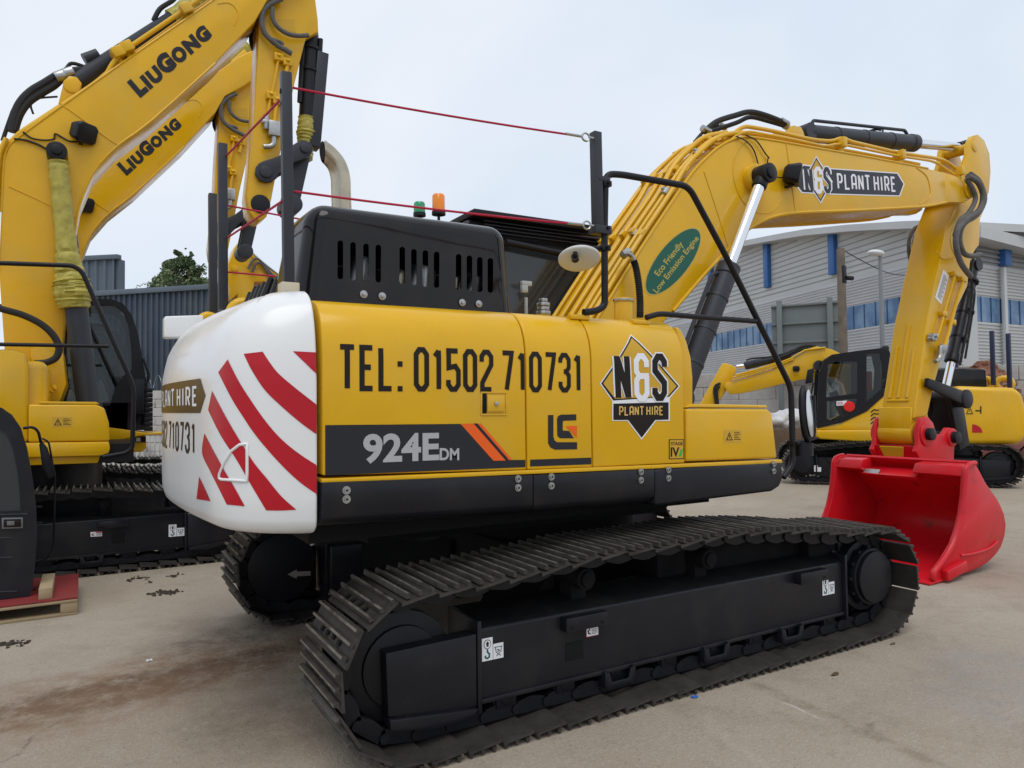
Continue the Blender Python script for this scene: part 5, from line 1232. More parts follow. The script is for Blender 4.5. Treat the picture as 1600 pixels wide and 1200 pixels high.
# ---- the two crawlers and the middle frame
XR, XF, ZC, RR = -1.262, 2.285, .415, .372
SHADED = mat('shaded_dusty_black', (.009, .009, .010), .75, 0, .3, 5, spec=.12, dirt=((.020, .018, .016), .5, .8), dsc=6)  # dusty black with the shade below the upper run put into it
def crawler(root, yc, side, XR, XF, labels=False, rot=None, lab=None, gap=0.0):
    rot = rot or (lambda p: V(p))
    o0 = rot((0, 0, 0)); rv = lambda v: rot(v) - o0
    belt = track_unit(root, yc, side, XR, XF, ZC, RR, 0, True, 8, rot)
    def B(bm, x0, x1, y0, y1, z0, z1, m=0):
        box(bm, rot(((x0 + x1) / 2, (y0 + y1) / 2, (z0 + z1) / 2)), (x1 - x0, y1 - y0, z1 - z0), (rv((1, 0, 0)), rv((0, 1, 0)), rv((0, 0, 1))), m)
    def Cy(bm, x, y0, y1, z, r, m=0, seg=28): cyl(bm, rot((x, y0, z)), rot((x, y1, z)), r, None, seg, m)
    s = side; yo = lambda d: yc + s * d                       # d: outwards from the crawler's centre line
    bm = nb()
    gz0, gz1 = .185, .545; ga, gb = XR + .34 + gap, XF - .28
    prof = [(-.26, gz0), (.125, gz0), (.125, gz1 - .0), (.06, gz1 + .03), (-.1, gz1 + .055), (-.26, gz1 + .03)]
    poly(bm, [rot((ga, yo(d), z)) for d, z in prof], rv((gb - ga, 0, 0)))
    bm.normal_update()
    for f_ in bm.faces:
        if f_.normal.z > .3: f_.material_index = 1
    fr = obj('track_frame', bm, [SKT, SHADED], belt, 30, .012, 3)
    bm = nb()
    for x in (ga - .012, gb + .012): B(bm, x - .012, x + .012, *sorted((yo(-.2), yo(.15))), gz0 - .05, gz1 + .05)
    B(bm, ga, gb, *sorted((yo(.1), yo(.138))), gz0 - .012, gz0 + .012)
    obj('frame_flange', bm, SKT, belt, 40, .004)
    bm = nb()                                                  # idler guard at the rear end
    q = [(XR - .16 + gap, gz0 + .04), (XR - .17 + gap, gz1 - .02), (ga - .03, gz1 - .01), (ga - .03, gz0 - .01), (XR + .1, gz0 - .01)]
    poly(bm, [rot((x, yo(.05), z)) for x, z in q], rv((0, s * .10, 0)))
    q = [(XR - .16 + gap, gz0 + .035), (ga - .03, gz0 - .015), (ga - .06, gz0 - .055), (XR + .12, gz0 - .06), (XR - .10, gz0 - .02)]
    poly(bm, [rot((x, yo(.0), z)) for x, z in q], rv((0, s * .17, 0)))
    obj('idler_guard', bm, SKT, belt, 40, .008)
    bm = nb(); Cy(bm, XR, yo(-.1), yo(.05), ZC, RR - .10); Cy(bm, XR, yo(-.06), yo(.07), ZC, .2); Cy(bm, XR - .0, yo(.07), yo(.1), ZC - .20, .07, 0, 14); obj('idler_wheel', bm, BLK, belt, 40, .01)
    bm = nb(); N = 21
    ring = []
    for i in range(N * 4):
        r = (RR - .055) if (i % 4) in (1, 2) else (RR - .115); t = 2 * math.pi * i / (N * 4); ring.append(rot((XF + r * math.cos(t), yo(-.03), ZC + r * math.sin(t))))
    poly(bm, ring, rv((0, s * .06, 0))); Cy(bm, XF, yo(-.2), yo(.1), ZC, .255); obj('sprocket', bm, BLK, belt, 40, .004)
    bm = nb(); Cy(bm, XF, yo(.10), yo(.17), ZC, .205); Cy(bm, XF, yo(.17), yo(.20), ZC, .185, 0, 36)
    for i in range(12): t = 2 * math.pi * i / 12; cyl(bm, rot((XF + .205 * math.cos(t), yo(.1), ZC + .205 * math.sin(t))), rot((XF + .205 * math.cos(t), yo(.15), ZC + .205 * math.sin(t))), .016, None, 8)
    B(bm, gb, XF - .1, *sorted((yo(-.2), yo(.04))), .2, .52)
    obj('final_drive', bm, BLK, belt, 40, .006)
    nr = 8
    for i in range(nr):
        x = ga + .16 + (gb - ga - .3) * i / (nr - 1); bm = nb(); Cy(bm, x, yo(-.17), yo(.10), .165, .072, 0, 20); Cy(bm, x, yo(.0), yo(.06), .165, .088, 0, 20); Cy(bm, x, yo(.10), yo(.12), .165, .035, 0, 10); B(bm, x - .06, x + .06, *sorted((yo(.07), yo(.115))), .12, .2)
        obj('track_roller', bm, BLK, belt, 40, .004)
    bm = nb()
    for k in (.30, .56, .80):
        x = ga + (gb - ga) * k
        for d in (-.1, .1): B(bm, x + d - .008, x + d + .008, *sorted((yo(.02), yo(.16))), .10, gz0 + .01)
        poly(bm, [rot((x + a, yo(.15), z)) for a, z in ((-.11, gz0), (-.075, gz0), (-.06, .13), (.06, .13), (.075, gz0), (.11, gz0), (.10, .095), (-.10, .095))], rv((0, s * .014, 0)))
    obj('roller_guard', bm, BLK, belt, 40, .003)
    CRZ = .866 - .10 - .062
    bm = nb()
    for x in (XR + 1.09, XR + 2.04):
        Cy(bm, x, yo(-.12), yo(.10), CRZ, .062, 0, 20); Cy(bm, x, yo(.10), yo(.12), CRZ, .045, 0, 12); B(bm, x - .05, x + .05, *sorted((yo(-.1), yo(.02))), gz1, CRZ)
    obj('carrier_roller', bm, SHADED, belt, 40, .004)
    bm = nb()
    for x in (XR + 1.03, XR + 2.93): B(bm, x - .14, x + .14, *sorted((yo(.10), yo(.185))), gz1 - .085, gz1 - .01)
    for x in (XR + .93, XR + 1.13, XR + 2.83, XR + 3.03): cyl(bm, rot((x, yo(.186), gz1 - .06)), rot((x, yo(.19), gz1 - .06)), .008, None, 8, 1)
    obj('step', bm, [SKT, INT], belt, 40, .008)
    bm = nb(); B(bm, XR + 1.75, XF - .12, *sorted((yo(-.26), yo(-.06))), gz1 + .02, gz1 + .21); B(bm, XF - .5, XF - .2, *sorted((yo(-.2), yo(.02))), gz1, gz1 + .17); obj('chain_guide', bm, SHADED, belt, 40, .01)  # guide on the frame, added as a dark bar across the bright gap
    bm = nb(); xh = XR + .98; B(bm, xh - .06, xh + .06, *sorted((yo(.12), yo(.128))), gz0 + .10, gz0 + .2, 0); obj('frame_opening', bm, INT, belt, 40, .003)
    return belt, fr
def lift_label(parent, f):
    bm = nb(); lay(bm, poly2d([(0, 0), (.5, 0), (.5, 1), (0, 1)]), f, 0, .002); lay(bm, poly2d([(.52, 0), (1, 0), (1, .68), (.52, .68)]), f, 0, .002)
    cc = lambda cx, cy, rx, ry: [(cx + rx * math.cos(t), cy + ry * math.sin(t)) for t in [2 * math.pi * i / 24 for i in range(24)]]
    lay(bm, poly2d(cc(.25, .72, .17, .21)), f, 1, .003); lay(bm, poly2d(cc(.25, .72, .145, .18)), f, 0, .0036)
    lay(bm, poly2d([(.25, .86), (.34, .74), (.30, .74), (.30, .62), (.2, .62), (.2, .74), (.16, .74)]), f, 1, .0042)
    s_ = nb(); ribbon(s_, [(.25, .5), (.25, .38), (.34, .28), (.33, .15), (.25, .1), (.16, .15), (.15, .24)], .075); lay(bm, s_, f, 2, .003)
    s_ = nb(); ribbon(s_, [(.57, .52), (.95, .52)], .03); ribbon(s_, [(.62, .5), (.66, .3), (.76, .2), (.88, .3), (.9, .5)], .03); ribbon(s_, [(.7, .42), (.82, .36), (.72, .3)], .04); ribbon(s_, [(.66, .12), (.76, .2), (.88, .12)], .03); lay(bm, s_, f, 1, .003)
    return obj('lifting_label', bm, [WPR, GPR, GRN], parent)
def red_label(parent, f):
    bm = nb(); lay(bm, poly2d([(0, 0), (1, 0), (1, 1), (0, 1)]), f, 1, .002); lay(bm, poly2d([(.03, .05), (.97, .05), (.97, .95), (.03, .95)]), f, 0, .0026); lay(bm, poly2d([(.45, .74), (.93, .74), (.93, .92), (.45, .92)]), f, 1, .0032)
    s_ = nb(); ribbon(s_, [(.3, .65), (.15, .5), (.2, .3), (.34, .22)], .1); lay(bm, s_, f, 2, .0032)
    for i in range(4): lay(bm, poly2d([(.45, .2 + .12 * i), (.9, .2 + .12 * i), (.9, .24 + .12 * i), (.45, .24 + .12 * i)]), f, 2, .0032)
    return obj('caution_label', bm, [WPR, REDS, GPR], parent)
YN = -1.338
belt, fr = crawler(main, YN, -1, -1.325, 2.26, gap=.055)
FY = YN - .125
def lblf(px, y, w, h):
    p = PY(*px, y); return frame(p, p + V((w, 0, 0)), p + V((0, 0, h)))
lift_label(belt, lblf((753, 1034), FY, .125, .115)); lift_label(belt, lblf((1285, 931), FY, .13, .125)); red_label(belt, frame(*[V((-1.325 + .98 + .08 + a, FY, PY(930, 993, FY).z + b)) for a, b in ((0, 0), (.085, 0), (0, .065))]))
belt2, fr2 = crawler(main, 1.295, 1, -1.30, XF)
f = fit_px(1.03, (449, 905), (485, 903), (449, 890)); bm = nb(); p = PY(449, 897, 1.03)
lay(bm, poly2d([(0, .5), (.4, 1), (.4, .75), (1, .75), (1, .25), (.4, .25), (.4, 0)]), f, 0, .003); obj('direction_arrow', bm, mat('grey_print', (.22, .2, .18), .6), belt2)
bm = nb(); box(bm, (.5, 0, .56), (1.3, 1.5, .34)); cyl(bm, (.5, 0, .7), (.5, 0, .98), .62, None, 40); cyl(bm, (.5, 0, .98), (.5, 0, 1.13), .70, None, 40)
for sx in (-1, 1):
    for sy in (-1, 1): poly(bm, [V((.5 + sx * .35, sy * .6, .42)), V((.5 + sx * .85, sy * 1.1, .35)), V((.5 + sx * 1.25, sy * 1.1, .35)), V((.5 + sx * .7, sy * .4, .42))], (0, 0, .22))
obj('car_body', bm, INT, main, 40, .02, 2)  # underbody shade put into the near-black finish
# ================================================================== second excavator of the row (left), and its twin behind
AYS = 4.0
exA = thing('excavator', (-3.14, 5.4, 0), 'yellow excavator nearest the black cab, large lettering on its raised boom', 'excavator', 'yellow excavators in the yard')
def PYs(l, y): return PPY(l, y)
bm = nb(); poly(bm, PPY([(-140, 552), (20, 545), (40, 552), (44, 575), (44, 690), (-140, 705)], AYS), (0, .9, 0)); obj('side_panel', bm, YEL, exA, 40, .03, 3)
bm = nb(); c = V((-4.3, 5.4, 1.7)); box(bm, c, (2.6, 2.6, 1.0)); obj('engine_housing', bm, YEL, exA, 40, .08, 3)
bm = nb(); pl_ = [V((q.x - 4.0 + 1.30, q.y * 1.0 + 5.4, 0)) for q in PL]; poly(bm, [V((q.x, q.y, 1.12)) for q in pl_], (0, 0, 1.1)); obj('counterweight', bm, YEL, exA, 40, .08, 4)
bm = nb(); poly(bm, PPY([(44, 632), (150, 632), (163, 638), (170, 660), (172, 689), (44, 691)], AYS), (0, .62, 0)); sA = obj('storage_box', bm, YEL, exA, 40, .02, 3)
bm = nb(); poly(bm, PPY([(62, 627), (150, 628), (156, 631.5), (62, 631)], AYS + .01), (0, .6, 0)); obj('lid', bm, YEL, sA, 40, .004)
warning(sA, AYS, (81, 667), (113, 667), (81, 651))
bm = nb(); poly(bm, PPY([(-140, 706), (44, 692), (170, 690), (172, 700), (170, 708), (158, 712), (40, 715), (-140, 728)], AYS - .01), (0, .5, 0)); poly(bm, [p + V((0, .05, 0)) for p in PPY([(-140, 728), (40, 715), (157, 712), (153, 724), (40, 728), (-140, 740)], AYS)], (0, .45, 0)); obj('side_skirt', bm, YEL, exA, 40, .012)
bm = nb(); box(bm, (-3.3, 5.4, 1.22), (2.2, 2.3, .2)); cyl(bm, (-3.14, 5.4, .7), (-3.14, 5.4, 1.14), .66, None, 36); box(bm, (-3.14, 5.4, .55), (1.4, 1.6, .35)); obj('revolving_frame', bm, BLK, exA)
# boom bracket and deck
bm = nb(); poly(bm, PPY([(48, 545), (60, 540), (98, 545), (104, 600), (92, 632), (46, 634)], 4.75), (0, 1.2, 0)); obj('boom_bracket', bm, YEL, exA, 40, .02, 2)
bm = nb(); poly(bm, PPY([(170, 668), (235, 677), (238, 676), (254, 675), (254, 679), (225, 680), (172, 690)], 5.7), (0, 1.1, 0)); poly(bm, PPY([(172, 680), (228, 681), (229, 700), (222, 706), (174, 708)], 5.9), (0, .9, 0)); dk = obj('deck', bm, YEL, exA, 40, .008)
bm = nb(); f = fit_px(5.88, (174, 690), (187, 690), (174, 682)); lay(bm, poly2d([(0, 0), (1, 0), (1, 1), (0, 1)]), f, 0); f = fit_px(5.88, (211, 691), (228, 691), (211, 682)); lay(bm, poly2d([(0, 0), (1, 0), (1, 1), (0, 1)]), f, 1); lay(bm, poly2d([(.1, .15), (.5, .15), (.5, .8), (.1, .8)]), f, 0, .003); obj('plate_label', bm, [WPR, PRT], dk)
# boom
ABY = 5.05; W2 = .66
bA = [(40, 600), (8, 560), (-2, 420), (2, 330), (6, 250), (14, 228), (32, 212), (87, 172), (160, 120), (240, 64), (297, 25), (337, -3), (385, -38), (440, -75), (470, -88), (490, -70), (486, -36), (452, -16), (418, 0), (398, 34), (337, 98), (236, 189), (182, 229), (145, 270), (125, 318), (117, 360), (110, 420), (103, 480), (96, 560), (88, 600)]
qA = PPY(bA, ABY); bm = nb(); poly(bm, qA, (0, W2, 0)); boomA = obj('boom', bm, YEL, exA, 30, .016, 3)
bm = nb()
for l, y in (([20, 21, 22, 23, 24, 25, 26], ABY + .004), ([3, 4, 5, 6, 7, 8, 9, 10, 11, 12], ABY + .004)): tube(bm, smooth_path([V((qA[i].x, y, qA[i].z)) for i in l], 3), .014, 8)
obj('flange', bm, YEL, boomA)
bm = nb()
for l in ([(92, 160), (130, 187), (165, 214), (184, 226)], [(14, 291), (60, 312), (117, 340)]): tube(bm, [PY(a, b, ABY - .001) for a, b in l], .009, 6, 4)
tube(bm, smooth_path(PPY([(340, 6), (356, 4), (368, 12), (372, 24), (366, 40)], ABY - .001), 4), .008, 6); obj('weld_seam', bm, YEL, boomA)
for l, y, r in (([(-2, 330), (0, 262), (8, 232), (26, 212), (85, 174), (150, 130), (166, 118), (176, 98), (196, 78), (290, 14), (345, -26), (420, -72)], ABY + .03, .028), ([(2, 262), (12, 226), (28, 208), (86, 170), (150, 128), (172, 108), (200, 90), (296, 22), (350, -14)], ABY + .12, .020), ([(-8, 420), (-6, 300), (-2, 240), (10, 216)], ABY - .02, .026), ([(-5, 440), (-3, 300), (4, 240)], ABY + .1, .022)):
    bm = nb(); tube(bm, fillet(PPY(l, y), .25, 4), r, 10); obj('hydraulic_pipe', bm, YEL, boomA)
bm = nb()
for a, b in ((184, 84), (198, 76), (290, 16)): p = PY(a, b, ABY + .05); box(bm, p, (.14, .2, .12), ((.82, 0, .57), (0, 1, 0), (-.57, 0, .82))); box(bm, p + V((.04, .05, -.10)), (.06, .12, .14), ((.82, 0, .57), (0, 1, 0), (-.57, 0, .82)))
obj('pipe_clamp', bm, YEL, boomA, 40, .012)
bm = nb(); lgA = [(88, 174), (95, 146), (100, 126), (108, 118), (120, 120), (128, 130), (124, 148)]
for y in (5.2, 5.5): poly(bm, PPY(lgA, y), (0, .07, 0))
p = PY(112, 134, 5.2); cyl(bm, p - V((0, .015, 0)), p + V((0, .4, 0)), .09, None, 18); obj('cylinder_lug', bm, YEL, boomA, 40, .01)
def wrap_tube(name, pts, rs, parent, seg=22, seed=3):
    rnd = random.Random(seed); bm = nb(); P_ = smooth_path(pts, 12); n = len(P_); R_ = []
    for i in range(n):
        f = i / (n - 1) * (len(rs) - 1); k = min(int(f), len(rs) - 2); R_.append((rs[k] + (rs[k + 1] - rs[k]) * (f - k)) * (1 + .035 * math.sin(i * 1.7 + rnd.random() * 3) + rnd.uniform(-.04, .04)))
    tube(bm, P_, R_, seg, 0, 0, False, .13); return obj(name, bm, WRP, parent, 28)
# boom cylinder: boss, wrapped rod, barrel
CY_ = 4.9; p0_, p1_, p2_ = PY(89, 239, CY_), PY(120, 490, CY_), PY(140, 655, CY_)
d_ = (p2_ - p0_).normalized()
bm = nb(); s_ = PY(119, 478, CY_); tube(bm, [p2_ + d_ * .3, s_, s_ + (s_ - p2_).normalized() * .02], [.115, .118, .09], 24); cyl(bm, p2_ + V((-.02, -.02, .1)), p2_ + V((0, .3, .1)), .15, None, 18); bcA = obj('boom_cylinder', bm, GRY, exA, 40)
bm = nb(); cyl(bm, p0_ + V((0, -.10, 0)), p0_ + V((0, .2, 0)), .105, None, 24); cyl(bm, p0_ + V((0, -.14, 0)), p0_ + V((0, .2, 0)), .055, None, 18); obj('rod_end', bm, BLK, bcA, 40, .01)
wrap_tube('plastic_wrap', [p0_ + d_ * .10, PY(95, 300, CY_), PY(103, 380, CY_), PY(110, 430, CY_), PY(113, 450, CY_), PY(116, 482, CY_)], [.105, .10, .098, .11, .15, .185, .20, .15], bcA)
for yy in (5.93,):
    bm = nb(); o_ = V((0, yy - CY_, 0)); tube(bm, [p2_ + d_ * .3 + o_, p0_ + o_], [.118, .118], 20); obj('boom_cylinder', bm, GRY, exA, 40)
# arm cylinder and wrap
a_, b_ = PY(112, 134, 5.38), PY(476, -100, 5.38); d_ = (b_ - a_).normalized(); s_ = a_ + d_ * (PY(268, 22, 5.38) - a_).length
bm = nb(); tube(bm, [a_, a_ + d_ * .1, s_ - d_ * .02, s_], [.10, .11, .11, .12], 22); bx_ = PY(146, 106, 5.38); cyl(bm, bx_ + V((-.1, 0, .08)) , bx_ + V((.05, 0, .18)), .07, None, 10); acA = obj('arm_cylinder', bm, GRY, exA, 40)
wrap_tube('plastic_wrap', [s_ - d_ * .05, s_ + d_ * .3, s_ + d_ * .8, s_ + d_ * 1.5, b_ - d_ * .2], [.13, .15, .14, .14, .12], acA, 22, 5)
bm = nb()
for l, r in (([(18, 206), (24, 178), (34, 158), (50, 142), (70, 130), (92, 117), (112, 112), (128, 110)], .05), ([(22, 205), (30, 180), (44, 160), (64, 146), (84, 134), (96, 122)], .045), ([(4, 220), (16, 185), (26, 165), (60, 134), (100, 110), (112, 99), (134, 105)], .022), ([(52, 178), (48, 165), (52, 156), (64, 153), (90, 151)], .012), ([(240, 32), (250, 14), (268, 2), (274, -4)], .03), ([(242, 30), (256, 10), (272, -2)], .015)): tube(bm, smooth_path(PPY(l, 5.35), 4), r, 10)
obj('hose', bm, RUB, boomA)
bm = nb()
for a, b in ((94, 119), (107, 114)): p = PY(a, b, 5.33); cyl(bm, p - V((.05, 0, .03)), p + V((.05, 0, .03)), .065, None, 12)
obj('hose_fitting', bm, STL, boomA, 40, .004)
work_light((130, 207), ABY, boomA, 1.55, V((.6, -.7, -.3)))
bm = nb(); tube(bm, smooth_path(PPY([(36, 206), (50, 216), (70, 219), (84, 217), (86, 209), (96, 214), (110, 221), (126, 220)], ABY - .02), 4), .010, 6); tube(bm, smooth_path(PPY([(22, 217), (40, 219), (60, 226), (76, 235)], ABY - .02), 4), .012, 6); obj('wire', bm, RUB, boomA)
# lettering
def maker(parent, bl, br, tl, y):
    f = fit_px(y, bl, br, tl); bm = nb(); items = [('L', .0, .115, 1.0), ('I', .125, .172, .80), ('U', .19, .325, .80), ('G', .335, .50, 1.0), ('O', .508, .658, .80), ('N', .674, .826, .80), ('G', .838, .985, .80)]
    for ch, u0, u1, h in items: lay(bm, font2d(ch, .075), (lambda u, v, hh, u0=u0, u1=u1, h=h: f(u0 + (u1 - u0) * u, h * v, hh)), 0, .004)
    return obj('maker_lettering', bm, GPR, parent, 60)
maker(boomA, (219.5, 153.5), (334.5, 55.5), (198, 128.5), ABY)
# arm, linkage, bucket cylinder
AAY = 5.19
aA = [(405, 40), (400, 120), (396, 200), (391, 262), (386, 305), (389, 330), (398, 343), (407, 345), (417, 338), (424, 312), (432, 270), (446, 196), (461, 128), (474, 76), (478, 60), (498, 50), (497, 30), (492, -10), (478, -60), (455, -90), (430, -70), (412, -20)]
qa = PPY(aA, AAY); bm = nb(); poly(bm, qa, (0, .40, 0)); armA = obj('arm', bm, YEL, exA, 30, .02, 3)
bm = nb(); cx_ = PY(407, 319, AAY); cyl(bm, cx_ - V((0, .03, 0)), cx_ + V((0, .43, 0)), .125, None, 26)
obj('arm_pin', bm, BLK, armA, 40, .012)
for l, r in (([(436, 88), (430, 120), (424, 148)], .018), ([(450, 98), (446, 118)], .026), ([(423, 150), (419, 175), (416, 188)], .018), ([(434, 155), (430, 175), (428, 196)], .022)):
    bm = nb(); tube(bm, PPY(l, AAY - .05), r, 10); obj('hydraulic_pipe', bm, YEL, armA)
bm = nb()
for a, b in ((435, 90), (449, 98), (423, 150), (433, 158)): p = PY(a, b, AAY - .04); box(bm, p, (.12, .09, .10)); cyl(bm, p + V((0, -.02, 0)), p + V((0, -.06, .03)), .03, None, 10)
obj('pipe_clamp', bm, YEL, armA, 40, .008)
bm = nb(); p = PY(416, 191, AAY - .06); box(bm, p, (.13, .08, .05)); cyl(bm, p - V((0, 0, .1)), p + V((0, 0, .1)), .04, None, 10); p = PY(428, 202, AAY - .08); box(bm, p, (.15, .12, .2)); tube(bm, smooth_path([p - V((0, 0, .08)), p - V((.02, 0, .22)), p - V((.14, 0, .26))], 4), .038, 8); obj('stop_valve', bm, STL, armA, 40, .01)
bm = nb()
for l, r in (([(440, -2), (424, 5), (412, 16), (409, 34), (414, 52), (430, 68), (446, 78), (456, 84)], .036), ([(426, 12), (426, 28), (434, 42), (448, 52), (465, 56), (482, 55)], .030), ([(409, 40), (420, 58), (438, 66), (442, 70)], .024)): tube(bm, smooth_path(PPY(l, AAY - .09), 5), r, 10)
obj('hose', bm, HOSE, armA)
bm = nb(); tube(bm, smooth_path(PPY([(400, 44), (394, 52), (393, 66), (397, 78)], AAY + .45), 4), .035, 10); obj('hose', bm, RUB, armA)
bm = nb(); q = PPY([(422, 40), (462, 51), (460, 30), (430, 30)], AAY - .003); bm.faces.new([bm.verts.new(x) for x in q]); obj('warning_label', bm, YELD, armA)
ly = AAY + .2
bm = nb()
for y in (AAY - .09, AAY + .42):
    A, B = PY(413, 272, AAY), PY(474, 235, AAY); A.y = B.y = y; d = (B - A).normalized(); n = V((-d.z, 0, d.x)); poly(bm, smooth_path([A - d * .13 + n * .05, A - n * .13 * 0 + n * .14, A + d * .3 + n * .09, B + n * .12, B + d * .12, B - n * .11, A + d * .3 - n * .07, A - n * .14, A - d * .13 - n * .05], 3), (0, .07, 0)); cyl(bm, A - V((0, .03, 0)), A + V((0, .1, 0)), .08, None, 20); cyl(bm, B - V((0, .03, 0)), B + V((0, .1, 0)), .07, None, 20)
A, B = PY(474, 238, AAY), PY(458, 318, AAY)
for y in (AAY + .04, AAY + .28):
    a2, b2 = V((A.x, y, A.z)), V((B.x, y, B.z)); d = (b2 - a2).normalized(); n = V((-d.z, 0, d.x)); poly(bm, [a2 + n * .11, a2 - n * .11, b2 - n * .11 + d * .1, b2 + n * .09 + d * .1], (0, .08, 0))
cyl(bm, V((B.x, AAY - .02, B.z)), V((B.x, AAY + .42, B.z)), .13, None, 24); cyl(bm, V((A.x, AAY - .05, A.z)), V((A.x, AAY + .45, A.z)), .09, None, 20); obj('bucket_link', bm, GRY, exA, 40, .015)
a_, b_ = PY(486, 50, ly), PY(474, 238, ly); d_ = (b_ - a_).normalized(); s_ = PY(480, 187, ly)
bm = nb(); tube(bm, [a_, a_ + d_ * .1, s_], [.10, .115, .115], 20)
for o_ in (-.12, .12): cyl(bm, a_ + V((o_, -.06, -.1)), s_ + V((o_, -.06, .2)), .035, None, 8)
for k in (.2, .45, .7): m_ = a_.lerp(s_, k); cyl(bm, m_ - d_ * .02, m_ + d_ * .02, .135, None, 20)
bcl = obj('bucket_cylinder', bm, BLK, exA, 40)
wrap_tube('plastic_wrap', [s_ - d_ * .02, s_ + d_ * .2, s_ + d_ * .35, s_ + d_ * .5, b_], [.12, .135, .10, .115, .09], bcl, 20, 8)
bm = nb(); A, B = PY(502, 86, ly), PY(489, 232, ly); d = (B - A).normalized(); box(bm, (A + B) / 2, (.16, .22, (B - A).length), (d.cross(V((0, 1, 0))), (0, 1, 0), d)); obj('cylinder_guard', bm, GRY, bcl, 40, .01)
# cab
CAY = 5.85
oc = [(98, 468), (136, 466.5), (174, 467), (192, 474), (206, 492), (216, 522), (225, 576), (230, 600), (234, 672), (98, 674)]
wc = [(104, 478), (142, 476.5), (180, 478), (193, 489), (201, 510), (206, 550), (206, 578), (192, 588), (180, 606), (172, 634), (104, 628)]
bm = nb(); O_ = PPY(oc, CAY); I_ = PPY(wc, CAY)
for y in (CAY, CAY + .90):
    q = [V((p.x, y, p.z)) for p in O_]; w_ = [V((p.x, y, p.z)) for p in I_]; es = []
    for L_ in (q, w_):
        vs_ = [bm.verts.new(p) for p in L_]; es += [bm.edges.new((vs_[i], vs_[(i + 1) % len(vs_)])) for i in range(len(vs_))]
    r = bmesh.ops.triangle_fill(bm, edges=es, use_beauty=True, use_dissolve=False); fs = [g for g in r['geom'] if isinstance(g, bmesh.types.BMFace)]
    ex_ = bmesh.ops.extrude_face_region(bm, geom=fs); bmesh.ops.translate(bm, verts=[v for v in ex_['geom'] if isinstance(v, bmesh.types.BMVert)], vec=(0, .05, 0))
for i, j in ((0, 1), (1, 2), (2, 3)): 
    a, b = O_[i], O_[j]; n = V((-(b - a).z, 0, (b - a).x)).normalized(); poly(bm, [a + V((0, .04, 0)), b + V((0, .04, 0)), b + V((0, .04, 0)) - n * .05, a + V((0, .04, 0)) - n * .05], (0, .87, 0))
a, b = O_[8], O_[9]; poly(bm, [a, b, b + V((0, 0, .35)), V((a.x, a.y, b.z + .35))], (0, .94, 0))
bmesh.ops.recalc_face_normals(bm, faces=bm.faces); cabA = obj('cab', bm, BLK, exA, 40)
for y in (CAY + .022, CAY + .93):
    bm = nb(); poly(bm, [V((p.x, y, p.z)) for p in I_], (0, .006, 0)); obj('window', bm, CGL, cabA)
bm = nb(); st_ = PY(120, 600, CAY + .4); box(bm, st_, (.5, .5, .14)); box(bm, st_ + V((-.22, 0, .4)), (.14, .46, .75)); box(bm, st_ + V((.45, .05, -.05)), (.12, .3, .6)); obj('seat', bm, RUB, cabA, 40, .04, 3)
bm = nb(); tube(bm, PPY([(136, 500), (176, 588)], CAY - .02), .02, 8); tube(bm, PPY([(138, 507), (160, 508), (178, 520)], CAY + .3), .02, 8); obj('grab_rail', bm, BLK, cabA)
bm = nb(); box(bm, PY(157, 612, CAY + .1), (.12, .02, .28), ((1, 0, .3), (0, 1, 0), (-.3, 0, 1))); obj('document', bm, WPR, cabA)
bm = nb(); box(bm, PY(217, 620, CAY - .08), (.12, .06, .45)); tube(bm, fillet(PPY([(224, 560), (233, 585), (231, 598), (220, 600)], CAY - .05), .05), .02, 8); obj('mirror', bm, BLK, cabA, 40, .02)
bm = nb()
for k in range(9): box(bm, PY(232, 610 + k * 7.5, CAY + .02), (.10, .05, .06))
obj('side_grille', bm, BLK, cabA, 40, .008)
bm = nb(); tube(bm, fillet(PPY([(-60, 409), (114, 415), (128, 424), (209, 604), (207, 700), (196, 708), (160, 714)], AYS), .10, 6), .024, 12); tube(bm, PPY([(-60, 537), (170, 541)], AYS), .02, 10); obj('handrail', bm, BLK, exA, 50)
bm = nb(); tube(bm, smooth_path(PPY([(-30, 470), (0, 482), (35, 492), (65, 507), (84, 525), (92, 543), (88, 558), (74, 566), (54, 568)], 4.6), 5), .036, 10); obj('hose', bm, RUB, exA)
bm = nb()
for k in range(3): p = PY(64 + k * 5, 617 - k * 4, 4.72); cyl(bm, p, p + V((.08, -.05, .03)), .035, None, 8)
obj('pin_retainer', bm, YEL, exA, 40, .004)
# crawlers, turned end for end
OA = V((-2.64, 5.4, 0)); rA = lambda p: V((OA.x - p[0], OA.y - p[1], p[2]))
tA, fA = crawler(exA, 1.295, 1, XR, XF, False, rA)
FA = OA.y - 1.295 - .125
lift_label(tA, frame(PY(263.5, 839, FA), PY(288, 837, FA), PY(263.5, 820, FA))); red_label(tA, frame(PY(141, 839, FA), PY(160, 838, FA), PY(141, 831, FA)))
tA2, fA2 = crawler(exA, -1.295, -1, XR, XF, False, rA)
exB = copy_tree(exA); exB.location = V((-3.14, 8.8, 0))
exB['label'] = 'yellow excavator behind, with smaller looking boom lettering between the first boom and the posts'
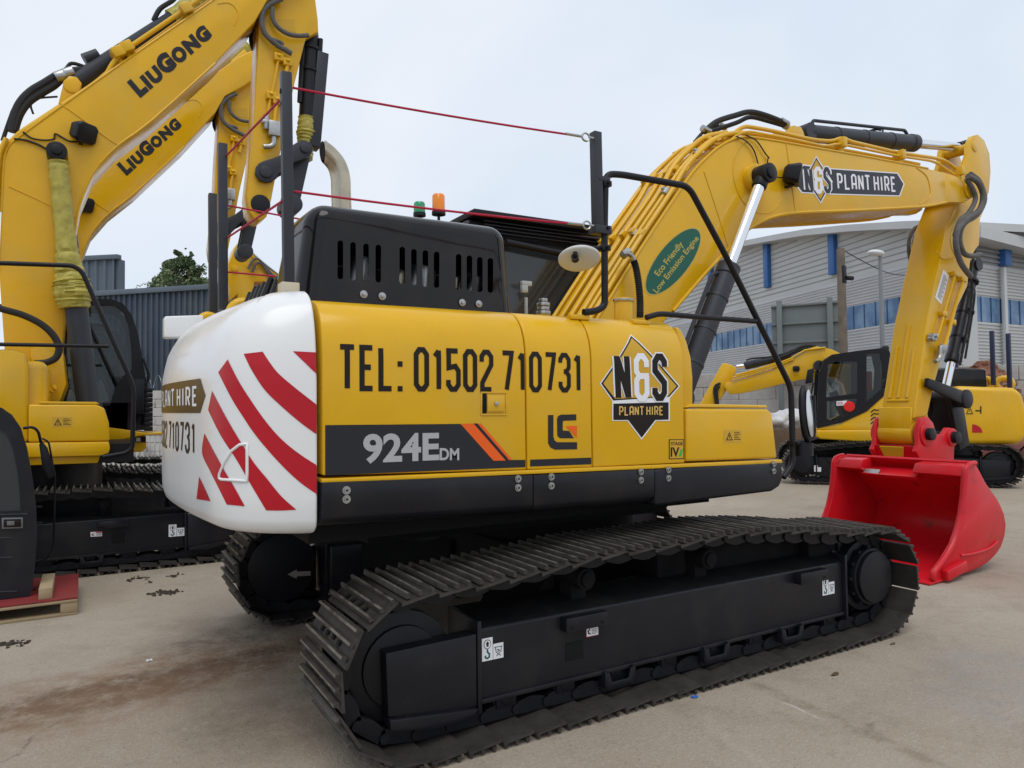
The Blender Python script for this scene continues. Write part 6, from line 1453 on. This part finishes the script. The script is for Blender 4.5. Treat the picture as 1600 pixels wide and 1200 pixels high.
# ------------------------------------------------------------------ a third one, folded, seen between post and hood
exC = thing('excavator', (1.6, 14.2, 0), 'yellow excavator far behind, only its folded arm showing above the white counterweight', 'excavator', 'yellow excavators in the yard')
CYY = 12.2
bm = nb(); aC = [(373, 378), (380, 373), (387, 376), (394, 392), (404, 404), (418, 415), (434, 428), (470, 462), (470, 500), (440, 500), (430, 470), (408, 440), (398, 440), (393, 470), (393, 520), (374, 520), (371, 460), (362, 468), (356, 440), (357, 412), (362, 400), (366, 388)]
poly(bm, PPY(aC, CYY), (0, .5, 0)); armC = obj('arm', bm, YEL, exC, 30, .03, 2)
bm = nb()
for l, r, m in (([(384, 384), (402, 402), (434, 428), (450, 440)], .03, 0), ([(388, 420), (394, 408), (402, 404), (412, 412), (424, 428), (436, 436)], .03, 1), ([(394, 425), (400, 412), (408, 412), (420, 428), (432, 438)], .03, 1)): tube(bm, smooth_path(PPY(l, CYY - .08), 4), r, 8, 0, m)
obj('hose', bm, [CHR, HOSE], armC)
bm = nb()
for a, b in ((381, 383), (366, 420), (398, 415)): p = PY(a, b, CYY); cyl(bm, p - V((0, .05, 0)), p + V((0, .5, 0)), .07, None, 14)
obj('pin', bm, YEL, armC, 40, .01)
bm = nb(); poly(bm, [V((.6, CYY, 3.4)), V((1.2, CYY, 4.0)), V((3.6, CYY, 2.1)), V((3.2, CYY, 1.7))], (0, .5, 0)); obj('boom', bm, YEL, exC, 30, .02)
bm = nb(); box(bm, (2.6, CYY + .9, 1.7), (3.6, 2.6, 1.1)); obj('engine_housing', bm, YEL, exC, 30, .12, 3)
bm = nb()
for y in (-.4, 2.2): box(bm, (2.4, CYY + y, .46), (4.2, .6, .88))
box(bm, (2.4, CYY + .9, .8), (1.4, 2.2, .7)); obj('crawler_track', bm, TRK, exC, 30, .3, 4)

# ================================================================== small excavator facing left, before the warehouse
PHI = math.radians(-48); rr_ = V((math.cos(PHI), math.sin(PHI), 0)); fw = -rr_; lf = V((-fw.y, fw.x, 0)); GZ = 0.0
F0 = PZ(1242, 757, GZ); OD = F0 - fw * 2.45 - lf * 1.595; OD.z = GZ
MD = Matrix(((fw.x, lf.x, 0, OD.x), (fw.y, lf.y, 0, OD.y), (0, 0, 1, OD.z), (0, 0, 0, 1)))
exD = thing('excavator', OD, 'yellow excavator facing left with black cab and a red dot on its window', 'excavator', 'yellow excavators in the yard')
rD = lambda p: MD @ V(p)
def PDl(l, y): return [PN(a, b, OD + lf * y, lf) for a, b in l]
tD, fD = crawler(exD, 1.295, 1, XR, XF, False, rD); crawler(exD, -1.295, -1, XR, XF, False, rD)
f = frame(*[PN(a, b, OD + lf * 1.43, lf) for a, b in ((1272, 737), (1283, 737), (1272, 727))]); bm = nb(); lay(bm, poly2d([(0, 0), (.5, 0), (.5, 1), (0, 1)]), f); lay(bm, poly2d([(.52, 0), (1, 0), (1, .7), (.52, .7)]), f); obj('lifting_label', bm, WPR, tD)
def exto(bm, l, y, dep, m=0): poly(bm, PDl(l, y), -lf * dep, m)
bm = nb(); box(bm, rD((.5, 0, .62)), (1.3, 1.6, .4), (fw, lf, (0, 0, 1))); cyl(bm, rD((.5, 0, .7)), rD((.5, 0, 1.1)), .66, None, 30); obj('car_body', bm, BLK, exD)
bm = nb(); exto(bm, [(1275.5, 672), (1372, 672), (1490, 674), (1490, 692), (1372, 692), (1281, 686), (1276, 682)], 1.40, 2.75); obj('sill', bm, YEL, exD, 40, .03, 3)
bm = nb(); exto(bm, [(1313, 662), (1353, 643), (1384, 616), (1397, 598), (1402, 604), (1490, 608), (1490, 673), (1276, 671.5), (1276, 669)], 1.36, 2.6); pD = obj('side_panel', bm, YEL, exD, 40, .02, 2)
bm = nb()
for k in range(4): tube(bm, smooth_path(PDl([(1361, 644 + k * 6), (1366, 640 + k * 6), (1371, 643 + k * 6 - 2), (1376, 638 + k * 6)], 1.365), 3), .012, 6)
obj('vent', bm, GPR, pD)
bm = nb(); exto(bm, [(1489, 607), (1500, 603), (1585, 606), (1598, 614), (1604, 640), (1604, 680), (1596, 694), (1489, 696)], 1.42, 2.8); cwD = obj('counterweight', bm, YEL, exD, 40, .10, 4)
ff = lambda bl, br, tl, y=1.424: frame(*[PN(a, b, OD + lf * y, lf) for a, b in (bl, br, tl)])
bm = nb(); f = ff((1509, 648), (1521, 648), (1509, 633)); s_ = nb(); ribbon(s_, [(.1, .1), (.9, .1), (.5, .9), 'c'], .1); ribbon(s_, [(.5, .3), (.5, .6)], .08); lay(bm, s_, f); f = ff((1524, 647), (1534, 647), (1524, 634)); s_ = nb(); ribbon(s_, [(0, .4), (.7, .4)], .15); ribbon(s_, [(.85, .05), (.85, .95)], .2); lay(bm, s_, f); obj('warning_label', bm, PRT, cwD)
bm = nb(); f = ff((1519, 676), (1535, 676), (1519, 663)); lay(bm, poly2d([(0, 0), (1, 0)] + [(math.cos(t), math.sin(t)) for t in [math.pi / 2 * i / 8 for i in range(1, 9)]]), f); obj('lifting_mark', bm, REDS, cwD)
for a in (1537, 1569):
    bm = nb(); p = PN(a, 600, OD + lf * .6, lf); tube(bm, [p + fw * math.cos(t) * .14 + V((0, 0, math.sin(t) * .12)) for t in [2 * math.pi * i / 18 for i in range(18)]], .06, 8, 0, 0, True); obj('lifting_eye', bm, YEL, cwD, 50)
bm = nb(); exto(bm, [(1432, 607), (1436, 584), (1446, 576), (1500, 574), (1541, 577), (1543, 606)], .9, 1.6); obj('engine_hood', bm, HOOD, exD, 40, .04, 3)
for a, b0, b1, y in ((1550.5, 517, 602, .95), (1576, 521, 606, .95), (1494, 560, 606, -.6)):
    bm = nb(); p, q = PN(a, b0, OD + lf * y, lf), PN(a + 1, b1, OD + lf * y, lf); box(bm, (p + q) / 2, (.07, .07, (p - q).length)); obj('safety_post', bm, mat('navy_steel', (.02, .025, .06), .45) if a == 1550.5 else bpy.data.materials['navy_steel'], exD, 40, .005)
# cab with real openings
oc = [(1276, 669), (1277, 630), (1280, 582), (1287, 563), (1300, 554), (1340, 548), (1378, 543.5), (1390, 549), (1395, 572), (1397.5, 597), (1384, 615), (1355, 642), (1313, 661)]
ws = [[(1291, 621), (1292, 590), (1294, 570), (1306, 565), (1340, 565), (1340, 615)], [(1292, 627), (1340, 623), (1337, 641), (1304, 659), (1292, 654)], [(1354, 553), (1374, 552), (1379, 575), (1377, 608), (1354, 629)]]
bm = nb(); O_ = PDl(oc, 1.38)
for dy in (0, -.92):
    es = []
    for L_ in [O_] + [PDl(w_, 1.38) for w_ in ws]:
        vs_ = [bm.verts.new(p + lf * dy) for p in L_]; es += [bm.edges.new((vs_[i], vs_[(i + 1) % len(vs_)])) for i in range(len(vs_))]
    r = bmesh.ops.triangle_fill(bm, edges=es, use_beauty=True, use_dissolve=False); fs = [g for g in r['geom'] if isinstance(g, bmesh.types.BMFace)]
    ex_ = bmesh.ops.extrude_face_region(bm, geom=fs); bmesh.ops.translate(bm, verts=[v for v in ex_['geom'] if isinstance(v, bmesh.types.BMVert)], vec=-lf * .05)
for i, j in ((3, 4), (4, 5), (5, 6), (6, 7), (7, 8)):
    a, b = O_[i], O_[j]; n = (b - a).cross(lf).normalized(); n = n if n.z < 0 or i > 6 else -n; poly(bm, [a - lf * .03, b - lf * .03, b - lf * .03 + n * .05, a - lf * .03 + n * .05], -lf * .9)
bmesh.ops.recalc_face_normals(bm, faces=bm.faces); cabD = obj('cab', bm, BLK, exD, 40)
for w_ in ws: bm = nb(); poly(bm, PDl(w_, 1.36), -lf * .006); obj('window', bm, CGL, cabD)
bm = nb(); p = PN(1364, 612, OD + lf * .9, lf); box(bm, p + V((0, 0, -.05)), (.5, .5, .18), (fw, lf, (0, 0, 1))); box(bm, p - fw * .25 + V((0, 0, .4)), (.14, .48, .8), (fw, lf, (0, 0, 1))); box(bm, p - fw * .25 + V((0, 0, .85)), (.12, .26, .2), (fw, lf, (0, 0, 1))); obj('seat', bm, RUB, cabD, 40, .04, 3)
bm = nb(); p = PN(1357, 597, OD + lf * 1.1, lf); cyl(bm, p - V((0, 0, .2)), p + V((0, 0, .22)), .07, None, 14); obj('fire_extinguisher', bm, RED, cabD, 40, .02)
bm = nb(); p = PN(1327, 635, OD + lf * 1.385, lf); disc(bm, p, lf, .105, .003); obj('red_dot', bm, mat('red_card', (.75, .02, .015), .5), cabD)
bm = nb(); f = ff((1307, 634), (1323, 633), (1307, 627), 1.383); lay(bm, poly2d([(0, 0), (1, 0), (1, 1), (0, 1)]), f, 0); lay(bm, stroke2d('S0L', .5, .14, .1), lambda u, v, h: f(.08 + u * .66, .2 + v * .6, h), 1, .004); obj('window_card', bm, [WPR, REDS], cabD)
bm = nb(); exto(bm, [(1258, 600), (1262, 578), (1272, 575), (1270, 598)], 1.75, .08); tube(bm, PDl([(1268, 577), (1277, 585)], 1.6), .015, 6); tube(bm, PDl([(1271, 598), (1266, 622), (1276, 655)], 1.5), .02, 6); obj('mirror', bm, BLK, cabD, 40, .01)
# boom and arm
bD = [(1131, 604), (1134, 597), (1143.7, 596.6), (1175, 587), (1207.5, 576.7), (1236, 563), (1257, 551), (1268, 543), (1276, 541), (1300, 546), (1330, 560), (1350, 590), (1352, 640), (1330, 640), (1318, 600), (1305, 589), (1289.6, 589), (1257, 592), (1221.6, 600), (1190, 608), (1158, 614.5), (1140, 616)]
bm = nb(); exto(bm, bD, .33, .66); boomD = obj('boom', bm, YEL, exD, 30, .016, 2)
aD = [(1129, 567), (1140, 569), (1150, 574), (1151, 580), (1145, 588), (1140, 600), (1133, 612), (1122, 629), (1112, 655), (1090, 665), (1088, 640), (1094, 630), (1108, 604)]
bm = nb(); exto(bm, aD, .20, .40); armD = obj('arm', bm, YEL, exD, 30, .016, 2)
bm = nb(); tube(bm, PDl([(1151, 573), (1166, 571)], 0), .045, 10, 0, 1); tube(bm, PDl([(1163, 572), (1166, 571), (1210, 561), (1236, 556)], 0), [.08, .1, .09, .09], 14); obj('arm_cylinder', bm, [GRY, CHR], exD, 50)
bm = nb()
for l, r in (([(1166, 563), (1175, 560), (1200, 558)], .02), ([(1215, 560), (1235, 552), (1250, 543), (1262, 540), (1275, 541)], .045), ([(1205, 562), (1228, 556), (1246, 548), (1262, 543)], .04), ([(1190, 560), (1224, 553), (1240, 546)], .02), ([(1119, 632), (1116, 610), (1119, 602), (1126, 599)], .03), ([(1122, 632), (1120, 612), (1124, 603)], .03)): tube(bm, smooth_path(PDl(l, .25), 3), r, 8)
obj('hose', bm, RUB, boomD)
for l in ([(1144, 590), (1175, 582), (1205, 572), (1236, 560), (1258, 547), (1290, 543)], [(1144, 594), (1178, 584), (1206, 575), (1240, 561)], [(1150, 586), (1180, 578), (1214, 567)]): bm = nb(); tube(bm, PDl(l, .36), .02, 6); obj('hydraulic_pipe', bm, YEL, boomD)
p = PN(1244, 576, OD + lf * .36, lf); bm = nb(); box(bm, p, (.14, .12, .12), (fw, lf, (0, 0, 1))); obj('work_light', bm, BLK, boomD, 40, .03)
bm = nb(); p, q, e = PN(1279, 571, OD + lf * .45, lf), PN(1301, 612, OD + lf * .45, lf), PN(1325, 660, OD + lf * .45, lf); cyl(bm, q, e, .09, None, 14); cyl(bm, p, q, .05, None, 12, 1); cyl(bm, p - lf * .1, p + lf * .1, .11, None, 14); obj('boom_cylinder', bm, [GRY, CHR], exD, 40)

# ================================================================== loose things
# black cab on a pallet, lower left
pr_, pf_ = PZ(121, 960), PZ(112, 918); plx = pr_.x
pal = thing('pallet', (plx - .6, (pr_.y + pf_.y) / 2, 0), 'wooden pallet topped with a red board under the black cab', 'pallet')
PNE = mat('pine_timber', (.36, .27, .16), .7, 0, .15, 3, .2, 30); RBD = mat('red_film_board', (.22, .03, .03), .5, 0, .12, 3)
py0, py1 = pr_.y, pr_.y + 1.0
bm = nb()
for y in (py0 + .05, (py0 + py1) / 2, py1 - .05):
    box(bm, (plx - .75, y, .012), (1.5, .10, .022))
    for x in (plx - .06, plx - .75, plx - 1.43): box(bm, (x, y, .065), (.12, .10, .08))
for k in range(7): box(bm, (plx - .75, py0 + .05 + k * (py1 - py0 - .1) / 6, .117), (1.5, .11, .022))
obj('deck_board', bm, PNE, pal, 40, .004)
bm = nb(); box(bm, (plx - .75, (py0 + py1) / 2, .137), (1.5, 1.0, .018)); obj('board', bm, RBD, pal, 40, .003)
bm = nb(); p = PZ(71, 936, .146); box(bm, p + V((-.0, .30, .045)), (.095, .62, .09)); tag(obj('timber_block', bm, PNE, None, 40, .004), 'pale offcut of timber lying on the red topped pallet', 'timber')
KY = py0 + .22
kc = thing('loader_cab', (plx - .9, KY + .4, .147), 'black machine cab standing on the red topped pallet, cut by the frame', 'cab')
ko = [(-90, 632), (-20, 633), (2, 637), (18, 648), (32, 668), (42, 700), (50, 745), (56, 790), (58, 830), (55, 880), (50, 920), (46, 950), (-90, 962)]
wo = [(-84, 668), (-6, 668), (10, 678), (20, 700), (27, 735), (31, 770), (32, 798), (-84, 802)]
bm = nb(); es = []
O_ = PPY(ko, KY); zb_k = .15
O_ = [V((p.x, p.y, max(p.z, zb_k))) for p in O_]
for L_ in (O_, PPY(wo, KY)):
    vs_ = [bm.verts.new(p) for p in L_]; es += [bm.edges.new((vs_[i], vs_[(i + 1) % len(vs_)])) for i in range(len(vs_))]
r = bmesh.ops.triangle_fill(bm, edges=es, use_beauty=True, use_dissolve=False); fs = [g for g in r['geom'] if isinstance(g, bmesh.types.BMFace)]
ex_ = bmesh.ops.extrude_face_region(bm, geom=fs); bmesh.ops.translate(bm, verts=[v for v in ex_['geom'] if isinstance(v, bmesh.types.BMVert)], vec=(0, .05, 0))
ring = O_
for i in range(len(ring) - 1):
    a, b = ring[i], ring[i + 1]; n = V((-(b - a).z, 0, (b - a).x)).normalized()
    poly(bm, [a + V((0, .045, 0)), b + V((0, .045, 0)), b + V((0, .045, 0)) - n * .03, a + V((0, .045, 0)) - n * .03], (-.09, .62, 0))
bmesh.ops.recalc_face_normals(bm, faces=bm.faces); obj('body', bm, SKT, kc, 40)
bm = nb(); poly(bm, PPY(wo, KY + .02), (0, .006, 0)); obj('window', bm, GLS, kc)
bm = nb(); f = fit_px(KY, (3, 826), (36, 825), (3, 809)); fbox(bm, f, 0, 1, 0, 1, .0, .012, 0); fbox(bm, f, .08, .92, .12, .88, .0125, .014, 1); fbox(bm, f, .25, .6, .3, .7, .0145, .022, 0); obj('handle', bm, [mat('mid_grey_metal', (.18, .18, .18), .4, .5), PRT], kc, 40, .002)
bm = nb()
for l in ([(-60, 842), (18, 840)], [(-60, 873), (20, 871)], [(-60, 927), (26, 924)], [(-60, 806), (44, 803)]): tube(bm, PPY(l, KY - .001), .006, 6)
obj('groove', bm, GRY, kc)
bm = nb(); exm = PPY([(61, 694), (66, 690), (74, 700), (82, 725), (85, 744), (76, 748), (66, 730)], KY + .3); poly(bm, exm, (0, .05, 0)); tube(bm, fillet(PPY([(36, 669), (52, 667), (60, 674), (64, 692)], KY + .3), .03), .012, 8); tube(bm, fillet(PPY([(66, 685), (76, 690), (86, 745), (84, 850), (76, 872), (58, 880)], KY + .34), .04), .008, 8)
for b in (792, 817): tube(bm, PPY([(55, b), (66, b)], KY + .1), .008, 6)
obj('mirror', bm, BLK, kc, 40, .008)
bm = nb(); f_ = [(52 + (k % 2) * 1, 920 + 6 * k) for k in range(5)]
for a, b in f_: cyl(bm, PY(a, b, KY + .25), PY(a + 3, b, KY + .25), .02, None, 8)
obj('bolt', bm, BLK, kc)
# clods and litter
rnd = random.Random(5); SOIL = mat('soil_clod', (.055, .042, .03), .95, 0, .3, 20, .4, 40)
bm = nb()
for px_, n_, sp_ in (((262, 926), 60, 9), ((246, 929), 20, 10), ((215, 904), 22, 7), ((270, 900), 16, 7), ((230, 909), 8, 3), ((202, 906), 8, 3), ((15, 1008), 30, 10), ((32, 1003), 12, 8), ((90, 1012), 0, 5)):
    for k in range(n_):
        p = PZ(px_[0] + rnd.gauss(0, sp_), px_[1] + rnd.gauss(0, 1.7)); s = rnd.uniform(.004, .017); g = bmesh.ops.create_icosphere(bm, subdivisions=1, radius=1, matrix=Matrix.LocRotScale(p + V((0, 0, s * .3)), Matrix.Rotation(rnd.uniform(0, 6), 3, 'Z').to_quaternion(), V((s * 1.5, s, s * .6))))
        for v in g['verts']: v.co += V((rnd.uniform(-1, 1), rnd.uniform(-1, 1), rnd.uniform(-.6, .6))) * s * .3
o = obj('soil_crumbs', bm, SOIL, None, 20); kind(o, 'stuff'); o['label'] = 'dark soil crumbs scattered on the concrete yard'; o['category'] = 'soil'
def crumple(name, px_, s, m, label, cat, asp=(1, .6, .25), sd_=1):
    r2 = random.Random(sd_); bm = nb(); p = PZ(*px_); bmesh.ops.create_icosphere(bm, subdivisions=2, radius=1, matrix=Matrix.LocRotScale(p + V((0, 0, s * asp[2] * .7)), None, V((s * asp[0], s * asp[1], s * asp[2]))))
    for v in bm.verts: v.co += V((r2.uniform(-1, 1), r2.uniform(-1, 1), r2.uniform(-1, 1))) * s * .22
    for v in bm.verts: v.co.z = max(v.co.z, .001)
    return tag(obj(name, bm, m, None, 10), label, cat)
crumple('wrapper', (1085, 1090), .022, mat('blue_plastic', (.03, .12, .42), .4), 'small crumpled blue wrapper on the concrete beside the near track', 'litter', (1, .7, .3), 2)
crumple('leaf', (1305, 1055), .03, mat('dead_leaf', (.12, .08, .045), .8), 'curled brown leaf on bare concrete right of the near track', 'leaf', (1.2, .35, .3), 3)
crumple('leaf', (1395, 1007), .022, bpy.data.materials['dead_leaf'], 'small brown leaf lying near the front end of the track', 'leaf', (1.2, .35, .3), 4)
crumple('paper_scrap', (233, 1033), .02, WPR, 'tiny pale paper scrap on the stained concrete', 'litter', (1, .5, .3), 6)
# rubbish by the wall
cp = PD(1231, 690, 20); cp.z = 0; bm = nb(); zt_ = PD(1231, 669, 20).z - .0
for k in range(4): 
    d = (fw, lf, (0, 0, 1))
box(bm, cp + V((0, 0, zt_ / 2)), (1.5, 1.0, zt_)); 
for k in range(5): box(bm, cp + V((-.72 + k * .36, -.52, (zt_ + .03) / 2)), (.07, .05, zt_ + .03))
tag(obj('crate', bm, mat('brown_board', (.14, .09, .055), .75, 0, .2, 2), None, 40, .01), 'brown wooden crate by the block wall under white sacks', 'crate')
SACK = mat('white_sack', (.62, .62, .62), .6, 0, .08, 4)
for i, (a, b, s, lb) in enumerate(((1219, 662, .38, 'white plastic sack at the left of the crate top'), (1236, 657, .42, 'big white plastic sack in the middle of the crate top'), (1252, 663, .36, 'white plastic sack hidden partly behind the round mirror'))):
    r2 = random.Random(20 + i); bm = nb(); c = PD(a, b, 20); c.z = max(c.z, zt_ + s * .5); bmesh.ops.create_icosphere(bm, subdivisions=3, radius=1, matrix=Matrix.LocRotScale(c, None, V((s, s * .9, s * .75))))
    for v in bm.verts: n = v.co - c; v.co = c + n * (1 + .28 * math.sin(n.x * 17 + i) * math.cos(n.z * 19 + i * 2) + r2.uniform(-.09, .09))
    tag(obj('sack', bm, SACK, None, 25), lb, 'sack', 'white sacks on the crate')
hp = PD(1540, 600, 21); hp.z = 0; bm = nb(); r2 = random.Random(9); top_ = PD(1540, 564, 21).z
bmesh.ops.create_cone(bm, segments=20, radius1=2.0, radius2=.2, depth=top_ + .0, cap_ends=True, matrix=Matrix.Translation(hp + V((0, 0, top_ / 2))))
for k in range(190):
    t = r2.random(); a = r2.uniform(0, 6.28); r_ = 2.0 * (1 - t) + .2 * t; p = hp + V((math.cos(a) * r_, math.sin(a) * r_, t * (top_ - .05))); ax = Matrix.Rotation(r2.uniform(0, 3), 3, V((r2.random(), r2.random(), r2.random() + .1)).normalized()); box(bm, p, (r2.uniform(.12, .3), .12, .08), (ax @ V((1, 0, 0)), ax @ V((0, 1, 0)), ax @ V((0, 0, 1))))
o = obj('rubble_heap', bm, mat('brick_rubble', (.24, .10, .06), .85, 0, .4, 3, dirt=((.25, .2, .17), .5, .7), dsc=3), None, 20); o['kind'] = 'stuff'; o['label'] = 'heap of broken red brick behind the excavator facing left'; o['category'] = 'rubble'
bp2 = PD(1606, 735, 17.5); bm = nb(); q = [bp2 + V((math.cos(t) * .62, 0, math.sin(t) * .62)) for t in [math.radians(100 + 22 * i) for i in range(12)]]; poly(bm, q + [c + (bp2 - c).normalized() * .05 for c in q[::-1]], (.3, 1.3, 0))
poly(bm, q, (.01, .04, 0)); tag(obj('spare_bucket', bm, mat('rusty_steel', (.13, .04, .03), .7, .2, .3, 4), None, 30), 'rusty spare bucket cut by the frame beside the excavator facing left', 'bucket')
# the sheds of work end here
